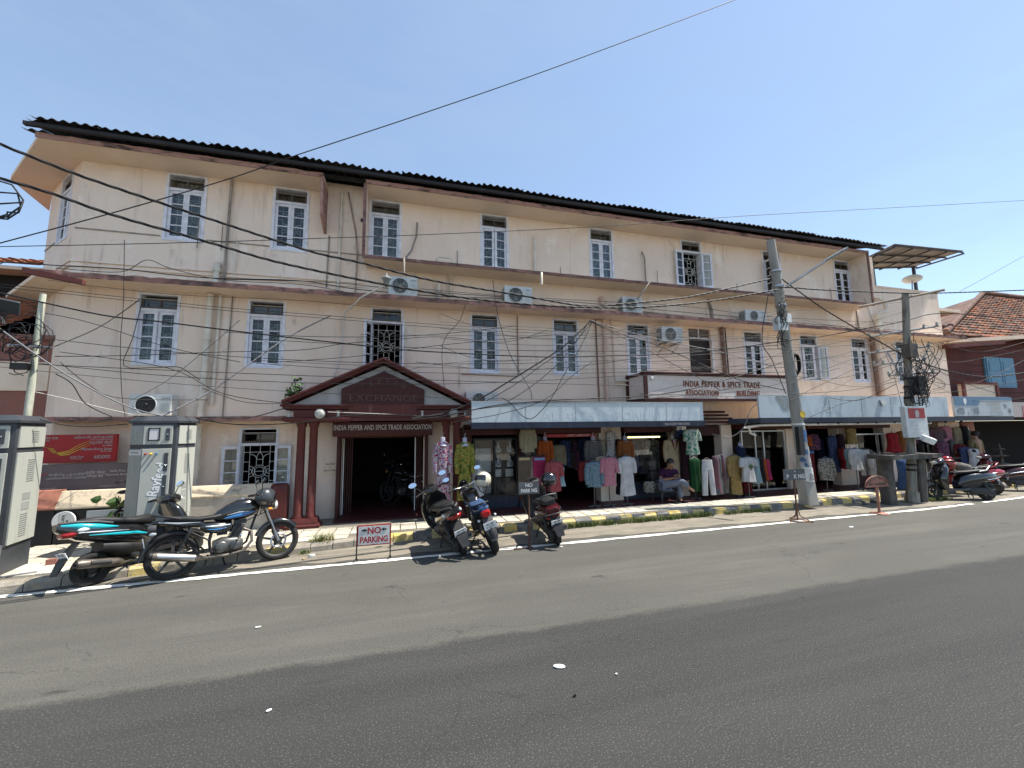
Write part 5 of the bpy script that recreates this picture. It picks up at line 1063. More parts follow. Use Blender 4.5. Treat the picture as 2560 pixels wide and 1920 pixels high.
# stone bench-like platform
st = thing('stone_platform', (12.5, 7.4, 0), 'old dark stone slab on two stout posts beside the right pole', 'stone platform')
t = MB()
t.loft([[(x, y+rnd.uniform(-.015, .015), z+rnd.uniform(-.012, .012)) for y, z in ((7.15, 1.13), (7.15, 1.24), (7.7, 1.25), (7.7, 1.14))] for x in [11.58+.185*i for i in range(11)]], sm=False); t.build('slab', 'old_stone', st)
for x, wd in ((11.88, .135), (13.02, .10)):
    t = MB(); t.loft([[(x+u*wd*s+rnd.uniform(-.02, .02), 7.5+v*.13*s+rnd.uniform(-.02, .02), z) for u, v in ((-1, -1), (0, -1.1), (1, -1), (1.1, 0), (1, 1), (-1, 1))] for z, s in ((.0, 1.0), (.3, .98), (.6, 1.0), (.9, .96), (1.13, .94))], sm=False); t.build('post', 'old_stone', st, bevel=.03)

# ============================================================ no-parking signs
def lettering(o, s, sz, M, m, **k):
    t = MB(); t.text(s, sz, M, **k); return t.build('lettering', m, o)
o = thing('parking_sign', (-.4, 6.85, 0), 'white no-parking board with red border and red letters on short legs', 'sign', 'no-parking signs')
t = MB(); t.box(-.645, -.145, 6.85, 6.87, .235, .545); t.build('border', 'np_red', o); t = MB(); t.box(-.628, -.162, 6.842, 6.848, .252, .528); t.build('panel', 'np_white', o)
t = MB(); t.text('NO', .135, FM(-.395, 6.839, .455), off=.004, sx=.95); t.text('PARKING', .125, FM(-.395, 6.839, .32), off=.004, sx=.80); t.build('lettering', 'np_red', o)
t = MB()
for s in (-1, 1): t.prism([(-.395+s*.10, .47), (-.395+s*.15, .495), (-.395+s*.15, .48), (-.395+s*.185, .48), (-.395+s*.185, .46), (-.395+s*.15, .46), (-.395+s*.15, .445)][::s], 6.836, 6.840, 'y')
t.build('arrows', 'black', o)
for x in (-.65, -.15):
    t = MB(); t.tube([(x, 6.875, .53), (x, 6.875, .06), (x-.02, 6.86, .03), (x-.035, 6.80, .0)], .011, 6); t.tube([(x, 6.875, .06), (x+.01, 6.95, .0)], .011, 6); t.build('leg', 'black', o)
def postsign(name, x, y, zc, wd, ht, label, txt, yaw=0):
    o = thing(name, (x, y, 0), label, 'sign', 'no-parking signs'); M0 = Matrix.Translation((x, y, 0)) @ Matrix.Rotation(yaw, 4, 'Z')
    t = MB(); t.box(-wd/2, wd/2, -.02, -.008, zc-ht/2, zc+ht/2, M=M0); t.build('panel', 'np_grey', o)
    t = MB(); t.tube([M0 @ Vector((0, 0, .02)), M0 @ Vector((0, 0, zc+ht/2-.02))], .017, 6); t.build('post', 'rust', o)
    t = MB()
    for s, sz, dx, dz, sx in txt: t.text(s, sz, M0 @ FM(dx, -.022, zc+dz), off=.003, sx=sx)
    t.build('lettering', 'np_white', o); return o, M0
o, M0 = postsign('parking_sign', 2.12, 6.73, 1.0, .375, .20, 'dark grey no-parking plate on a thin rusty post beside the maroon scooter', (('NO', .085, 0, .045, 1.0), ('PARK NG', .082, 0, -.045, .86)), R(2))
t = MB(); t.tube([M0 @ Vector((-.28, 0, .012)), M0 @ Vector((.06, 0, .012))], .012, 5); t.tube([M0 @ Vector((0, -.06, .012)), M0 @ Vector((0, .1, .012))], .012, 5); t.tube([M0 @ Vector((0, 0, .012)), M0 @ Vector((0, 0, .07))], .022, 6); t.build('foot', 'rust', o)
o, M0 = postsign('parking_sign', 8.08, 6.82, .97, .54, .23, 'dark no-parking plate with worn letters in front of the leaning pole', (('P', .12, -.17, -.045, .95), ('K NG', .12, .12, -.045, .95), ('o', .06, .02, .07, .9)), R(-4))
for k in range(3):
    t = MB(); a = R(120*k+75); t.tube([M0 @ Vector((.015*math.cos(a), .015*math.sin(a), .28)), M0 @ Vector((.05*math.cos(a), .05*math.sin(a), .12)), M0 @ Vector((.2*math.cos(a), .2*math.sin(a), .03)), M0 @ Vector((.27*math.cos(a), .27*math.sin(a), .012))], .011, 5); t.build('leg', 'rust', o)
t = MB(); t.lathe([(.25, .0), (.25, .025), (.22, .025), (.22, 0)], 3, M=M0 @ Matrix.Rotation(R(75), 4, 'Z'), cap=False); t.build('base_frame', 'rust', o)
o = thing('parking_sign', (10.42, 6.79, 0), 'terracotta half-round no-parking sign on a post by the stone platform', 'sign', 'no-parking signs')
t = MB(); t.prism([(10.05, .60), (10.79, .60)]+arc(10.42, .62, .37, .235, 0, 180, 14), 6.765, 6.785, 'y'); t.build('panel', 'np_brown', o)
t = MB(); t.tube([(x, 6.76, z) for x, z in arc(10.42, .625, .345, .21, 0, 180, 14)], .008, 4); t.text('NO PARKING', .09, FM(10.42, 6.762, .655), off=.003)
for i, ch in enumerate('Crafts Bazaar'):
    a = R(157-134*i/12); t.text(ch, .075, FM(10.42+.285*math.cos(a), 6.762, .635+.165*math.sin(a)) @ Matrix.Rotation((a-R(90))*.62, 4, 'Z'), off=.001)
t.build('lettering', 'black', o); t = MB(); t.tube([(10.42, 6.79, .02), (10.42, 6.79, .62)], .028, 8); t.build('post', 'np_brown', o); t = MB(); t.lathe([(.17, 0), (.17, .018), (.05, .03)], 14, M=Matrix.Translation((10.42, 6.79, .003))); t.build('base', 'np_brown', o)

# ============================================================ overhead cables
def cable(pts, r, label, m='cable', n=5, grp=None, twist=False, sub=6, cat='cable'):
    pts = [Vector(p) for p in pts]; out = []
    for i in range(len(pts)-1):          # Catmull-Rom through the points
        p0 = pts[max(i-1, 0)]; p1 = pts[i]; p2 = pts[i+1]; p3 = pts[min(i+2, len(pts)-1)]
        for k in range(sub):
            f = k/sub; out.append(.5*((2*p1)+(p2-p0)*f+(2*p0-5*p1+4*p2-p3)*f*f+(3*p1-p0-3*p2+p3)*f*f*f))
    out.append(pts[-1]); t = MB()
    if twist:
        # strands wound round one another
        acc = [0]
        for a, b_ in zip(out, out[1:]): acc.append(acc[-1]+(b_-a).length)
        fine = []; N = int(acc[-1]/.07); j = 0
        for q in range(N+1):
            s = acc[-1]*q/N
            while j < len(out)-2 and acc[j+1] < s: j += 1
            fine.append(out[j].lerp(out[j+1], (s-acc[j])/max(1e-6, acc[j+1]-acc[j])))
        for ph in range(3):
            t.tube([p+Vector((0, math.cos(q*.75+ph*2.09), math.sin(q*.75+ph*2.09)))*r*.62 for q, p in enumerate(fine)], r*.62, 4)
    else: t.tube(out, r, n)
    return t.build('cable', m, label=label, cat=cat, group=grp)
def seg(lst, r, label, Ya, Yb=None, **k):
    Yb = Ya if Yb is None else Yb; n = len(lst); x0, x1 = lst[0][0], lst[-1][0]
    return cable([P(x, y, Ya+(Yb-Ya)*((x-x0)/(x1-x0) if x1 != x0 else i/(n-1))) for i, (x, y) in enumerate(lst)], r, label, **k)
seg([(-60, 335), (0, 360), (71, 389), (203, 440), (380, 500), (560, 559), (677, 597), (793, 633), (907, 658), (1080, 701), (1294, 737), (1454, 764), (1556, 760), (1680, 748), (1759, 735), (1925, 697)], 0.016, 'upper of the two thick twisted black cables strung to the leaning pole', 5.4, 7.6, twist=True)
seg([(-60, 430), (0, 446), (127, 483), (278, 536), (456, 587), (560, 617), (685, 653), (849, 689), (971, 713), (1091, 734), (1207, 750), (1352, 763), (1500, 769), (1640, 766), (1786, 751), (1945, 724)], 0.016, 'lower of the two thick twisted black cables strung to the leaning pole', 5.4, 7.6, twist=True)
seg([(1955, 698), (2010, 738), (2060, 773), (2130, 815), (2202, 856), (2283, 899), (2389, 932), (2478, 942), (2570, 930)], 0.015, 'thick black cable sloping down right from the leaning pole past the right pole', 7.6, 7.3, twist=True)
seg([(1945, 717), (1993, 720), (2060, 725), (2272, 733), (2400, 731), (2570, 725)], 0.015, 'thick twisted black cable running right from the leaning pole across the sky', 7.6, 7.2, twist=True)
seg([(1880, -18), (1836, 0), (1389, 168), (1041, 289), (741, 388), (579, 445), (300, 527), (-20, 613)], .008, 'long thin wire crossing the open sky diagonally', 6.6)
seg([(-20, 617), (280, 611), (560, 604), (824, 595), (1080, 586), (1500, 566), (1860, 540), (2200, 521), (2580, 500)], .006, 'thin wire running level in front of the top-floor windows', 6.8)
seg([(-20, 728), (0, 732), (253, 787), (400, 804), (560, 824), (702, 841), (930, 866), (1060, 878), (1353, 892), (1530, 889), (1660, 885), (1786, 876), (1980, 850), (2060, 840), (2250, 805), (2330, 785), (2420, 786), (2580, 802)], .013, 'thick black cable sagging across the first-floor windows', 8.2, 7.4)
for k, (dy, nm) in enumerate(((0, 'upper'), (7, 'lower'))): seg([(-20, 708+dy), (347, 747+dy), (560, 769+dy), (829, 790+dy), (1100, 812+dy), (1380, 828+dy), (1660, 841+dy), (1960, 850+dy)], .0055, nm+' of a pair of thin wires across the first-floor windows', 8.5)
seg([(405, 1040), (500, 993), (560, 955), (715, 846), (827, 789)], .014, 'grey sheathed service cable rising from the Rayfeed cabinet to the wall'.replace('Rayfeed', 'right feeder'), 8.1, 9.6, m='cable_grey')
seg([(-20, 806), (0, 822), (157, 931), (311, 1013), (405, 1040)], .011, 'grey cable sloping down to the top of the right feeder cabinet', 7.6, 8.0, m='cable_grey')
seg([(137, 866), (253, 815), (349, 749)], .009, 'cable from the slim pole rising to the first-floor window at left', 8.15, 9.7)
seg([(137, 891), (314, 889), (560, 880), (753, 875), (854, 860), (950, 852), (1100, 842), (1260, 855), (1370, 825)], .007, 'thin wire sagging from the slim pole along the first floor', 8.2, 9.3)
seg([(311, 600), (310, 686), (308, 767), (301, 863), (305, 989), (314, 1045)], .006, 'thin wire hanging straight down left of the first-floor left window', 9.2)
cable([P(352, 767, 9.74), P(330, 850, 9.74), P(309, 914, 9.74), P(380, 919, 9.75), P(443, 917, 9.75), P(470, 930, 9.74), P(501, 951, 9.7)], .007, 'wire bent round below the first-floor left window', sub=3)
seg([(0, 660), (25, 656), (162, 665), (300, 672), (430, 687), (545, 696), (748, 702), (900, 724), (1100, 741), (1270, 746)], .010, 'dark cable laid along the wall just above the first ledge', 9.5)
seg([(140, 670), (300, 680), (367, 650), (430, 672), (560, 700), (760, 712), (930, 738), (1250, 756)], .007, 'thin cable tacked in a peak above the first ledge', 9.45)
seg([(560, 698), (820, 706), (1050, 728), (1400, 752), (1650, 775), (1870, 795), (2050, 812), (2250, 826)], .008, 'black cable running along the ledge behind the air conditioners', 9.55)
seg([(1050, 722), (1300, 742), (1700, 765), (1930, 792), (2240, 808)], .006, 'thinner cable above the one along the ledge', 9.6)
seg([(1480, 800), (1410, 865), (1350, 905), (1270, 955), (1190, 1002), (1110, 1032), (1030, 1046)], .017, 'thick cable bundle sloping from the wall anchor down to the portico', 9.0, 8.6)
seg([(1484, 801), (1425, 868), (1366, 905), (1285, 963), (1200, 1010), (1120, 1040), (1035, 1050)], .009, 'thin cable hanging beside the thick bundle above the portico', 9.0, 8.6)
seg([(1475, 800), (1440, 855), (1400, 905), (1330, 965), (1260, 1008), (1200, 1030), (1120, 1046)], .009, 'slack cable below the thick bundle left of the wall anchor', 9.05, 8.5)
seg([(1474, 802), (1560, 838), (1640, 862), (1740, 905), (1850, 950), (1960, 975)], .012, 'cable from the wall anchor down right across the balcony letters', 9.0, 8.2)
seg([(1474, 800), (1580, 832), (1690, 858), (1800, 880), (1930, 915)], .010, 'cable from the wall anchor across the dark balcony door', 9.0, 7.9, m='cable_grey')
seg([(1474, 803), (1600, 866), (1720, 930), (1800, 975)], .008, 'thin cable dropping steeply right from the wall anchor', 9.0, 8.6)
cable([P(1480, 806, 8.9), P(1450, 870, 8.8), P(1411, 935, 8.6), P(1385, 985, 8.45), P(1360, 1020, 8.4), P(1328, 1047, 8.4), P(1300, 1035, 8.4), P(1277, 1008, 8.45), P(1255, 995, 8.6)], .009, 'black cable hanging in a deep loop over the pale blue signboard')
seg([(1232, 700), (1245, 790), (1277, 890), (1323, 970), (1330, 1000)], .008, 'cable running down the wall from the second air conditioner', 9.1, 9.4)
seg([(1170, 742), (1150, 800), (1116, 840), (1105, 880), (1110, 960), (1118, 1010)], .007, 'wire hanging down the wall above the portico', 9.3)
seg([(1030, 1050), (1110, 1040), (1250, 1012), (1400, 1000), (1570, 992), (1700, 978), (1830, 945), (1960, 905)], .012, 'black cable lying along the top of the pale blue signboard', 8.4)
seg([(1030, 1047), (1200, 1022), (1350, 1006), (1560, 1000), (1740, 985), (1900, 958)], .008, 'thinner cable along the top of the pale blue signboard', 8.45)
seg([(1130, 1055), (1250, 1035), (1360, 1000), (1430, 940), (1480, 905)], .007, 'thin wire curving up across the pale blue signboard', 8.4)
seg([(490, 1045), (560, 1058), (640, 1062), (760, 1055), (860, 1040), (950, 1036), (1060, 1040), (1110, 1034)], .011, 'cable sagging from the feeder cabinet along the front of the portico', 8.1, 8.6)
seg([(500, 1043), (620, 1044), (700, 1024), (722, 1018)], .010, 'short black cable meeting the left tip of the pediment', 8.3, 8.7)
seg([(505, 970), (610, 1005), (720, 1009)], .006, 'thin wire drooping on the wall left of the pediment', 9.6)
seg([(820, 1030), (960, 1035), (1060, 1042)], .006, 'pale thin wire strung under the pediment', 8.75, m='cable_white')
seg([(80, 978), (180, 1000), (250, 1018), (335, 1037)], .006, 'white thin wire behind the slim pole', 9.0, m='cable_white')
seg([(100, 1048), (160, 1062), (230, 1066), (320, 1060)], .009, 'black cable between the two feeder cabinets', 7.5, 8.0)
seg([(140, 935), (180, 960), (215, 1010), (280, 1042)], .008, 'black cable hanging from the slim pole to the ledge', 8.2, 9.2)
seg([(150, 905), (215, 957), (300, 995), (520, 1000)], .006, 'thin wire from the slim pole toward the drain pipe', 8.2, 9.6)
for k, (a, c, e) in enumerate((((1560, 905), (1760, 900), (1960, 890)), ((1520, 860), (1750, 872), (1955, 862)), ((1640, 925), (1800, 925), (1965, 918)), ((1540, 940), (1760, 935), (1970, 930)))): seg([a, c, e], .006, '%s of four thin wires converging on the leaning pole from the left' % ('second from bottom', 'top', 'third from bottom', 'bottom')[(0, 1, 2, 3)[k]], 8.8, 7.8)
for k, (a, c, e) in enumerate((((1965, 880), (2120, 850), (2215, 812)), ((1968, 905), (2110, 885), (2230, 830)), ((1972, 960), (2110, 905), (2240, 860)), ((1975, 1000), (2120, 930), (2245, 880)), ((1980, 940), (2100, 945), (2255, 905)), ((1975, 985), (2130, 975), (2260, 950)), ((1985, 1060), (2120, 1005), (2245, 985)))): seg([a, c, e], .0065, '%s wire from the top among those strung between the two right poles' % ('first', 'second', 'third', 'fourth', 'fifth', 'sixth', 'seventh')[k], 7.6, 7.45)
for k, (a, c, e) in enumerate((((2310, 812), (2430, 850), (2580, 900)), ((2300, 832), (2420, 825), (2580, 795)), ((2345, 855), (2450, 880), (2580, 850)), ((2300, 905), (2420, 960), (2580, 1010)), ((2310, 950), (2430, 960), (2580, 890)), ((2290, 985), (2420, 975), (2580, 945)), ((2400, 728), (2470, 690), (2580, 628)))): seg([a, c, e], .0065, '%s wire of the fan leaving the right pole toward the right edge' % ('second', 'third', 'fourth', 'sixth', 'fifth', 'lowest', 'topmost')[k], 7.4, 7.0)
web = [((-10, 765), (200, 800), (420, 868), (600, 905)), ((150, 880), (420, 920), (560, 985), (730, 1010)), ((120, 700), (420, 735), (760, 752), (1000, 775)), ((560, 830), (800, 842), (1060, 838), (1290, 815)), ((700, 905), (900, 890), (1110, 862), (1380, 838)), ((1100, 845), (1300, 862), (1530, 862), (1760, 845)), ((1040, 905), (1240, 925), (1420, 918), (1600, 895)), ((1500, 815), (1640, 835), (1790, 850), (1940, 838)), ((1600, 905), (1760, 920), (1880, 935), (1975, 962)), ((1540, 1000), (1680, 968), (1840, 930), (1960, 880)), ((1600, 985), (1750, 985), (1900, 970), (2100, 920)), ((860, 985), (1000, 930), (1150, 905), (1330, 900)), ((2000, 870), (2080, 900), (2160, 915), (2250, 905)), ((1990, 925), (2090, 960), (2180, 965), (2255, 935)), ((2300, 880), (2380, 905), (2460, 895), (2580, 870)), ((2290, 930), (2390, 990), (2480, 1005), (2580, 990)), ((2010, 800), (2100, 815), (2190, 800), (2270, 775)), ((2030, 1000), (2110, 960), (2200, 900), (2265, 850)), ((1290, 760), (1430, 800), (1560, 815), (1700, 812)), ((330, 1000), (420, 950), (520, 870), (600, 800))]
rw = random.Random(21)
for k in range(15):
    x0 = rw.choice((-20, 640, 900, 1100, 1300, 1500)); x1 = rw.choice((1300, 1600, 1960, 1960, 2260)) if x0 < 1200 else rw.choice((1960, 2260)); ya = rw.uniform(770, 960) - (60 if x0 < 200 else 0)*rw.random(); yb = ya+rw.uniform(-70, 70)+(x1-x0)*.01; sg = rw.uniform(4, 60)
    web.append(tuple((x0+(x1-x0)*f, ya+(yb-ya)*f+sg*4*f*(1-f)) for f in (0, .25, .5, .75, 1)))
for w4 in web: seg(list(w4), rw.uniform(.003, .0065), 'one of the thin slack wires in the web strung across the first floor', 9.0, 8.0, grp='web of thin wires', sub=5)
seg([(2075, 995), (2150, 1000), (2240, 960)], .008, 'slack cable drooping over the grey signboard', 8.3, 7.5)
seg([(2160, 745), (2200, 850), (2235, 940), (2260, 1040)], .006, 'thin wire dropping past the right end of the building', 9.0, 7.5)
seg([(1965, 985), (1930, 900), (1905, 850), (1920, 740)], .010, 'black cable looping down beside the leaning pole', 7.5)
cable([P(1905, 1005, 8.6), P(1880, 1020, 8.7), P(1858, 1070, 8.7), P(1825, 1092, 8.9), P(1780, 1085, 9.1)], .012, 'grey hose looping below the gap between the signboards', m='cable_grey')

# ============================================================ two-wheelers (x forward, y left, z up; origin on the ground under the middle)
def wheel(o, x, r, wd, rim_m, spokes=5, rr=.64, hubr=.06):
    M = Matrix.Translation((x, 0, r)) @ Matrix.Rotation(R(90), 4, 'X')
    t = MB(); t.lathe([(r*rr, -wd*.36), (r*.80, -wd*.5), (r*.93, -wd*.42), (r, -wd*.16), (r, wd*.16), (r*.93, wd*.42), (r*.80, wd*.5), (r*rr, wd*.36), (r*rr, -wd*.36)], 32, M=M, cap=False)
    w_ = t.build('wheel', 'rubber', o)
    t = MB(); t.lathe([(r*rr*1.02, -wd*.36), (r*rr*.92, -wd*.30), (r*rr*.92, wd*.30), (r*rr*1.02, wd*.36)], 32, M=M, cap=False); t.lathe([(hubr, -wd*.45), (hubr, wd*.45)], 16, M=M)
    for k in range(spokes):
        a = R(360/spokes*k+18); c, s = math.cos(a), math.sin(a); t.loft([[(c*q-s*h, s*q+c*h, -wd*.16), (c*q+s*h, s*q-c*h, -wd*.16), (c*q+s*h, s*q-c*h, wd*.16), (c*q-s*h, s*q+c*h, wd*.16)] for q, h in ((hubr*.8, .020), (r*rr*.95, .013))], sm=False, M=M)
    t.build('rim', rim_m, w_)
    return w_
def fender(o, x, r, a0, a1, hw, m, th=.012, nm='fender'):
    t = MB(); secs = []
    for i in range(13):
        a = R(a0+(a1-a0)*i/12); c, s = math.cos(a), math.sin(a); q = []
        for yy, dr in ((-hw, -.05), (-hw*.75, 0), (0, .018), (hw*.75, 0), (hw, -.05)): q.append((x+c*(r+dr), yy, r*0+RW+s*(r+dr)))
        for yy, dr in ((hw*.96, -.05), (hw*.7, -th), (0, .018-th), (-hw*.7, -th), (-hw*.96, -.05)): q.append((x+c*(r+dr), yy, RW+s*(r+dr)))
        secs.append(q)
    t.loft(secs); return t.build(nm, m, o)
RW = .3
def mirror(o, base, tip, rx=.075, rz=.05, tilt=0., cone='plastic'):
    t = MB(); t.tube([base, Vector(base).lerp(Vector(tip), .5)+Vector((.01, 0, .01)), tip], .006, 6); M = Matrix.Translation(tip) @ Matrix.Rotation(tilt, 4, 'Z') @ Matrix.Rotation(R(-90+26), 4, 'Y')
    t.loft([[(math.cos(R(30*k))*rz*s+.03, math.sin(R(30*k))*rx*s, z) for k in range(12)] for z, s in ((0, 1), (-.018, .9), (-.034, .5))], M=M)
    m = t.build('mirror', cone, o); t = MB(); t.loft([[(math.cos(R(30*k))*rz*s+.03, math.sin(R(30*k))*rx*s, z) for k in range(12)] for z, s in ((.0015, .95), (.004, .9))], M=M); t.build('mirror_glass', 'mirror', m)
def plate(o, x, z, tilt, txt, wd=.2, ht=.10):
    M = Matrix.Translation((x, 0, z)) @ Matrix.Rotation(R(-90), 4, 'Z') @ Matrix.Rotation(R(90)-tilt, 4, 'X')
    t = MB(); t.box(-wd/2, wd/2, -ht/2, ht/2, 0, .006, M=M); p = t.build('number_plate', 'white', o)
    t = MB()
    for k, s in enumerate(txt): t.text(s, .046, M @ Matrix.Translation((0, .024-.047*k, .0075)), off=.001)
    t.build('lettering', 'black', p)
def body(name, secs, m, o, p=2.6, n=18, cy=0.):
    t = MB(); t.loft([sell(x, hw, z0, z1, p, n, cy) for x, hw, z0, z1 in secs]); return t.build(name, m, o)
def skinpatch(name, path, wd, off, m, o, both=True):
    """a painted stripe or panel laid on a body side: path of (x, y, z), half width wd per point"""
    first = None
    for s in ((1, -1) if both else (-1,)):
        t = MB(); t.loft([[(x, s*(y+off), z-w_), (x, s*(y+off+.004), z), (x, s*(y+off), z+w_), (x, s*(y-.01), z+w_), (x, s*(y-.01), z-w_)] for (x, y, z), w_ in zip(path, wd)]); t.build(name, m, o)
def indicator(o, x, y, z, m='lens', r=(.04, .022, .022)):
    t = MB(); t.ball((x, y, z), r, 10); t.build('indicator', m, o)

def scooter(label, pos, heading, lean, paint, accent, seat='seat_black', style='sport', plate_txt=None, steer=0., floor='plastic', group='parked motorcycles and scooters', rail='plastic_grey', tail='tail_red', muf='exhaust', mirrors=True, stripes=True, front=None):
    global RW
    front = front or paint; RW = .215
    o = thing('scooter', pos, label, 'scooter', group, local=True, rot=(lean, 0, heading))
    wheel(o, -.62, .215, .10, 'engine_dark', 3, .58, .05); wf = wheel(o, .62, .215, .09, 'engine_dark', 3, .58, .05)
    # front end
    fender(o, .62, .235, 20, 165, .065, front)
    t = MB()
    for s in (-1, 1): t.tube([(.62, s*.065, .215), (.54, s*.065, .46)], .018, 6)
    t.build('fork', 'engine_dark', o)
    t = MB()   # apron and leg shield
    t.loft([[(.40+fx+bow*(1-(q/3.)**2)+.0, q/3.*hw, z) for q in (-3, -2, -1, 0, 1, 2, 3)]+[(.40+fx-.05+bow*.4*(1-(q/3.)**2), q/3.*hw*.96, z) for q in (3, 2, 1, 0, -1, -2, -3)] for z, hw, fx, bow in ((.27, .16, .02, .05), (.36, .22, .03, .11), (.50, .25, .04, .15), (.66, .26, .02, .15), (.80, .235, -.03, .13), (.90, .15, -.07, .10), (.95, .09, -.09, .06))]); t.build('leg_shield', front, o)
    t = MB(); t.loft([[(.60-.02*k, -.075+.03*k, .50+.10*k), (.62-.02*k, 0, .50+.10*k), (.60-.02*k, .075-.03*k, .50+.10*k)] for k in range(3)], closed=False); t.build('apron_insert', accent, o)
    # handlebar head
    hd = Matrix.Translation((.36, 0, 0)) @ Matrix.Rotation(steer, 4, 'Z') @ Matrix.Translation((-.36, 0, 0))
    t = MB(); t.loft([sell(x, hw, z0, z1, 2.4, 16) for x, hw, z0, z1 in ((.20, .06, .95, 1.00), (.26, .13, .92, 1.04), (.36, .15, .90, 1.07), (.44, .12, .90, 1.05), (.49, .06, .93, 1.01))], M=hd); t.build('handlebar_cowl', front, o)
    t = MB(); t.loft([sell(x, hw, z0, z1, 2.2, 14) for x, hw, z0, z1 in ((.47, .085, .925, 1.015), (.50, .075, .93, 1.01), (.515, .04, .95, .99))], M=hd); t.build('headlamp', 'lens', o)
    t = MB(); t.loft([sell(x, hw, z0, z1, 2.2, 12) for x, hw, z0, z1 in ((.235, .08, 1.005, 1.045), (.30, .09, 1.02, 1.062))], M=hd); t.build('instrument_panel', 'visor', o)
    for s in (-1, 1):
        t = MB(); t.tube([(.30, s*.12, .995), (.27, s*.22, 1.0), (.23, s*.34, .985)], .017, 8, M=hd); t.build('handle_grip', 'rubber', o)
        t = MB(); t.tube([(.33, s*.16, .995), (.33, s*.22, .99), (.29, s*.33, .965)], .007, 5, M=hd); t.build('brake_lever', 'plastic', o)
        if mirrors: mirror(o, hd @ Vector((.30, s*.17, 1.01)), hd @ Vector((.30, s*.30, 1.16)))
    # floor, body, seat
    t = MB(); t.loft([[(x, -hw, z), (x, hw, z), (x, hw, z+.05), (x, -hw, z+.05)] for x, hw, z in ((.44, .15, .27), (.3, .16, .245), (-.02, .165, .245), (-.14, .16, .27))], sm=False); t.build('floorboard', floor, o)
    if style == 'sport':
        S = ((.06, .10, .34, .50), (-.02, .165, .32, .66), (-.18, .190, .40, .725), (-.38, .20, .47, .76), (-.58, .19, .54, .79), (-.76, .155, .61, .825), (-.90, .095, .70, .85), (-.985, .045, .775, .868))
        Z = ((.10, .09, .65, .76), (.02, .15, .66, .81), (-.20, .155, .70, .80), (-.36, .15, .735, .835), (-.56, .135, .78, .885), (-.70, .10, .80, .89), (-.76, .05, .83, .875))
    else:
        S = ((.06, .10, .33, .48), (-.02, .165, .30, .64), (-.20, .195, .36, .70), (-.42, .205, .40, .72), (-.62, .19, .45, .72), (-.78, .15, .51, .71), (-.88, .09, .56, .68))
        Z = ((.10, .09, .65, .715), (.0, .15, .66, .755), (-.22, .155, .69, .76), (-.40, .15, .70, .785), (-.60, .13, .71, .80), (-.74, .09, .715, .785))
    body('body_shell', S, paint, o); body('seat', Z, seat, o, 3)
    body('belly_panel', ((.02, .14, .25, .42), (-.15, .165, .26, .48), (-.35, .165, .30, .52), (-.55, .13, .40, .56)), 'plastic', o)
    if stripes:
        if style == 'sport':
            skinpatch('stripe', [(-.95, .05, .835), (-.80, .132, .80), (-.62, .178, .755), (-.42, .19, .71)], (.016, .036, .034, .006), .008, accent, o); skinpatch('stripe', [(-.72, .165, .66), (-.45, .198, .615), (-.2, .193, .575), (-.04, .168, .53)], (.004, .018, .022, .005), .006, accent, o)
            skinpatch('silver_stripe', [(-.82, .14, .715), (-.55, .195, .67), (-.3, .198, .635)], (.004, .012, .003), .006, 'paint_silver', o)
        else: skinpatch('stripe', [(-.62, .195, .60), (-.35, .21, .555), (-.05, .178, .50)], (.008, .012, .006), .006, accent, o)
    # tail
    xt = S[-1][0]; zt = (S[-1][2]+S[-1][3])/2
    t = MB(); t.loft([sell(xt+dx, hw, zt-.05-h0, zt+h1-.02, 2.4, 14) for dx, hw, h0, h1 in ((.20, .135, .10, -.03), (.11, .115, .11, -.04), (.06, .085, .10, -.05), (.045, .05, .07, -.06))]); t.build('tail_lamp', tail, o)
    for s in (-1, 1): indicator(o, xt+.24, s*.135, zt-.075, 'lens', (.085, .03, .032))
    if style == 'sport':
        for s in (-1, 1):
            t = MB(); t.tube([(-.45, s*.13, .77), (-.62, s*.15, .82), (-.85, s*.09, .865), (-.93, s*.03, .865)], .016, 8); t.build('grab_rail', rail, o)
    else:
        t = MB(); t.tube([(-.45, .13, .73), (-.60, .165, .76), (-.74, .13, .88), (-.78, 0, .90), (-.74, -.13, .88), (-.60, -.165, .76), (-.45, -.13, .73)], .016, 8); t.build('grab_rail', rail, o)
        t = MB(); t.tube([(-.55, .21, .52), (-.75, .19, .56), (-.93, .12, .60), (-.97, 0, .61), (-.93, -.12, .60), (-.75, -.19, .56), (-.55, -.21, .52)], .010, 6); t.build('bumper_rail', 'chrome' if rail == 'alum' else 'plastic_grey', o)
    t = MB(); t.loft([[(x, -hw, z), (x, hw, z), (x+.02, hw, z-.012), (x+.02, -hw, z-.012)] for x, hw, z in ((-.78, .07, .60), (-.86, .085, .50), (-.93, .085, .38), (-1.0, .06, .24))], sm=False); t.build('mud_flap', 'plastic', o)
    plate(o, -.905, .45, R(-22), plate_txt or ('KL 43', 'A 217'))
    # drive train
    t = MB(); M = Matrix.Translation((-.62, 0, .215)) @ Matrix.Rotation(R(90), 4, 'X'); t.lathe([(.115, -.13), (.115, -.05)], 16, M=M); t.loft([sell(x, .05, z0, z1, 3, 12, .09) for x, z0, z1 in ((-.72, .14, .30), (-.5, .14, .33), (-.2, .17, .34), (-.08, .2, .31))]); t.build('engine_case', 'engine_dark', o)
    t = MB(); t.lathe([(.06, -.07), (.075, -.06), (.075, .07), (.04, .08)], 14, M=Matrix.Translation((-.16, -.06, .30)) @ Matrix.Rotation(R(90), 4, 'X')); t.tube([(-.10, -.05, .27), (-.2, -.09, .20), (-.35, -.12, .20)], .018, 8); t.build('engine', 'engine', o)
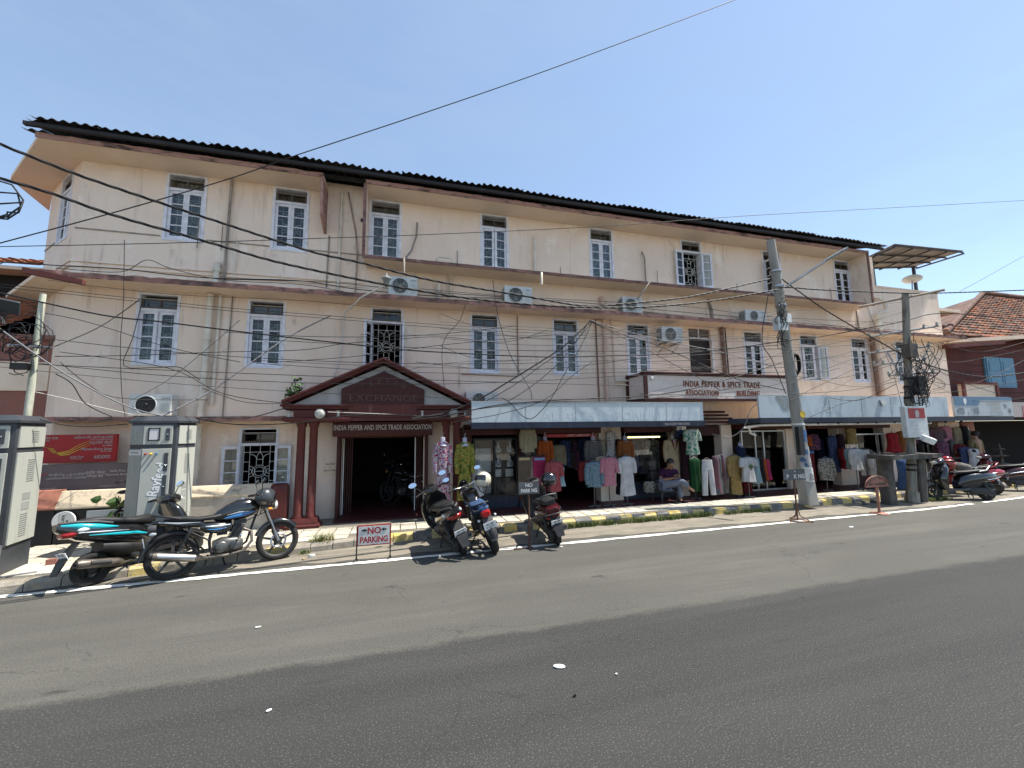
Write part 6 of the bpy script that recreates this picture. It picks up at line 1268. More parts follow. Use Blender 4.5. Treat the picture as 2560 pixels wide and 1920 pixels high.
    t = MB(); t.tube([(-.32, -.125, .205), (-.36, -.13, .215), (-.42, -.135, .235), (-.80, -.14, .315), (-.84, -.14, .322)], [.02, .045, .057, .060, .045], 14); mf = t.build('exhaust', muf, o)
    t = MB(); t.tube([(-.50, -.185, .26), (-.72, -.19, .305)], .03, 6); t.build('heat_shield', 'engine_dark', mf); t = MB(); t.tube([(-.835, -.14, .322), (-.852, -.14, .326)], .025, 10); t.build('tail_pipe', 'black', mf)
    t = MB(); t.tube([(-.60, .11, .22), (-.50, .12, .52)], .03, 10); t.tube([(-.60, .11, .22), (-.50, .12, .52)], .014, 6); t.build('shock_absorber', 'engine_dark', o)
    MB().tube([(-.14, .14, .26), (-.10, .22, .1), (-.06, .27, .02)], .012, 6).build('side_stand', 'black', o); MB().tube([(-.25, -.08, .22), (-.27, -.09, .05)], .012, 6).build('centre_stand', 'black', o)
    return o

def bike(label, pos, heading, lean, tank, stripe, plate_txt, seat='seat_black', fairing='paint_black', muf='chrome', group='parked motorcycles and scooters', tail_m='paint_black', detail=True, steer=0., lens='tail_red'):
    global RW
    RW = .30
    o = thing('motorcycle', pos, label, 'motorcycle', group, local=True, rot=(lean, 0, heading)); xr, xf = -.645, .645
    wheel(o, xr, .305, .105, 'engine_dark', 5, .78, .07); wheel(o, xf, .30, .085, 'engine_dark', 5, .78, .06)
    t = MB(); M = Matrix.Translation((xf, -.055, .30)) @ Matrix.Rotation(R(90), 4, 'X'); t.lathe([(.115, -.003), (.115, .003), (.085, .003), (.085, -.003)], 20, M=M, cap=False); t.build('brake_disc', 'steel', o)
    fender(o, xf, .325, 35, 160, .055, fairing)
    for s in (-1, 1):
        t = MB(); t.tube([(xf, s*.075, .30), (xf-.055, s*.075, .45)], .026, 8); t.tube([(xf-.055, s*.075, .45), (.395, s*.075, .98)], .017, 8); t.build('fork', 'engine_dark' if s > 0 else 'steel', o)
    # frame
    t = MB()
    for pts, r in (([(.40, 0, .93), (.30, 0, .62), (.22, 0, .35), (.05, 0, .24), (-.22, 0, .26)], .018), ([(.40, 0, .90), (.1, 0, .72), (-.2, 0, .66), (-.5, 0, .70), (-.85, 0, .74)], .018), ([(-.2, .09, .64), (-.24, .1, .45), (-.22, .1, .28)], .016), ([(-.2, -.09, .64), (-.24, -.1, .45), (-.22, -.1, .28)], .016), ([(-.24, .1, .45), (-.55, .1, .66)], .012), ([(-.24, -.1, .45), (-.55, -.1, .66)], .012)): t.tube(pts, r, 6)
    t.build('frame', 'plastic', o)
    t = MB()
    for s in (-1, 1): t.loft([[(x, s*.095-.013, z-.022), (x, s*.095+.013, z-.022), (x, s*.095+.013, z+.022), (x, s*.095-.013, z+.022)] for x, z in ((-.22, .31), (xr, .305))], sm=False)
    t.build('swing_arm', 'plastic', o)
    for s in (-1, 1):
        t = MB(); a, b_ = Vector((xr+.06, s*.125, .36)), Vector((-.45, s*.125, .66)); t.tube([a, b_], .016, 8); d = (b_-a)
        t.tube([a+d*(.2+.62*i/56)+Vector((math.cos(i*.95)*.024*.9, math.sin(i*.95)*.024, math.cos(i*.95)*-.010)) for i in range(57)], .006, 4); t.tube([a+d*.80, b_], .028, 8); t.build('shock_absorber', 'engine_dark', o)
    # engine
    t = MB(); t.loft([sell(x, hw, z0, z1, 4, 16) for x, hw, z0, z1 in ((-.20, .09, .27, .43), (-.10, .125, .235, .47), (.08, .13, .23, .46), (.17, .09, .25, .40))]); e = t.build('engine', 'engine', o)
    for x, z, r, y in ((-.10, .34, .085, -.135), (.07, .335, .075, -.14), (.02, .33, .09, .135)):
        t = MB(); t.lathe([(r, -.025), (r*.96, .012), (r*.6, .022), (r*.3, .024)], 18, M=Matrix.Translation((x, y, z)) @ Matrix.Rotation(R(90 if y < 0 else -90), 4, 'X')); t.build('engine_cover', 'engine', e)
    ax = Vector((.30, 0, .95)).normalized(); c0 = Vector((.06, 0, .44))
    t = MB()
    for k in range(9): t.cbox(c0.x+ax.x*.022*k, 0, c0.z+ax.z*.022*k, .17-.004*k, .17, .010, M=None)
    t.cbox(c0.x+.03, 0, c0.z+.09, .11, .12, .20); t.cbox(c0.x+.07, 0, c0.z+.22, .15, .16, .06); t.build('cylinder', 'engine_dark', e)
    t = MB(); t.cbox(-.09, 0, .56, .12, .10, .12); t.tube([(-.02, -.03, .58), (.05, -.03, .56)], .03, 8); t.build('carburettor', 'engine_dark', e)
    t = MB(); t.tube([(.16, -.06, .56), (.27, -.08, .50), (.28, -.10, .36), (.18, -.12, .24), (-.05, -.13, .215), (-.3, -.135, .225)], .021, 10); t.tube([(-.28, -.14, .225), (-.33, -.145, .235), (-.38, -.15, .245), (-.80, -.16, .345), (-.86, -.16, .36)], [.021, .035, .05, .056, .046], 14); mf = t.build('exhaust', 'exhaust', o)
    t = MB(); t.loft([[(x, -.165-.052*math.cos(R(a)), z+.052*math.sin(R(a))) for a in (-35, -10, 20, 55, 85)]+[(x, -.165-.045*math.cos(R(a)), z+.045*math.sin(R(a))) for a in (85, 20, -35)] for x, z in ((-.40, .252), (-.60, .30), (-.80, .348))], sm=True); t.build('heat_shield', muf, mf)
    t = MB(); t.tube([(-.85, -.16, .358), (-.885, -.16, .366)], .052, 14); t.build('end_cap', 'black', mf)
    t = MB(); t.tube([(.08, -.14, .30), (.10, -.17, .42), (.12, -.19, .48)], .010, 6); t.tube([(.12, -.16, .48), (.12, -.25, .485)], .012, 6); t.build('kick_lever', 'chrome', o)
    for s in (-1, 1):
        MB().tube([(.02, s*.12, .25), (.02, s*.27, .26)], .016, 6).build('foot_peg', 'rubber', o); MB().tube([(-.30, s*.11, .33), (-.33, s*.24, .36)], .014, 6).build('foot_peg', 'rubber', o)
    # tank, seat, panels, tail
    body('fuel_tank', ((.36, .055, .80, .92), (.33, .10, .74, .965), (.22, .135, .70, .995), (.08, .14, .69, .99), (-.06, .12, .69, .93), (-.16, .085, .70, .86), (-.2, .05, .72, .82)), tank, o, 2.7)
    skinpatch('tank_stripe', [(.30, .112, .79), (.16, .138, .76), (.02, .138, .745), (-.08, .118, .735)], (.010, .030, .022, .006), .003, stripe, o); skinpatch('silver_stripe', [(.24, .131, .80), (.10, .141, .80), (-.05, .122, .775)], (.004, .012, .004), .003, 'paint_silver', o)
    t = MB(); t.lathe([(.03, 0), (.03, .012)], 12, M=Matrix.Translation((.16, 0, .995))); t.build('filler_cap', 'chrome', o)
    body('seat', ((-.06, .08, .76, .83), (-.18, .125, .735, .81), (-.38, .135, .735, .80), (-.52, .12, .75, .835), (-.68, .10, .775, .85), (-.77, .06, .79, .84)), seat, o, 3)
    body('side_panel', ((.02, .09, .55, .69), (-.12, .125, .52, .70), (-.30, .13, .56, .72), (-.36, .11, .6, .72)), tail_m, o, 3)
    skinpatch('silver_stripe', [(.0, .10, .64), (-.14, .128, .635), (-.3, .132, .655)], (.004, .020, .006), .004, 'paint_silver', o); skinpatch('side_stripe', [(-.04, .115, .60), (-.15, .128, .59), (-.28, .13, .61)], (.003, .014, .004), .004, stripe, o)
    body('tail_panel', ((-.32, .115, .64, .755), (-.5, .125, .66, .765), (-.68, .11, .71, .79), (-.83, .075, .745, .815), (-.89, .05, .76, .81)), tail_m, o, 2.6); skinpatch('silver_stripe', [(-.36, .12, .725), (-.6, .122, .74), (-.82, .085, .785)], (.003, .014, .006), .003, 'paint_silver', o)
    t = MB(); t.tube([(-.58, .10, .80), (-.74, .12, .85), (-.87, .08, .88), (-.90, 0, .885), (-.87, -.08, .88), (-.74, -.12, .85), (-.58, -.10, .80)], .013, 8); t.build('grab_rail', 'plastic', o)
    t = MB(); t.loft([sell(x, hw, z0, z1, 2.6, 14) for x, hw, z0, z1 in ((-.84, .085, .66, .77), (-.90, .08, .65, .77), (-.93, .055, .665, .75))]); t.build('tail_lamp', lens, o)
    for s in (-1, 1): indicator(o, -.87, s*.14, .64, 'lens'); indicator(o, .50, s*.17, .80, 'amber')
    fender(o, xr, .345, 60, 175, .075, 'plastic', nm='rear_fender')
    t = MB(); t.loft([[(x, -hw, z), (x, hw, z), (x+.018, hw, z-.01), (x+.018, -hw, z-.01)] for x, hw, z in ((-.85, .075, .66), (-.92, .08, .55), (-.96, .075, .42), (-1.0, .05, .30))], sm=False); t.build('mud_flap', 'plastic_grey', o)
    plate(o, -.955, .535, R(-12), plate_txt, .21, .12)
    # front
    hd = Matrix.Translation((.40, 0, 0)) @ Matrix.Rotation(steer, 4, 'Z') @ Matrix.Translation((-.40, 0, 0))
    t = MB(); t.loft([sell(x, hw, z0, z1, 2.5, 16) for x, hw, z0, z1 in ((.40, .09, .80, 1.04), (.48, .125, .78, 1.03), (.56, .11, .78, .97), (.61, .07, .80, .92))], M=hd); t.build('headlamp_cowl', fairing, o)
    t = MB(); t.loft([sell(x, hw, z0, z1, 2.2, 16) for x, hw, z0, z1 in ((.57, .095, .785, .935), (.615, .085, .79, .92), (.63, .04, .82, .88))], M=hd); t.build('headlamp', 'lens', o)
    t = MB(); t.loft([sell(x, hw, z0, z1, 2.2, 12) for x, hw, z0, z1 in ((.50, .09, .99, 1.03), (.45, .08, 1.05, 1.10), (.43, .05, 1.09, 1.12))], M=hd); t.build('fly_screen', 'visor', o)
    t = MB(); t.tube([(.28, -.36, 1.03), (.34, -.25, 1.035), (.41, -.12, 1.0), (.41, .12, 1.0), (.34, .25, 1.035), (.28, .36, 1.03)], .012, 8, M=hd); t.build('handlebar', 'chrome', o)
    for s in (-1, 1):
        t = MB(); t.tube([(.34, s*.24, 1.035), (.28, s*.37, 1.03)], .019, 8, M=hd); t.build('handle_grip', 'rubber', o)
        t = MB(); t.tube([(.39, s*.20, 1.03), (.37, s*.30, 1.02), (.32, s*.38, 1.005)], .007, 5, M=hd); t.build('lever', 'steel', o)
        mirror(o, hd @ Vector((.37, s*.20, 1.04)), hd @ Vector((.36, s*.33, 1.22)), .065, .045)
    t = MB()
    for k in range(3): t.tube([(.40, .1-.08*k, 1.0), (.52, .06-.05*k, .95+.02*k), (.44, -.05, .75), (.2, -.06, .66)], .006, 5)
    t.build('control_cables', 'cable', o)
    MB().tube([(-.08, .12, .25), (-.03, .24, .10), (.0, .30, .01)], .012, 6).build('side_stand', 'black', o); MB().tube([(-.25, -.07, .26), (-.30, -.1, .06)], .013, 6).build('centre_stand', 'black', o)
    return o

def place(rear, heading, wb2):
    return (rear[0]+wb2*math.cos(heading), rear[1]+wb2*math.sin(heading), 0)
H1 = R(24.5); bike('black and blue motorcycle with dark helmet parked side-on in front of the cabinet', place((-3.05, 6.84), H1, .645), H1, R(-8), 'paint_black', 'paint_blue', ('KL 43', 'B 5012'), muf='steel', lens='plastic_grey')
H2 = R(57); sc1 = scooter('black scooter with bright teal stripes at the left, nearest the camera', place((-3.99, 6.93), H2, .62), H2, R(-9), 'paint_black', 'paint_teal', plate_txt=('KL 43', 'G 3318'), steer=R(0))
H3 = R(100); scooter('black scooter seen from behind, left of the three parked in the middle', place((1.0, 6.75), H3, .62), H3, R(-19), 'paint_black', 'paint_black', plate_txt=('KL 43', 'P 5107'), stripes=False, steer=R(8))
H4 = R(92); bike('black motorcycle with blue seat cover seen from behind, middle of the three', place((1.52, 6.70), H4, .645), H4, R(-18), 'paint_black', 'paint_blue', ('KL-43', 'G 6731'), seat='denim', steer=R(10), tail_m='denim')
H5 = R(86); scooter('maroon scooter seen from behind with a black helmet on its mirror', place((2.66, 6.82), H5, .60), H5, R(-12), 'paint_maroon', 'paint_silver', style='round', plate_txt=('KL 43', '9071'), rail='plastic_grey', mirrors=False, front='plastic', steer=R(12))
H6 = R(158); scooter('black scooter with chrome rail parked beside the right pole, red helmet on it', place((14.8, 7.08), H6, .62), H6, R(6), 'paint_black', 'paint_black', style='round', stripes=False, rail='alum', mirrors=False, steer=R(10), floor='plastic_grey')
H7 = R(150); scooter('red scooter standing behind the black one at the right', place((16.15, 7.55), H7, .62), H7, R(6), 'paint_red', 'paint_silver', style='round', rail='paint_red', front='paint_red', steer=R(8))
H8 = R(148); scooter('dark maroon scooter cut off by the right edge of the picture', place((17.9, 7.55), H8, .62), H8, R(6), 'paint_maroon', 'paint_silver', style='round', rail='alum', steer=R(8))
H9 = R(65); bike('dark motorcycle standing inside the entrance doorway', (0.02, 10.7, .15), R(128), R(5), 'paint_black', 'paint_black', ('KL 07', 'C 118'), group=None)
bc = thing('bicycle', (-4.42, 8.62, .137), 'black bicycle behind the teal scooter, only its saddle and handlebar showing', 'bicycle', local=True, rot=(R(-4), 0, R(98)))
for x in (-.52, .52):
    M = Matrix.Translation((x, 0, .33)) @ Matrix.Rotation(R(90), 4, 'X'); t = MB(); t.lathe([(.30, -.012), (.325, -.02), (.345, 0), (.325, .02), (.30, .012)], 32, M=M, cap=False); w_ = t.build('wheel', 'rubber', bc)
    t = MB(); t.lathe([(.305, -.010), (.29, -.008), (.29, .008), (.305, .010)], 32, M=M, cap=False); t.lathe([(.022, -.03), (.022, .03)], 8, M=M)
    for k in range(18): a = R(20*k); t.tube([(0, 0, .02*(-1)**k), (.29*math.cos(a), .29*math.sin(a), 0)], .0022, 3, M=M)
    t.build('rim', 'steel', w_)
t = MB()
for pts in ([(.36, 0, .82), (-.13, 0, .30)], [(.34, 0, .88), (-.20, 0, .80)], [(-.13, 0, .30), (-.22, 0, .86)], [(-.13, 0, .30), (-.52, .04, .33)], [(-.13, 0, .30), (-.52, -.04, .33)], [(-.20, 0, .78), (-.52, .04, .33)], [(-.20, 0, .78), (-.52, -.04, .33)], [(.52, .04, .33), (.40, 0, .72), (.33, 0, .98)]): t.tube(pts, .014, 6)
t.build('frame', 'paint_black', bc)
t = MB(); t.loft([sell(x, hw, z0, z1, 2.4, 12) for x, hw, z0, z1 in ((-.36, .09, .90, .945), (-.28, .10, .90, .955), (-.16, .045, .905, .945), (-.04, .02, .905, .93))]); t.build('saddle', 'seat_black', bc)
t = MB(); t.tube([(.22, -.30, 1.06), (.30, -.2, 1.06), (.35, -.06, 1.0), (.35, .06, 1.0), (.30, .2, 1.06), (.22, .30, 1.06)], .012, 8); t.build('handlebar', 'engine_dark', bc)
for s in (-1, 1): MB().tube([(.29, s*.22, 1.06), (.20, s*.32, 1.06)], .018, 8).build('handle_grip', 'rubber', bc)
t = MB(); t.lathe([(.09, -.004), (.09, .004)], 18, M=Matrix.Translation((-.13, -.04, .30)) @ Matrix.Rotation(R(90), 4, 'X')); t.tube([(-.13, -.06, .30), (-.05, -.06, .16)], .009, 5); t.tube([(-.05, -.06, .16), (-.05, -.14, .16)], .016, 5); t.build('crank', 'engine_dark', bc)

# helmets
def helmet(label, c, rot, shell, visor='visor', face=True, s=1.):
    o = thing('helmet', c, label, 'helmet', 'motorcycle helmets', local=True, rot=rot); o.scale = (s, s, s)
    t = MB(); secs = []
    prof = [(-.115, .085), (-.09, .118), (-.04, .135), (.02, .138), (.07, .122), (.11, .085), (.13, .035), (.134, .004)]
    for z, r in prof:
        secs.append([(r*1.08*math.cos(R(15*k))+(.012 if z < 0 else 0)*max(0, math.cos(R(15*k))), r*.92*math.sin(R(15*k)), z) for k in range(24)])
    t.loft(secs); sh_ = t.build('shell', shell, o)
    if face:
        t = MB(); t.loft([[(1.09*r*math.cos(R(a))+.006, .935*r*math.sin(R(a)), z) for a in range(-62, 63, 14)] for z, r in ((-.035, .137), (.01, .1405), (.055, .130))], closed=False); t.build('visor', visor, sh_)
        t = MB(); t.loft([[(1.1*r*math.cos(R(a))+.02, .95*r*math.sin(R(a)), z) for a in range(-50, 51, 12)] for z, r in ((-.112, .10), (-.085, .122), (-.04, .139))], closed=False); t.build('chin_bar', shell, sh_)
    t = MB(); t.lathe([(.088, -.117), (.075, -.112), (.07, -.06)], 20, cap=False); t.build('lining', 'black', o)
    t = MB(); t.tube([(.02, .09, -.1), (.03, .06, -.2), (.03, .05, -.26)], .008, 5); t.tube([(.02, -.09, -.1), (.03, -.03, -.2), (.03, .02, -.22)], .008, 5); t.build('strap', 'black', o)
    return o
helmet('dark grey helmet hanging on the blue motorcycle handlebar', P(664, 1241, 7.30), (R(-20), R(25), R(40)), 'helmet_grey')
helmet('cream full-face helmet on the middle motorcycle mirror', P(1208, 1198, 7.35), (R(5), R(-12), R(232)), 'helmet_cream', s=1.1)
helmet('shiny black helmet on the maroon scooter handlebar', P(1372, 1198, 7.35), (R(10), R(12), R(150)), 'paint_black')
helmet('red and white helmet resting on the front of the black scooter at right', P(2372, 1160, 7.75), (R(0), R(20), R(160)), 'helmet_red')
t = MB()   # grey bag hung behind the red helmet
c = P(2405, 1168, 7.7); secs = []
for i, (u, s) in enumerate(((-.30, .3), (-.2, .85), (0, 1.0), (.2, .95), (.32, .5))): secs.append([(c.x+u*.9+rnd.uniform(-.01, .01), c.y+.14*s*math.cos(R(30*k)), c.z-.18*u+.13*s*math.sin(R(30*k))) for k in range(12)])
t.loft(secs); t.build('shoulder_bag', 'bag', label='grey bag slung over the handlebar of the black scooter at right', cat='bag')

# ============================================================ clothes and other goods of the shops
def hanger(o, x, y, z, w):
    t = MB(); t.tube([(x, y, z-.01), (x, y, z+.05), (x+.02, y, z+.08), (x+.035, y, z+.06)], .005, 5); t.tube([(x-w*.42, y, z-.05), (x, y, z), (x+w*.42, y, z-.05)], .009, 5); t.build('hanger', 'black', o)
def garment(kind, label, m, px, py0, py1, Y, w, sleeve=0., flare=1.1, dep=.085, cat=None, turn=0., trim=None, grp=None, waist=None, bust=False, stand=False):
    a = P(px, py0, Y); z0 = P(px, py1, Y).z; H = a.z-z0; x = a.x; ph = rnd.random()*6
    o = thing(kind, (x, Y, z0), label, cat or kind.replace('_', ' '), grp or 'clothes displayed outside the shops', local=True, rot=(0, 0, turn)); N = 28
    t = MB(); secs = []
    prof = [(1.0, .24, .6), (.985, .34, .8), (.95, .47, .9), (.88, .50, 1.0), (.70, .455, 1.05)]
    prof += [(.55, .43 if waist is None else waist*.5, 1.0), (.35, .45+.05*(flare-1), 1.1), (.15, .48*flare**.6, 1.2), (0, .5*flare, 1.25)]
    for f, hw, d in prof:
        rip = .17*(1-f)+.03; q = []
        for k in range(N):
            th = 2*math.pi*k/N; r = 1+rip*math.sin(7*th+ph+1.3*f)+rip*.6*math.sin(11*th+2*ph)
            q.append((w*hw*math.copysign(abs(math.cos(th))**.8, math.cos(th))*(1+rip*.25*math.sin(5*th+ph)), dep*d*math.sin(th)*r, H*f+.010*math.sin(3*th+ph)*(1-f)))
        secs.append(q)
    t.loft(secs); t.build('torso', m, o)
    if sleeve:
        for s in (-1, 1):
            t = MB(); L = sleeve; pts = [(s*w*.43, 0, H*.955), (s*w*.53, -.005, H*.955-L*.35), (s*w*(.57 if L < .35 else .55), -.02, H*.955-L*.75), (s*w*(.60 if L < .35 else .53), -.03, H*.955-L)]
            t.tube(pts, [.055, .065, .060, .058 if L < .35 else .05], 10); t.build('sleeve', m, o)
    if trim:
        t = MB(); t.loft([[(q*hw, -dep*(1.0+.04)-.004, H*f) for q in (-1, -.55)] + [(q*hw, -dep*.9, H*f) for q in (-.55, -1)] for f, hw in ((.98, .11), (.85, .06), (.72, .02))], sm=False); t.loft([[(q*hw, -dep*1.04-.004, H*f) for q in (.55, 1)] + [(q*hw, -dep*.9, H*f) for q in (1, .55)] for f, hw in ((.98, .11), (.85, .06), (.72, .02))], sm=False); t.build('neck_trim', trim, o)
    if bust:
        t = MB(); t.lathe([(.11, H*.93), (.06, H*.985), (.05, H*1.0), (.05, H+.09), (.02, H+.10)], 14); t.build('mannequin_neck', 'mannequin', o); t = MB(); t.tube([(0, 0, H+.09), (0, 0, H+.16), (.02, 0, H+.19)], .006, 5); t.build('hook', 'steel', o)
    elif not stand:
        t = MB(); t.tube([(0, 0, H-.01), (0, 0, H+.05), (.02, 0, H+.08)], .006, 5); t.tube([(-w*.38, 0, H-.035), (0, 0, H+.005), (w*.38, 0, H-.035)], .012, 5); t.build('hanger', 'black', o)
    if stand:
        t = MB(); t.tube([(0, .02, -z0+.15), (0, .02, H+.02)], .013, 6); t.tube([(-.16, .02, -z0+.165), (.16, .02, -z0+.165)], .02, 5); t.tube([(0, -.12, -z0+.165), (0, .15, -z0+.165)], .02, 5); t.tube([(-w*.38, 0, H-.035), (0, 0, H+.03), (w*.38, 0, H-.035)], .02, 5); t.build('stand', 'plastic_grey', o)
    return o
def panel(label, m, px0, px1, py0, py1, Y, hm='paint_blue', cat='cloth', header=True):
    a, b_ = P(px0, py0, Y), P(px1, py1, Y); o = thing('folded_cloth', ((a.x+b_.x)/2, Y, b_.z), label, cat, 'clothes displayed outside the shops')
    t = MB(); n = 18; W_ = b_.x-a.x
    t.loft([[(a.x+W_*i/n, Y-.012*abs(math.sin(i*1.05)), b_.z), (a.x+W_*i/n, Y-.012*abs(math.sin(i*1.05)), a.z), (a.x+W_*i/n, Y+.03, a.z), (a.x+W_*i/n, Y+.03, b_.z)] for i in range(n+1)], sm=False); t.build('cloth', m, o)
    if header: t = MB(); t.box(a.x+.02, b_.x-.02, Y-.022, Y-.016, a.z-.075, a.z-.015); t.build('header_card', hm, o)
    t = MB(); t.tube([(a.x, Y, a.z+.02), (b_.x, Y, a.z+.02)], .018, 6); t.tube([((a.x+b_.x)/2, Y, a.z+.02), ((a.x+b_.x)/2, Y, a.z+.12)], .008, 5); t.build('hanger', 'black', o); return o
def trousers(label, m, px, py0, py1, Y, w, turn=0.):
    a = P(px, py0, Y); z0 = P(px, py1, Y).z; H = a.z-z0; o = thing('trousers', (a.x, Y, z0), label, 'trousers', 'clothes displayed outside the shops', local=True, rot=(0, 0, turn)); t = MB()
    t.loft([[(w*hw*math.cos(R(20*k)), .05*math.sin(R(20*k)), z) for k in range(18)] for z, hw in ((H, .42), (H*.9, .44), (H*.72, .50))])
    for s in (-1, 1): t.loft([[(s*w*c+w*hw*math.cos(R(20*k))*(1+.05*math.sin(k*2)), .055*math.sin(R(20*k)), z) for k in range(18)] for z, c, hw in ((H*.75, .23, .25), (H*.4, .29, .22), (0, .35+.02*s, .215))])
    t.build('legs', m, o); t = MB(); t.tube([(-w*.3, 0, H+.01), (0, 0, H+.05), (w*.3, 0, H+.01)], .012, 5); t.build('hanger', 'black', o); return o
garment('dress', 'long white dress with red and purple flowers on a hanging bust beside the columns', 'p_floral', 1107, 1104, 1252, 8.85, .30, .62, 1.15, .08, waist=.66, bust=True)
garment('dress', 'long olive and yellow flowered dress hanging beside the red column', 'p_olive', 1162, 1105, 1250, 8.80, .31, .62, 1.15, .08, waist=.66, bust=True)
garment('dress', 'plain white garment hanging behind the olive flowered dress', 'cloth_white', 1190, 1165, 1240, 9.0, .24, 0, 1.4, .06)
garment('shirt', 'beige patterned long-sleeved shirt hung high left of the first shop doorway', 'p_beige', 1319, 1071, 1130, 9.2, .30, .45, 1.1)
garment('shirt', 'orange shirt on a bust in the first shop doorway', 'cloth_orange', 1362, 1100, 1155, 9.3, .30, .5, 1.0, bust=True)
garment('shirt', 'dim beige shirt deep inside the first shop doorway', 'cloth_beige', 1395, 1112, 1160, 9.9, .30, .5, 1.0)
panel('brown patterned folded bedspread hanging beside the jewellery window', 'p_bed', 1295, 1328, 1143, 1212, 9.15, 'cardboard'); panel('hot pink folded cloth with a blue header hanging behind the black helmet', 'cloth_hotpink', 1333, 1365, 1143, 1215, 9.1)
panel('pale pink cloth hanging below the hot pink one', 'cloth_pink', 1345, 1366, 1212, 1240, 9.12, header=False)
garment('kurta', 'red block-printed kurta on a stand by the first shop doorway', 'p_redk', 1384, 1153, 1228, 8.95, .32, .32, 1.05, stand=True)
garment('shirt', 'pale blue shirt behind the red printed kurta', 'cloth_sky', 1398, 1165, 1215, 9.05, .26, 0, 1.2)
garment('shirt', 'dark grey patterned shirt on a bust right of the first shop doorway', 'p_grey', 1482, 1100, 1155, 9.25, .36, .5, 1.05, bust=True)
garment('shirt', 'blue mottled shirt on a stand right of the first shop doorway', 'p_blue', 1484, 1154, 1217, 8.9, .36, .5, 1.05, stand=True); garment('shirt', 'maroon shirt half behind the blue mottled one', 'cloth_maroon', 1464, 1152, 1200, 9.0, .28, .45, 1.05)
garment('tunic', 'pink embroidered tunic on a stand beside the cream pillar', 'p_pink', 1521, 1143, 1214, 8.88, .36, .34, 1.05, stand=True); garment('tunic', 'tan long-sleeved tunic behind the pink one', 'cloth_beige', 1506, 1140, 1198, 9.0, .30, .5, 1.0)
garment('kurta', 'long plain white kurta on a stand right of the pink tunic', 'cloth_white', 1565, 1141, 1238, 8.88, .38, .36, 1.08, stand=True); garment('kurta', 'black kurta showing behind the white one', 'cloth_black', 1552, 1142, 1235, 9.0, .3, 0, 1.1)
garment('dress', 'white dress with black leaf print hung on the cream pillar', 'p_leaf', 1526, 1078, 1148, 9.35, .26, 0, 1.55, .06); garment('jacket', 'rust-brown jacket on a bust beside the lit show window', 'cloth_rust', 1562, 1100, 1152, 9.2, .34, .5, 1.0, bust=True)
garment('kaftan', 'cream kaftan with maroon V neck hanging behind the seated man', 'cloth_cream', 1681, 1097, 1200, 9.3, .46, .55, 1.15, trim='cloth_maroon', bust=True)
garment('dress', 'grey-green dress on a mannequin inside the lit show window', 'p_camo', 1632, 1100, 1215, 9.95, .40, .4, 1.9, .12, bust=True)
garment('shirt', 'green and white printed shirt hung high at the corner of the pale blue signboard', 'p_green', 1728, 1072, 1136, 8.75, .36, .28, 1.05); garment('dress', 'dark chequered dress hanging left of the green printed shirt', 'p_check', 1708, 1085, 1200, 9.15, .26, 0, 1.2)
garment('dress', 'long bottle-green dress behind the white trousers', 'cloth_green', 1735, 1146, 1228, 9.0, .34, 0, 1.15, stand=True); trousers('white trousers hanging on the rack right of the seated man', 'cloth_white', 1767, 1150, 1238, 8.72, .36)
garment('shirt', 'grey striped garment next to the white trousers on the rack', 'p_stripe', 1787, 1140, 1235, 8.82, .20, 0, 1.1, turn=R(55)); garment('shirt', 'blue-grey garment second from the white trousers on the rack', 'cloth_grey', 1793, 1138, 1235, 8.92, .24, 0, 1.1, turn=R(60)); garment('jacket', 'grey and red jacket at the end of the rack of white trousers', 'p_stripe', 1802, 1136, 1200, 9.02, .26, .5, 1.0, turn=R(55))
garment('dress', 'mustard patterned long dress left of the printed white T-shirt', 'p_mustard', 1834, 1138, 1236, 8.95, .36, .5, 1.0, stand=True); garment('dress', 'navy strapped dress on a bust above the white T-shirt', 'cloth_navy', 1850, 1115, 1160, 9.3, .30, 0, 1.2, bust=True)
ts_ = garment('T-shirt'.lower().replace('-', '_'), 'white T-shirt with a small green tree print on the rack', 'cloth_white', 1868, 1143, 1204, 8.72, .40, .22, 1.02, cat='T-shirt', stand=True)
t = MB(); t.prism([(-.05, .36), (.05, .35), (.07, .39), (.03, .44), (-.03, .45), (-.07, .40)], -.112, -.100, 'y'); t.prism([(-.008, .30), (.008, .30), (.006, .36), (-.006, .36)], -.112, -.100, 'y'); t.build('print', 'leaf', ts_)
for k, (nm, m, px) in enumerate((('light blue', 'cloth_sky', 1888), ('black', 'cloth_black', 1899), ('pale orange', 'cloth_orange', 1906), ('pink', 'cloth_hotpink', 1914))): garment('t_shirt', '%s T-shirt on the rack behind the white printed one' % nm, m, px, 1145+k, 1208-3*k, 8.80+.10*k, .26, .2, 1.02, cat='T-shirt', turn=R(35))
garment('dress', 'dull red garment hanging low behind the white T-shirt', 'cloth_maroon', 1864, 1185, 1232, 9.1, .3, 0, 1.1); garment('dress', 'dark pink printed dress on a mannequin inside the glass door', 'p_purple', 1935, 1115, 1200, 9.95, .36, .2, 1.2, .10, bust=True)
panel('tall maroon folded cloth with a blue header right of the leaning pole', 'cloth_maroon', 2014, 2042, 1127, 1204, 8.95); garment('scarf', 'black polka-dot scarf hanging beside the leaning pole', 'p_polka', 2014, 1130, 1228, 9.05, .24, 0, 1.0, .05)
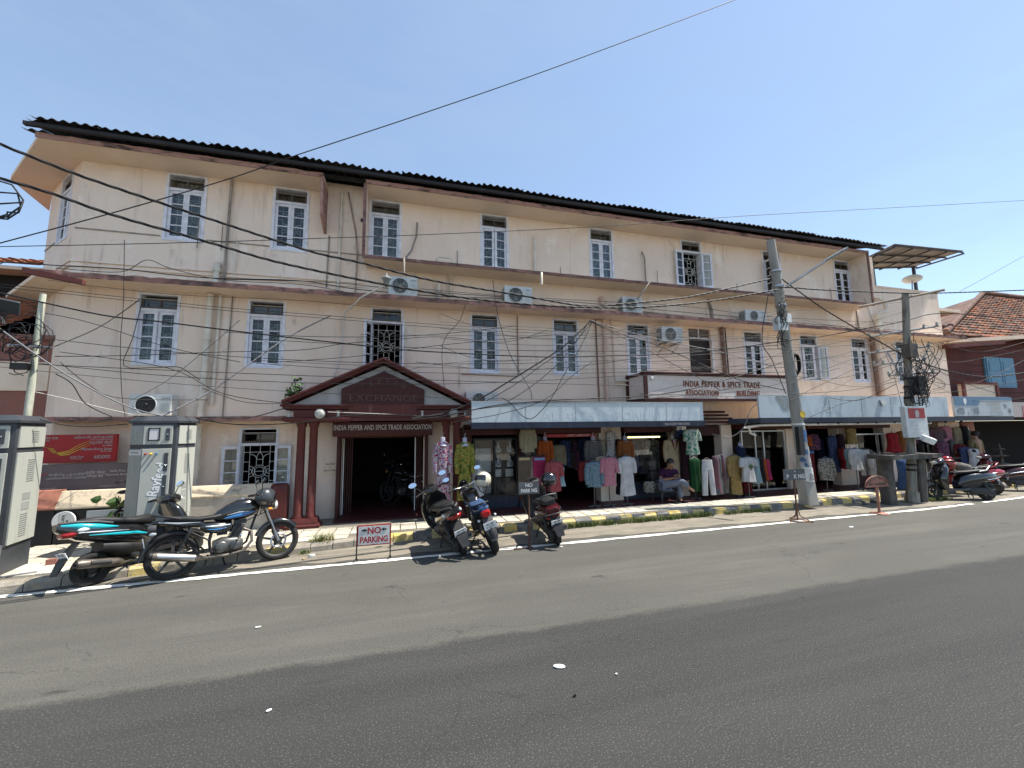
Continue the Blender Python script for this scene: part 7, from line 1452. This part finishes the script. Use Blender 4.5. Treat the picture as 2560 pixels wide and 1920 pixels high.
garment('jacket', 'grey and black camouflage-like jacket in front of the second doorway', 'p_camo', 2063, 1145, 1200, 8.85, .44, .5, 1.0, stand=True); garment('dress', 'indigo printed long dress in the second doorway', 'p_indigo', 2078, 1090, 1180, 9.3, .34, 0, 1.2); garment('dress', 'brown and navy long shawl on the pillar of the second doorway', 'p_check', 2099, 1085, 1172, 9.25, .26, 0, 1.0); garment('shirt', 'dark orange cloth hung above the maroon folded cloth', 'cloth_orange', 2018, 1090, 1115, 9.2, .24, 0, 1.0)
garment('shirt', 'white V-neck shirt on the rack left of the stone platform', 'cloth_white', 2137, 1122, 1174, 8.72, .40, .42, 1.05, stand=True); garment('shirt', 'teal shirt behind the white V-neck shirt', 'cloth_sky', 2124, 1121, 1170, 8.9, .3, .3, 1.0); garment('shirt', 'red shirt at the left end of the white shirt rack', 'cloth_red', 2116, 1122, 1172, 9.0, .3, .3, 1.0)
trousers('pale dotted trousers beside the white V-neck shirt', 'p_dots', 2161, 1124, 1188, 8.72, .38); garment('shirt', 'olive patterned cloth hung high left of the far display window', 'p_mustard', 2125, 1070, 1110, 9.3, .4, 0, 1.0)
garment('shirt', 'white and teal shirt at the edge of the stone platform', 'p_dots', 2186, 1137, 1190, 8.5, .34, .35, 1.0, stand=True); garment('shirt', 'teal scarf-like shirt on the rack beside the stone platform', 'p_green', 2196, 1135, 1172, 8.45, .24, 0, 1.2); garment('shirt', 'dotted grey shirt behind the left stone post', 'p_dots', 2207, 1136, 1190, 8.6, .3, .3, 1.0)
garment('dress', 'bright red sleeveless dress on the wall above the stone platform', 'cloth_red', 2229, 1082, 1130, 9.2, .48, 0, 1.3); garment('dress', 'rust printed dress beside the red one above the stone platform', 'cloth_rust', 2252, 1078, 1130, 9.25, .34, 0, 1.2); garment('skirt', 'long blue denim skirt between the stone posts', 'denim', 2256, 1146, 1222, 8.4, .48, 0, 1.25, stand=True)
garment('shawl', 'pink patterned shawl hung under the far canopy', 'p_pink', 2362, 1065, 1140, 9.3, .55, 0, 1.2); garment('shawl', 'beige-pink shawl right of the pink one', 'cloth_beige', 2390, 1068, 1120, 9.3, .4, 0, 1.1); garment('dress', 'purple patterned dress under the far canopy', 'p_purple', 2355, 1105, 1165, 9.1, .55, 0, 1.3); garment('shawl', 'black shawl with pale border under the far canopy', 'cloth_black', 2406, 1065, 1125, 9.25, .34, 0, 1.0); garment('dress', 'dark printed dress left of the white vest', 'p_indigo', 2410, 1118, 1165, 8.9, .5, 0, 1.1); garment('vest', 'white sleeveless vest in front of the standing man', 'cloth_white', 2432, 1122, 1165, 8.75, .42, 0, 1.15)
pn = thing('shop_poster', (19.3, 9.45, 1.2), 'small terracotta poster with a pale pagoda outline behind the standing man', 'poster'); t = MB(); t.box(18.95, 19.6, 9.46, 9.49, 1.15, 2.05); t.build('sheet', 'neigh_brick', pn); t = MB(); t.prism([(19.1, 1.35), (19.45, 1.35), (19.42, 1.5), (19.5, 1.55), (19.38, 1.62), (19.42, 1.75), (19.3, 1.78), (19.27, 1.92), (19.22, 1.78), (19.12, 1.75), (19.16, 1.62), (19.05, 1.55), (19.13, 1.5)], 9.452, 9.458, 'y'); t.build('print', 'text_grey', pn)
sk = thing('brass_lamp_stand', (21.8, 9.9, .12), 'dim tiered lamp stand inside the dark shop at the right edge', 'lamp stand'); t = MB(); t.lathe([(.30, 0), (.25, .08), (.05, .12), (.05, .3), (.28, .34), (.05, .38), (.04, .6), (.22, .64), (.04, .68), (.04, .85), (.15, .88), (.03, .92), (.01, 1.1)], 18, M=Matrix.Translation((21.8, 9.9, .14))); t.build('column', 'vent_brown', sk)

# stock hanging deeper in the shops
for k, (px, a, b_, Y, w_, m) in enumerate(((1340, 1090, 1140, 9.45, .26, 'p_grey'), (1412, 1100, 1165, 10.0, .3, 'p_indigo'), (1430, 1098, 1170, 10.3, .3, 'cloth_grey'), (1447, 1100, 1175, 10.1, .26, 'p_purple'), (1462, 1096, 1160, 9.8, .28, 'cloth_navy'), (1500, 1100, 1150, 9.4, .24, 'cloth_beige'), (1545, 1098, 1150, 9.4, .22, 'p_check'), (1585, 1105, 1180, 9.9, .3, 'cloth_navy'), (1604, 1108, 1185, 10.0, .3, 'p_grey'), (1655, 1105, 1190, 9.9, .26, 'cloth_maroon'), (1702, 1075, 1120, 9.3, .2, 'p_indigo'), (1902, 1100, 1150, 10.2, .3, 'cloth_beige'), (1918, 1102, 1165, 10.3, .3, 'p_grey'), (2030, 1085, 1125, 9.5, .3, 'p_purple'), (2048, 1095, 1150, 9.9, .3, 'cloth_navy'), (2062, 1092, 1145, 10.2, .3, 'p_indigo'), (2090, 1092, 1150, 9.6, .24, 'cloth_rust'), (2108, 1120, 1170, 9.1, .24, 'cloth_maroon'), (2150, 1122, 1172, 8.95, .26, 'cloth_navy'), (2172, 1124, 1180, 8.8, .26, 'p_grey'), (2240, 1085, 1135, 9.4, .3, 'cloth_maroon'), (2275, 1082, 1150, 9.4, .34, 'p_purple'), (2292, 1085, 1150, 9.45, .3, 'cloth_black'), (2340, 1070, 1130, 9.3, .4, 'p_stripe'), (2378, 1100, 1160, 9.2, .4, 'cloth_grey'), (2398, 1110, 1165, 9.0, .3, 'cloth_maroon'), (2420, 1075, 1120, 9.4, .3, 'p_grey'))):
    place_ = 'first shop doorway' if px < 1470 else 'cream pillar of the clothes shop' if px < 1560 else 'lit show window' if px < 1720 else 'glass door shop' if px < 2000 else 'second doorway' if px < 2120 else 'stone platform rack' if px < 2300 else 'far canopy'
    tone = {'cloth': m.split('_')[1], 'p': {'grey': 'grey patterned', 'indigo': 'indigo printed', 'purple': 'purple patterned', 'check': 'dark chequered', 'stripe': 'striped'}.get(m.split('_')[1], 'printed')}[m.split('_')[0]]
    garment('hanging_garment', 'dim %s garment hanging in shade at the %s' % (tone, place_), m, px, a, b_, Y, w_, rnd.choice((0, .3, .45)), 1.1, turn=rnd.uniform(-.5, .5), cat='garment')

# chair and the two men
def skin(name, J, E_, m, parent, sub=2, root=0):
    me = D.meshes.new(name); names = list(J); me.from_pydata([tuple(Vector(J[k][0])-ORG[parent.name]) for k in names], [(names.index(a), names.index(b_)) for a, b_ in E_], [])
    o = D.objects.new(name, me); col.objects.link(o); o.parent = parent; ORG[o.name] = ORG[parent.name]; me.materials.append(MT[m])
    o.modifiers.new('skin', 'SKIN'); s = o.modifiers.new('smooth', 'SUBSURF'); s.levels = s.render_levels = sub
    for i, k in enumerate(names): r = J[k][1]; me.skin_vertices[0].data[i].radius = (r, r) if not isinstance(r, tuple) else r
    me.skin_vertices[0].data[root].use_root = True
    o.modifiers['skin'].use_smooth_shade = True
    return o
def hand(J, E_, wrist, palm, dirv, nm, side):
    dirv = Vector(dirv).normalized(); lat = dirv.cross(Vector((0, 0, 1))).normalized()*side
    for i, L in enumerate((.060, .070, .066, .052)):
        b0 = Vector(J[palm][0])+lat*(.027-.018*i); J[nm+'f%d' % i] = (b0+dirv*.045, .009); J[nm+'g%d' % i] = (b0+dirv*(.045+L*.6)+Vector((0, 0, -.012)), .008); J[nm+'h%d' % i] = (b0+dirv*(.05+L*.8)+Vector((0, 0, -.034)), .007)
        E_ += [(palm, nm+'f%d' % i), (nm+'f%d' % i, nm+'g%d' % i), (nm+'g%d' % i, nm+'h%d' % i)]
    J[nm+'t'] = (Vector(J[palm][0])+lat*.045+dirv*.01, .010); J[nm+'u'] = (Vector(J[palm][0])+lat*.055+dirv*.05, .009); E_ += [(palm, nm+'t'), (nm+'t', nm+'u')]
mn = thing('person', P(1672, 1262, 8.9), 'seated man in a purple shirt and grey trousers, legs crossed, looking at his hands', 'person')
hip = P(1664, 1210, 9.02); J = {}
J['pelvis'] = (hip, .13); J['waist'] = (P(1666, 1200, 9.03), .12); J['chest'] = (P(1671, 1184, 9.03), (.14, .11)); J['neck'] = (P(1675, 1171, 8.99), .055); J['jaw'] = (P(1677, 1165, 8.94), .062); J['head'] = (P(1677, 1158, 8.95), .088); J['crown'] = (P(1676, 1151, 8.97), .065); J['nose'] = (P(1680, 1164, 8.845), .014)
J['sl'] = (P(1655, 1178, 9.06), .062); J['el'] = (P(1652, 1199, 9.02), .045); J['wl'] = (P(1676, 1197, 8.82), .030); J['pl'] = (P(1683, 1194, 8.77), .028)
J['sr'] = (P(1689, 1179, 8.95), .062); J['er'] = (P(1698, 1196, 8.86), .045); J['wr'] = (P(1694, 1189, 8.78), .030); J['pr'] = (P(1690, 1187, 8.74), .028)
J['hl'] = (P(1664, 1211, 8.95), .10); J['kl'] = (P(1706, 1203, 8.72), .068); J['al'] = (P(1724, 1221, 8.68), .040); J['tl'] = (P(1737, 1229, 8.60), .030)
J['hr'] = (P(1660, 1212, 9.08), .10); J['kr'] = (P(1699, 1211, 8.86), .068); J['ar'] = (P(1701, 1252, 8.86), .040); J['tr'] = (P(1711, 1260, 8.74), .030)
E_ = [('pelvis', 'waist'), ('waist', 'chest'), ('chest', 'neck'), ('neck', 'jaw'), ('jaw', 'head'), ('head', 'crown'), ('jaw', 'nose'), ('chest', 'sl'), ('sl', 'el'), ('el', 'wl'), ('wl', 'pl'), ('chest', 'sr'), ('sr', 'er'), ('er', 'wr'), ('wr', 'pr'), ('pelvis', 'hl'), ('hl', 'kl'), ('kl', 'al'), ('al', 'tl'), ('pelvis', 'hr'), ('hr', 'kr'), ('kr', 'ar'), ('ar', 'tr')]
hand(J, E_, 'wl', 'pl', (.6, -.8, .1), 'l', 1); hand(J, E_, 'wr', 'pr', (-.7, -.6, .1), 'r', -1)
skin('body', J, E_, 'skin', mn)
K = {k: (J[k][0], (J[k][1] if not isinstance(J[k][1], tuple) else .125)+.022) for k in ('pelvis', 'waist', 'chest', 'sl', 'sr')}
for s in 'lr': K['m'+s] = (Vector(J['s'+s][0]).lerp(Vector(J['e'+s][0]), .75), .068)
skin('shirt', K, [('pelvis', 'waist'), ('waist', 'chest'), ('chest', 'sl'), ('chest', 'sr'), ('sl', 'ml'), ('sr', 'mr')], 'cloth_purple', mn)
K = {'p': (J['pelvis'][0], .15)}
for s in 'lr': K['h'+s] = (J['h'+s][0], .115); K['k'+s] = (J['k'+s][0], .085); K['a'+s] = (Vector(J['k'+s][0]).lerp(Vector(J['a'+s][0]), .88), .062)
skin('trousers', K, [('p', 'hl'), ('p', 'hr'), ('hl', 'kl'), ('kl', 'al'), ('hr', 'kr'), ('kr', 'ar')], 'cloth_trouser', mn)
t = MB(); c = Vector(J['head'][0])+Vector((-.005, .012, .018)); t.loft([[(c.x+rx*math.cos(R(30*k)), c.y+.01*z*10+ry*math.sin(R(30*k)), c.z+z) for k in range(12)] for z, rx, ry in ((-.02, .088, .092), (.03, .094, .10), (.075, .078, .085), (.105, .03, .03))]); t.build('hair', 'hair', mn)
t = MB(); c = Vector(J['jaw'][0])+Vector((.005, -.012, -.022)); t.ball(c, (.052, .055, .034), 10); t.build('beard', 'hair', mn)
for s in 'lr':
    c = Vector(J['tr'][0]) if s == 'r' else P(1690, 1258, 8.72); t = MB(); t.cbox(c.x-.03, c.y+.02, .165, .10, .24, .028); t.tube([(c.x-.08, c.y-.02, .175), (c.x-.03, c.y-.03, .225), (c.x+.02, c.y-.02, .175)], .012, 5); t.build('sandal', 'black', mn)
t = MB(); c = (Vector(J['pl'][0])+Vector(J['pr'][0]))/2+Vector((.0, -.06, .03)); t.cbox(0, 0, 0, .075, .012, .15, M=Matrix.Translation(c) @ Euler((R(-50), 0, 0)).to_matrix().to_4x4()); t.build('mobile_phone', 'visor', label='dark mobile phone in the hands of the seated man', cat='phone')
ch = thing('chair', (hip.x, 9.1, .15), 'dark plastic chair under the seated man', 'chair'); sz = hip.z-.15
t = MB(); t.box(hip.x-.24, hip.x+.24, 8.84, 9.30, sz-.03, sz); t.build('seat', 'chair', ch, bevel=.012)
for dx in (-.21, .21):
    for y in (8.88, 9.26): t = MB(); t.tube([(hip.x+dx, y, sz-.02), (hip.x+dx*1.12, y, .15)], .022, 6); t.build('leg', 'chair', ch)
    t = MB(); t.tube([(hip.x+dx*1.1, 9.26, sz), (hip.x+dx*1.1, 9.25, sz+.22), (hip.x+dx*1.1, 8.88, sz+.2), (hip.x+dx*1.1, 8.88, sz)], .018, 6); t.build('arm_rest', 'chair', ch)
t = MB(); t.loft([[(hip.x+q*.22, 9.26+.05*f-.03*(1-abs(q)), sz+.02+.42*f) for q in (-1, -.4, .4, 1)]+[(hip.x+q*.22, 9.28+.05*f-.03*(1-abs(q)), sz+.02+.42*f) for q in (1, .4, -.4, -1)] for f in (0, .5, .9, 1)], sm=False); t.build('backrest', 'chair', ch)
cb = thing('cushion_bag', P(1625, 1225, 9.1), 'patterned bag leaning on the bench left of the seated man', 'bag'); t = MB(); c = P(1628, 1215, 9.2); t.loft([[(c.x+s*w_*.22, c.y+d*.06, c.z+z) for s, d in ((-1, -.6), (0, -1), (1, -.6), (1, .6), (0, 1), (-1, .6))] for z, w_ in ((-.16, .8), (-.12, 1), (.08, 1), (.12, .85))], sm=True); t.build('bag', 'p_camo', cb)

m2 = thing('person', (19.25, 8.95, .15), 'man in a khaki shirt standing with his back turned beside the far shop', 'person'); c = P(2436, 1091, 8.95); x = c.x; J = {}
J['pelvis'] = ((x, 8.95, .98), .14); J['chest'] = ((x, 8.95, 1.30), (.17, .12)); J['neck'] = ((x, 8.95, 1.50), .06); J['head'] = ((x, 8.93, 1.63), .09); J['crown'] = ((x, 8.95, 1.70), .07); J['nose'] = ((x-.02, 9.05, 1.61), .015)
for s, d in (('l', -1), ('r', 1)):
    J['s'+s] = ((x+d*.2, 8.95, 1.42), .065); J['e'+s] = ((x+d*.30, 8.95, 1.14), .048); J['w'+s] = ((x+d*.29, 8.88, .90), .034); J['p'+s] = ((x+d*.28, 8.86, .83), .03)
    J['h'+s] = ((x+d*.1, 8.95, .92), .10); J['k'+s] = ((x+d*.11, 8.93, .55), .07); J['a'+s] = ((x+d*.12, 8.96, .22), .045); J['t'+s] = ((x+d*.12, 9.08, .18), .035)
E_ = [('pelvis', 'chest'), ('chest', 'neck'), ('neck', 'head'), ('head', 'crown'), ('head', 'nose')]
for s in 'lr': E_ += [('chest', 's'+s), ('s'+s, 'e'+s), ('e'+s, 'w'+s), ('w'+s, 'p'+s), ('pelvis', 'h'+s), ('h'+s, 'k'+s), ('k'+s, 'a'+s), ('a'+s, 't'+s)]; hand(J, E_, 'w'+s, 'p'+s, (0, -.2, -1) if s == 'l' else (0, -.25, -1), s, 1)
skin('body', J, E_, 'skin', m2)
K = {k: (J[k][0], .165 if k in ('pelvis', 'chest') else .085) for k in ('pelvis', 'chest', 'sl', 'sr')}
for s in 'lr': K['m'+s] = (J['e'+s][0], .07)
skin('shirt', K, [('pelvis', 'chest'), ('chest', 'sl'), ('chest', 'sr'), ('sl', 'ml'), ('sr', 'mr')], 'cloth_khaki', m2)
K = {'p': (J['pelvis'][0], .16)}
for s in 'lr': K['h'+s] = (J['h'+s][0], .12); K['k'+s] = (J['k'+s][0], .09); K['a'+s] = (J['a'+s][0], .07)
skin('trousers', K, [('p', 'hl'), ('p', 'hr'), ('hl', 'kl'), ('kl', 'al'), ('hr', 'kr'), ('kr', 'ar')], 'cloth_navy', m2)
t = MB(); t.ball((x, 8.925, 1.665), (.098, .10, .095), 14); t.build('hair', 'hair', m2)

# ============================================================ plants
def leaves(mb, pts, size, n, spread, rr, droop=.3):
    for _ in range(n):
        c = Vector(pts[rr.randrange(len(pts))])+Vector((rr.gauss(0, spread), rr.gauss(0, spread), rr.gauss(0, spread*.7)))
        d = Vector((rr.gauss(0, 1), rr.gauss(0, 1), rr.uniform(-1, .4)-droop)).normalized(); u = d.orthogonal().normalized(); u.rotate(Matrix.Rotation(rr.random()*6.3, 3, d)); n_ = d.cross(u); L = size*rr.uniform(.6, 1.25); w_ = L*.38
        mb.add([c, c+d*L*.35+u*w_+n_*w_*.25, c+d*L*.75+u*w_*.7+n_*w_*.2, c+d*L, c+d*L*.75-u*w_*.7+n_*w_*.2, c+d*L*.35-u*w_+n_*w_*.25, c+d*L*.5], [(0, 1, 6), (1, 2, 6), (2, 3, 6), (3, 4, 6), (4, 5, 6), (5, 0, 6)], 0)
rr = random.Random(4)
pp = thing('wall_plant', P(735, 1005, 9.35), 'small leafy plant sprouting from the wall at the left tip of the pediment', 'plant'); spine = [P(735, 1005, 9.35), P(736, 985, 9.4), P(738, 962, 9.42), P(737, 946, 9.42)]
t = MB(); t.tube(spine, .009, 5); t.build('stem', 'bark', pp); t = MB(); leaves(t, spine+[P(742, 990, 9.3), P(728, 982, 9.35), P(745, 975, 9.35)], .095, 95, .055, rr); t.build('foliage', 'leaf', pp)
pp = thing('climbing_plant', P(285, 1330, 8.7), 'broad-leaved climbing plant beside the right feeder cabinet', 'plant'); spine = [P(286, 1330, 8.7), P(290, 1290, 8.7), P(300, 1260, 8.7), P(296, 1240, 8.75)]
t = MB(); t.tube(spine, .010, 5); t.build('stem', 'bark', pp); t = MB(); leaves(t, spine+[P(275, 1285, 8.7), P(300, 1290, 8.65)], .16, 46, .07, rr); t.build('foliage', 'leaf', pp)
def blades(mb, x, y, z, n, sp, h, rr, m2_=.15):
    for _ in range(n):
        a = rr.random()*6.3; q = rr.random()*sp; bx, by = x+q*math.cos(a), y+q*math.sin(a)*.6; L = h*rr.uniform(.45, 1.1); la = rr.random()*6.3; k = rr.uniform(.1, .7)*L; dx, dy = math.cos(la)*k, math.sin(la)*k; wx, wy = -math.sin(la)*.006, math.cos(la)*.006
        mb.add([(bx-wx, by-wy, z), (bx+wx, by+wy, z), (bx+dx*.4+wx*.8, by+dy*.4+wy*.8, z+L*.6), (bx+dx*.4-wx*.8, by+dy*.4-wy*.8, z+L*.6), (bx+dx, by+dy, z+L*.9)], [(0, 1, 2, 3), (3, 2, 4)], 1 if rr.random() < m2_ else 0)
g = G(805, 1372); t = MB(); blades(t, g.x, g.y, 0, 330, .20, .30, rr, .35); t.build('grass_tuft', ['grass', 'straw'], label='dry grass tuft growing at the kerb left of the red and white sign', cat='grass')
g = G(760, 1385); t = MB(); blades(t, g.x, g.y, 0, 60, .12, .08, rr); t.build('grass_tuft', ['grass', 'straw'], label='tiny green weed at the kerb beside the motorcycle front wheel', cat='grass')
t = MB()
for i in range(150):
    x = 2.95+3.85*rr.random()**.85; blades(t, x, kerb_y(x)-.04-.10*rr.random(), 0, 16, .09, .12, rr, .12)
for i in range(30):
    x = 7.15+1.3*rr.random(); blades(t, x, kerb_y(x)-.04-.08*rr.random(), 0, 14, .08, .11, rr, .1)
for i in range(60):
    x = 13.0+1.1*rr.random(); blades(t, x, 7.35+.5*rr.random(), 0, 14, .09, .12, rr, .25)
t.build('grass_verge', ['grass', 'straw'], label='green grass growing along the foot of the painted kerb', cat='grass', kind='stuff')
for k in range(7):
    x, y = 11.2+k*.17+rr.random()*.08, 7.6+.5*rr.random()
    t = MB(); s = rr.uniform(.05, .13); t.loft([[(x+s*q*math.cos(R(60*j))*rr.uniform(.8, 1.2), y+s*q*math.sin(R(60*j))*rr.uniform(.8, 1.2), z) for j in range(6)] for z, q in ((0, .9), (s*.5, 1), (s*.9, .5))], sm=False); t.build('rubble_stone', 'old_stone', label='%s stone from the left in the rubble by the stone platform' % ('first', 'second', 'third', 'fourth', 'fifth', 'sixth', 'seventh')[k], cat='stone', group='rubble by the stone platform')
# litter
def scrap(px, py, a, b_, rz, label, m='white', th=.006):
    c = G(px, py, .012); t = MB(); t.loft([[(c.x+a*q*math.cos(R(36*k))*math.cos(rz)-b_*q*math.sin(R(36*k))*math.sin(rz), c.y+a*q*math.cos(R(36*k))*math.sin(rz)+b_*q*math.sin(R(36*k))*math.cos(rz), .008+z) for k in range(10)] for z, q in ((0, 1), (th, .95))], sm=False); t.build('litter', m, label=label, cat='litter', group='litter on the road')
scrap(1398, 1665, .052, .028, R(-20), 'white oval scrap lying on the dark half of the road')
scrap(645, 1567, .03, .012, R(10), 'small white scrap in the middle of the pale road lane'); scrap(1437, 1738, .012, .010, 0, 'small black bottle cap below the white oval scrap', 'black', .01); scrap(672, 1775, .02, .010, R(30), 'pale scrap on the dark road, lower left'); scrap(1541, 1684, .010, .007, 0, 'tiny white scrap right of the white oval one'); scrap(2128, 1317, .06, .03, R(10), 'pale flattened scrap beside the white line below the leaning pole')
scrap(780, 1390, .05, .03, R(20), 'crumpled pale paper at the kerb near the grass tuft', 'paper', .03); scrap(760, 1398, .03, .025, R(50), 'yellowish scrap at the kerb by the front wheel', 'cardboard', .02); scrap(1403, 1367, .03, .02, 0, 'pinkish scrap on the white line behind the maroon scooter', 'paper', .01)
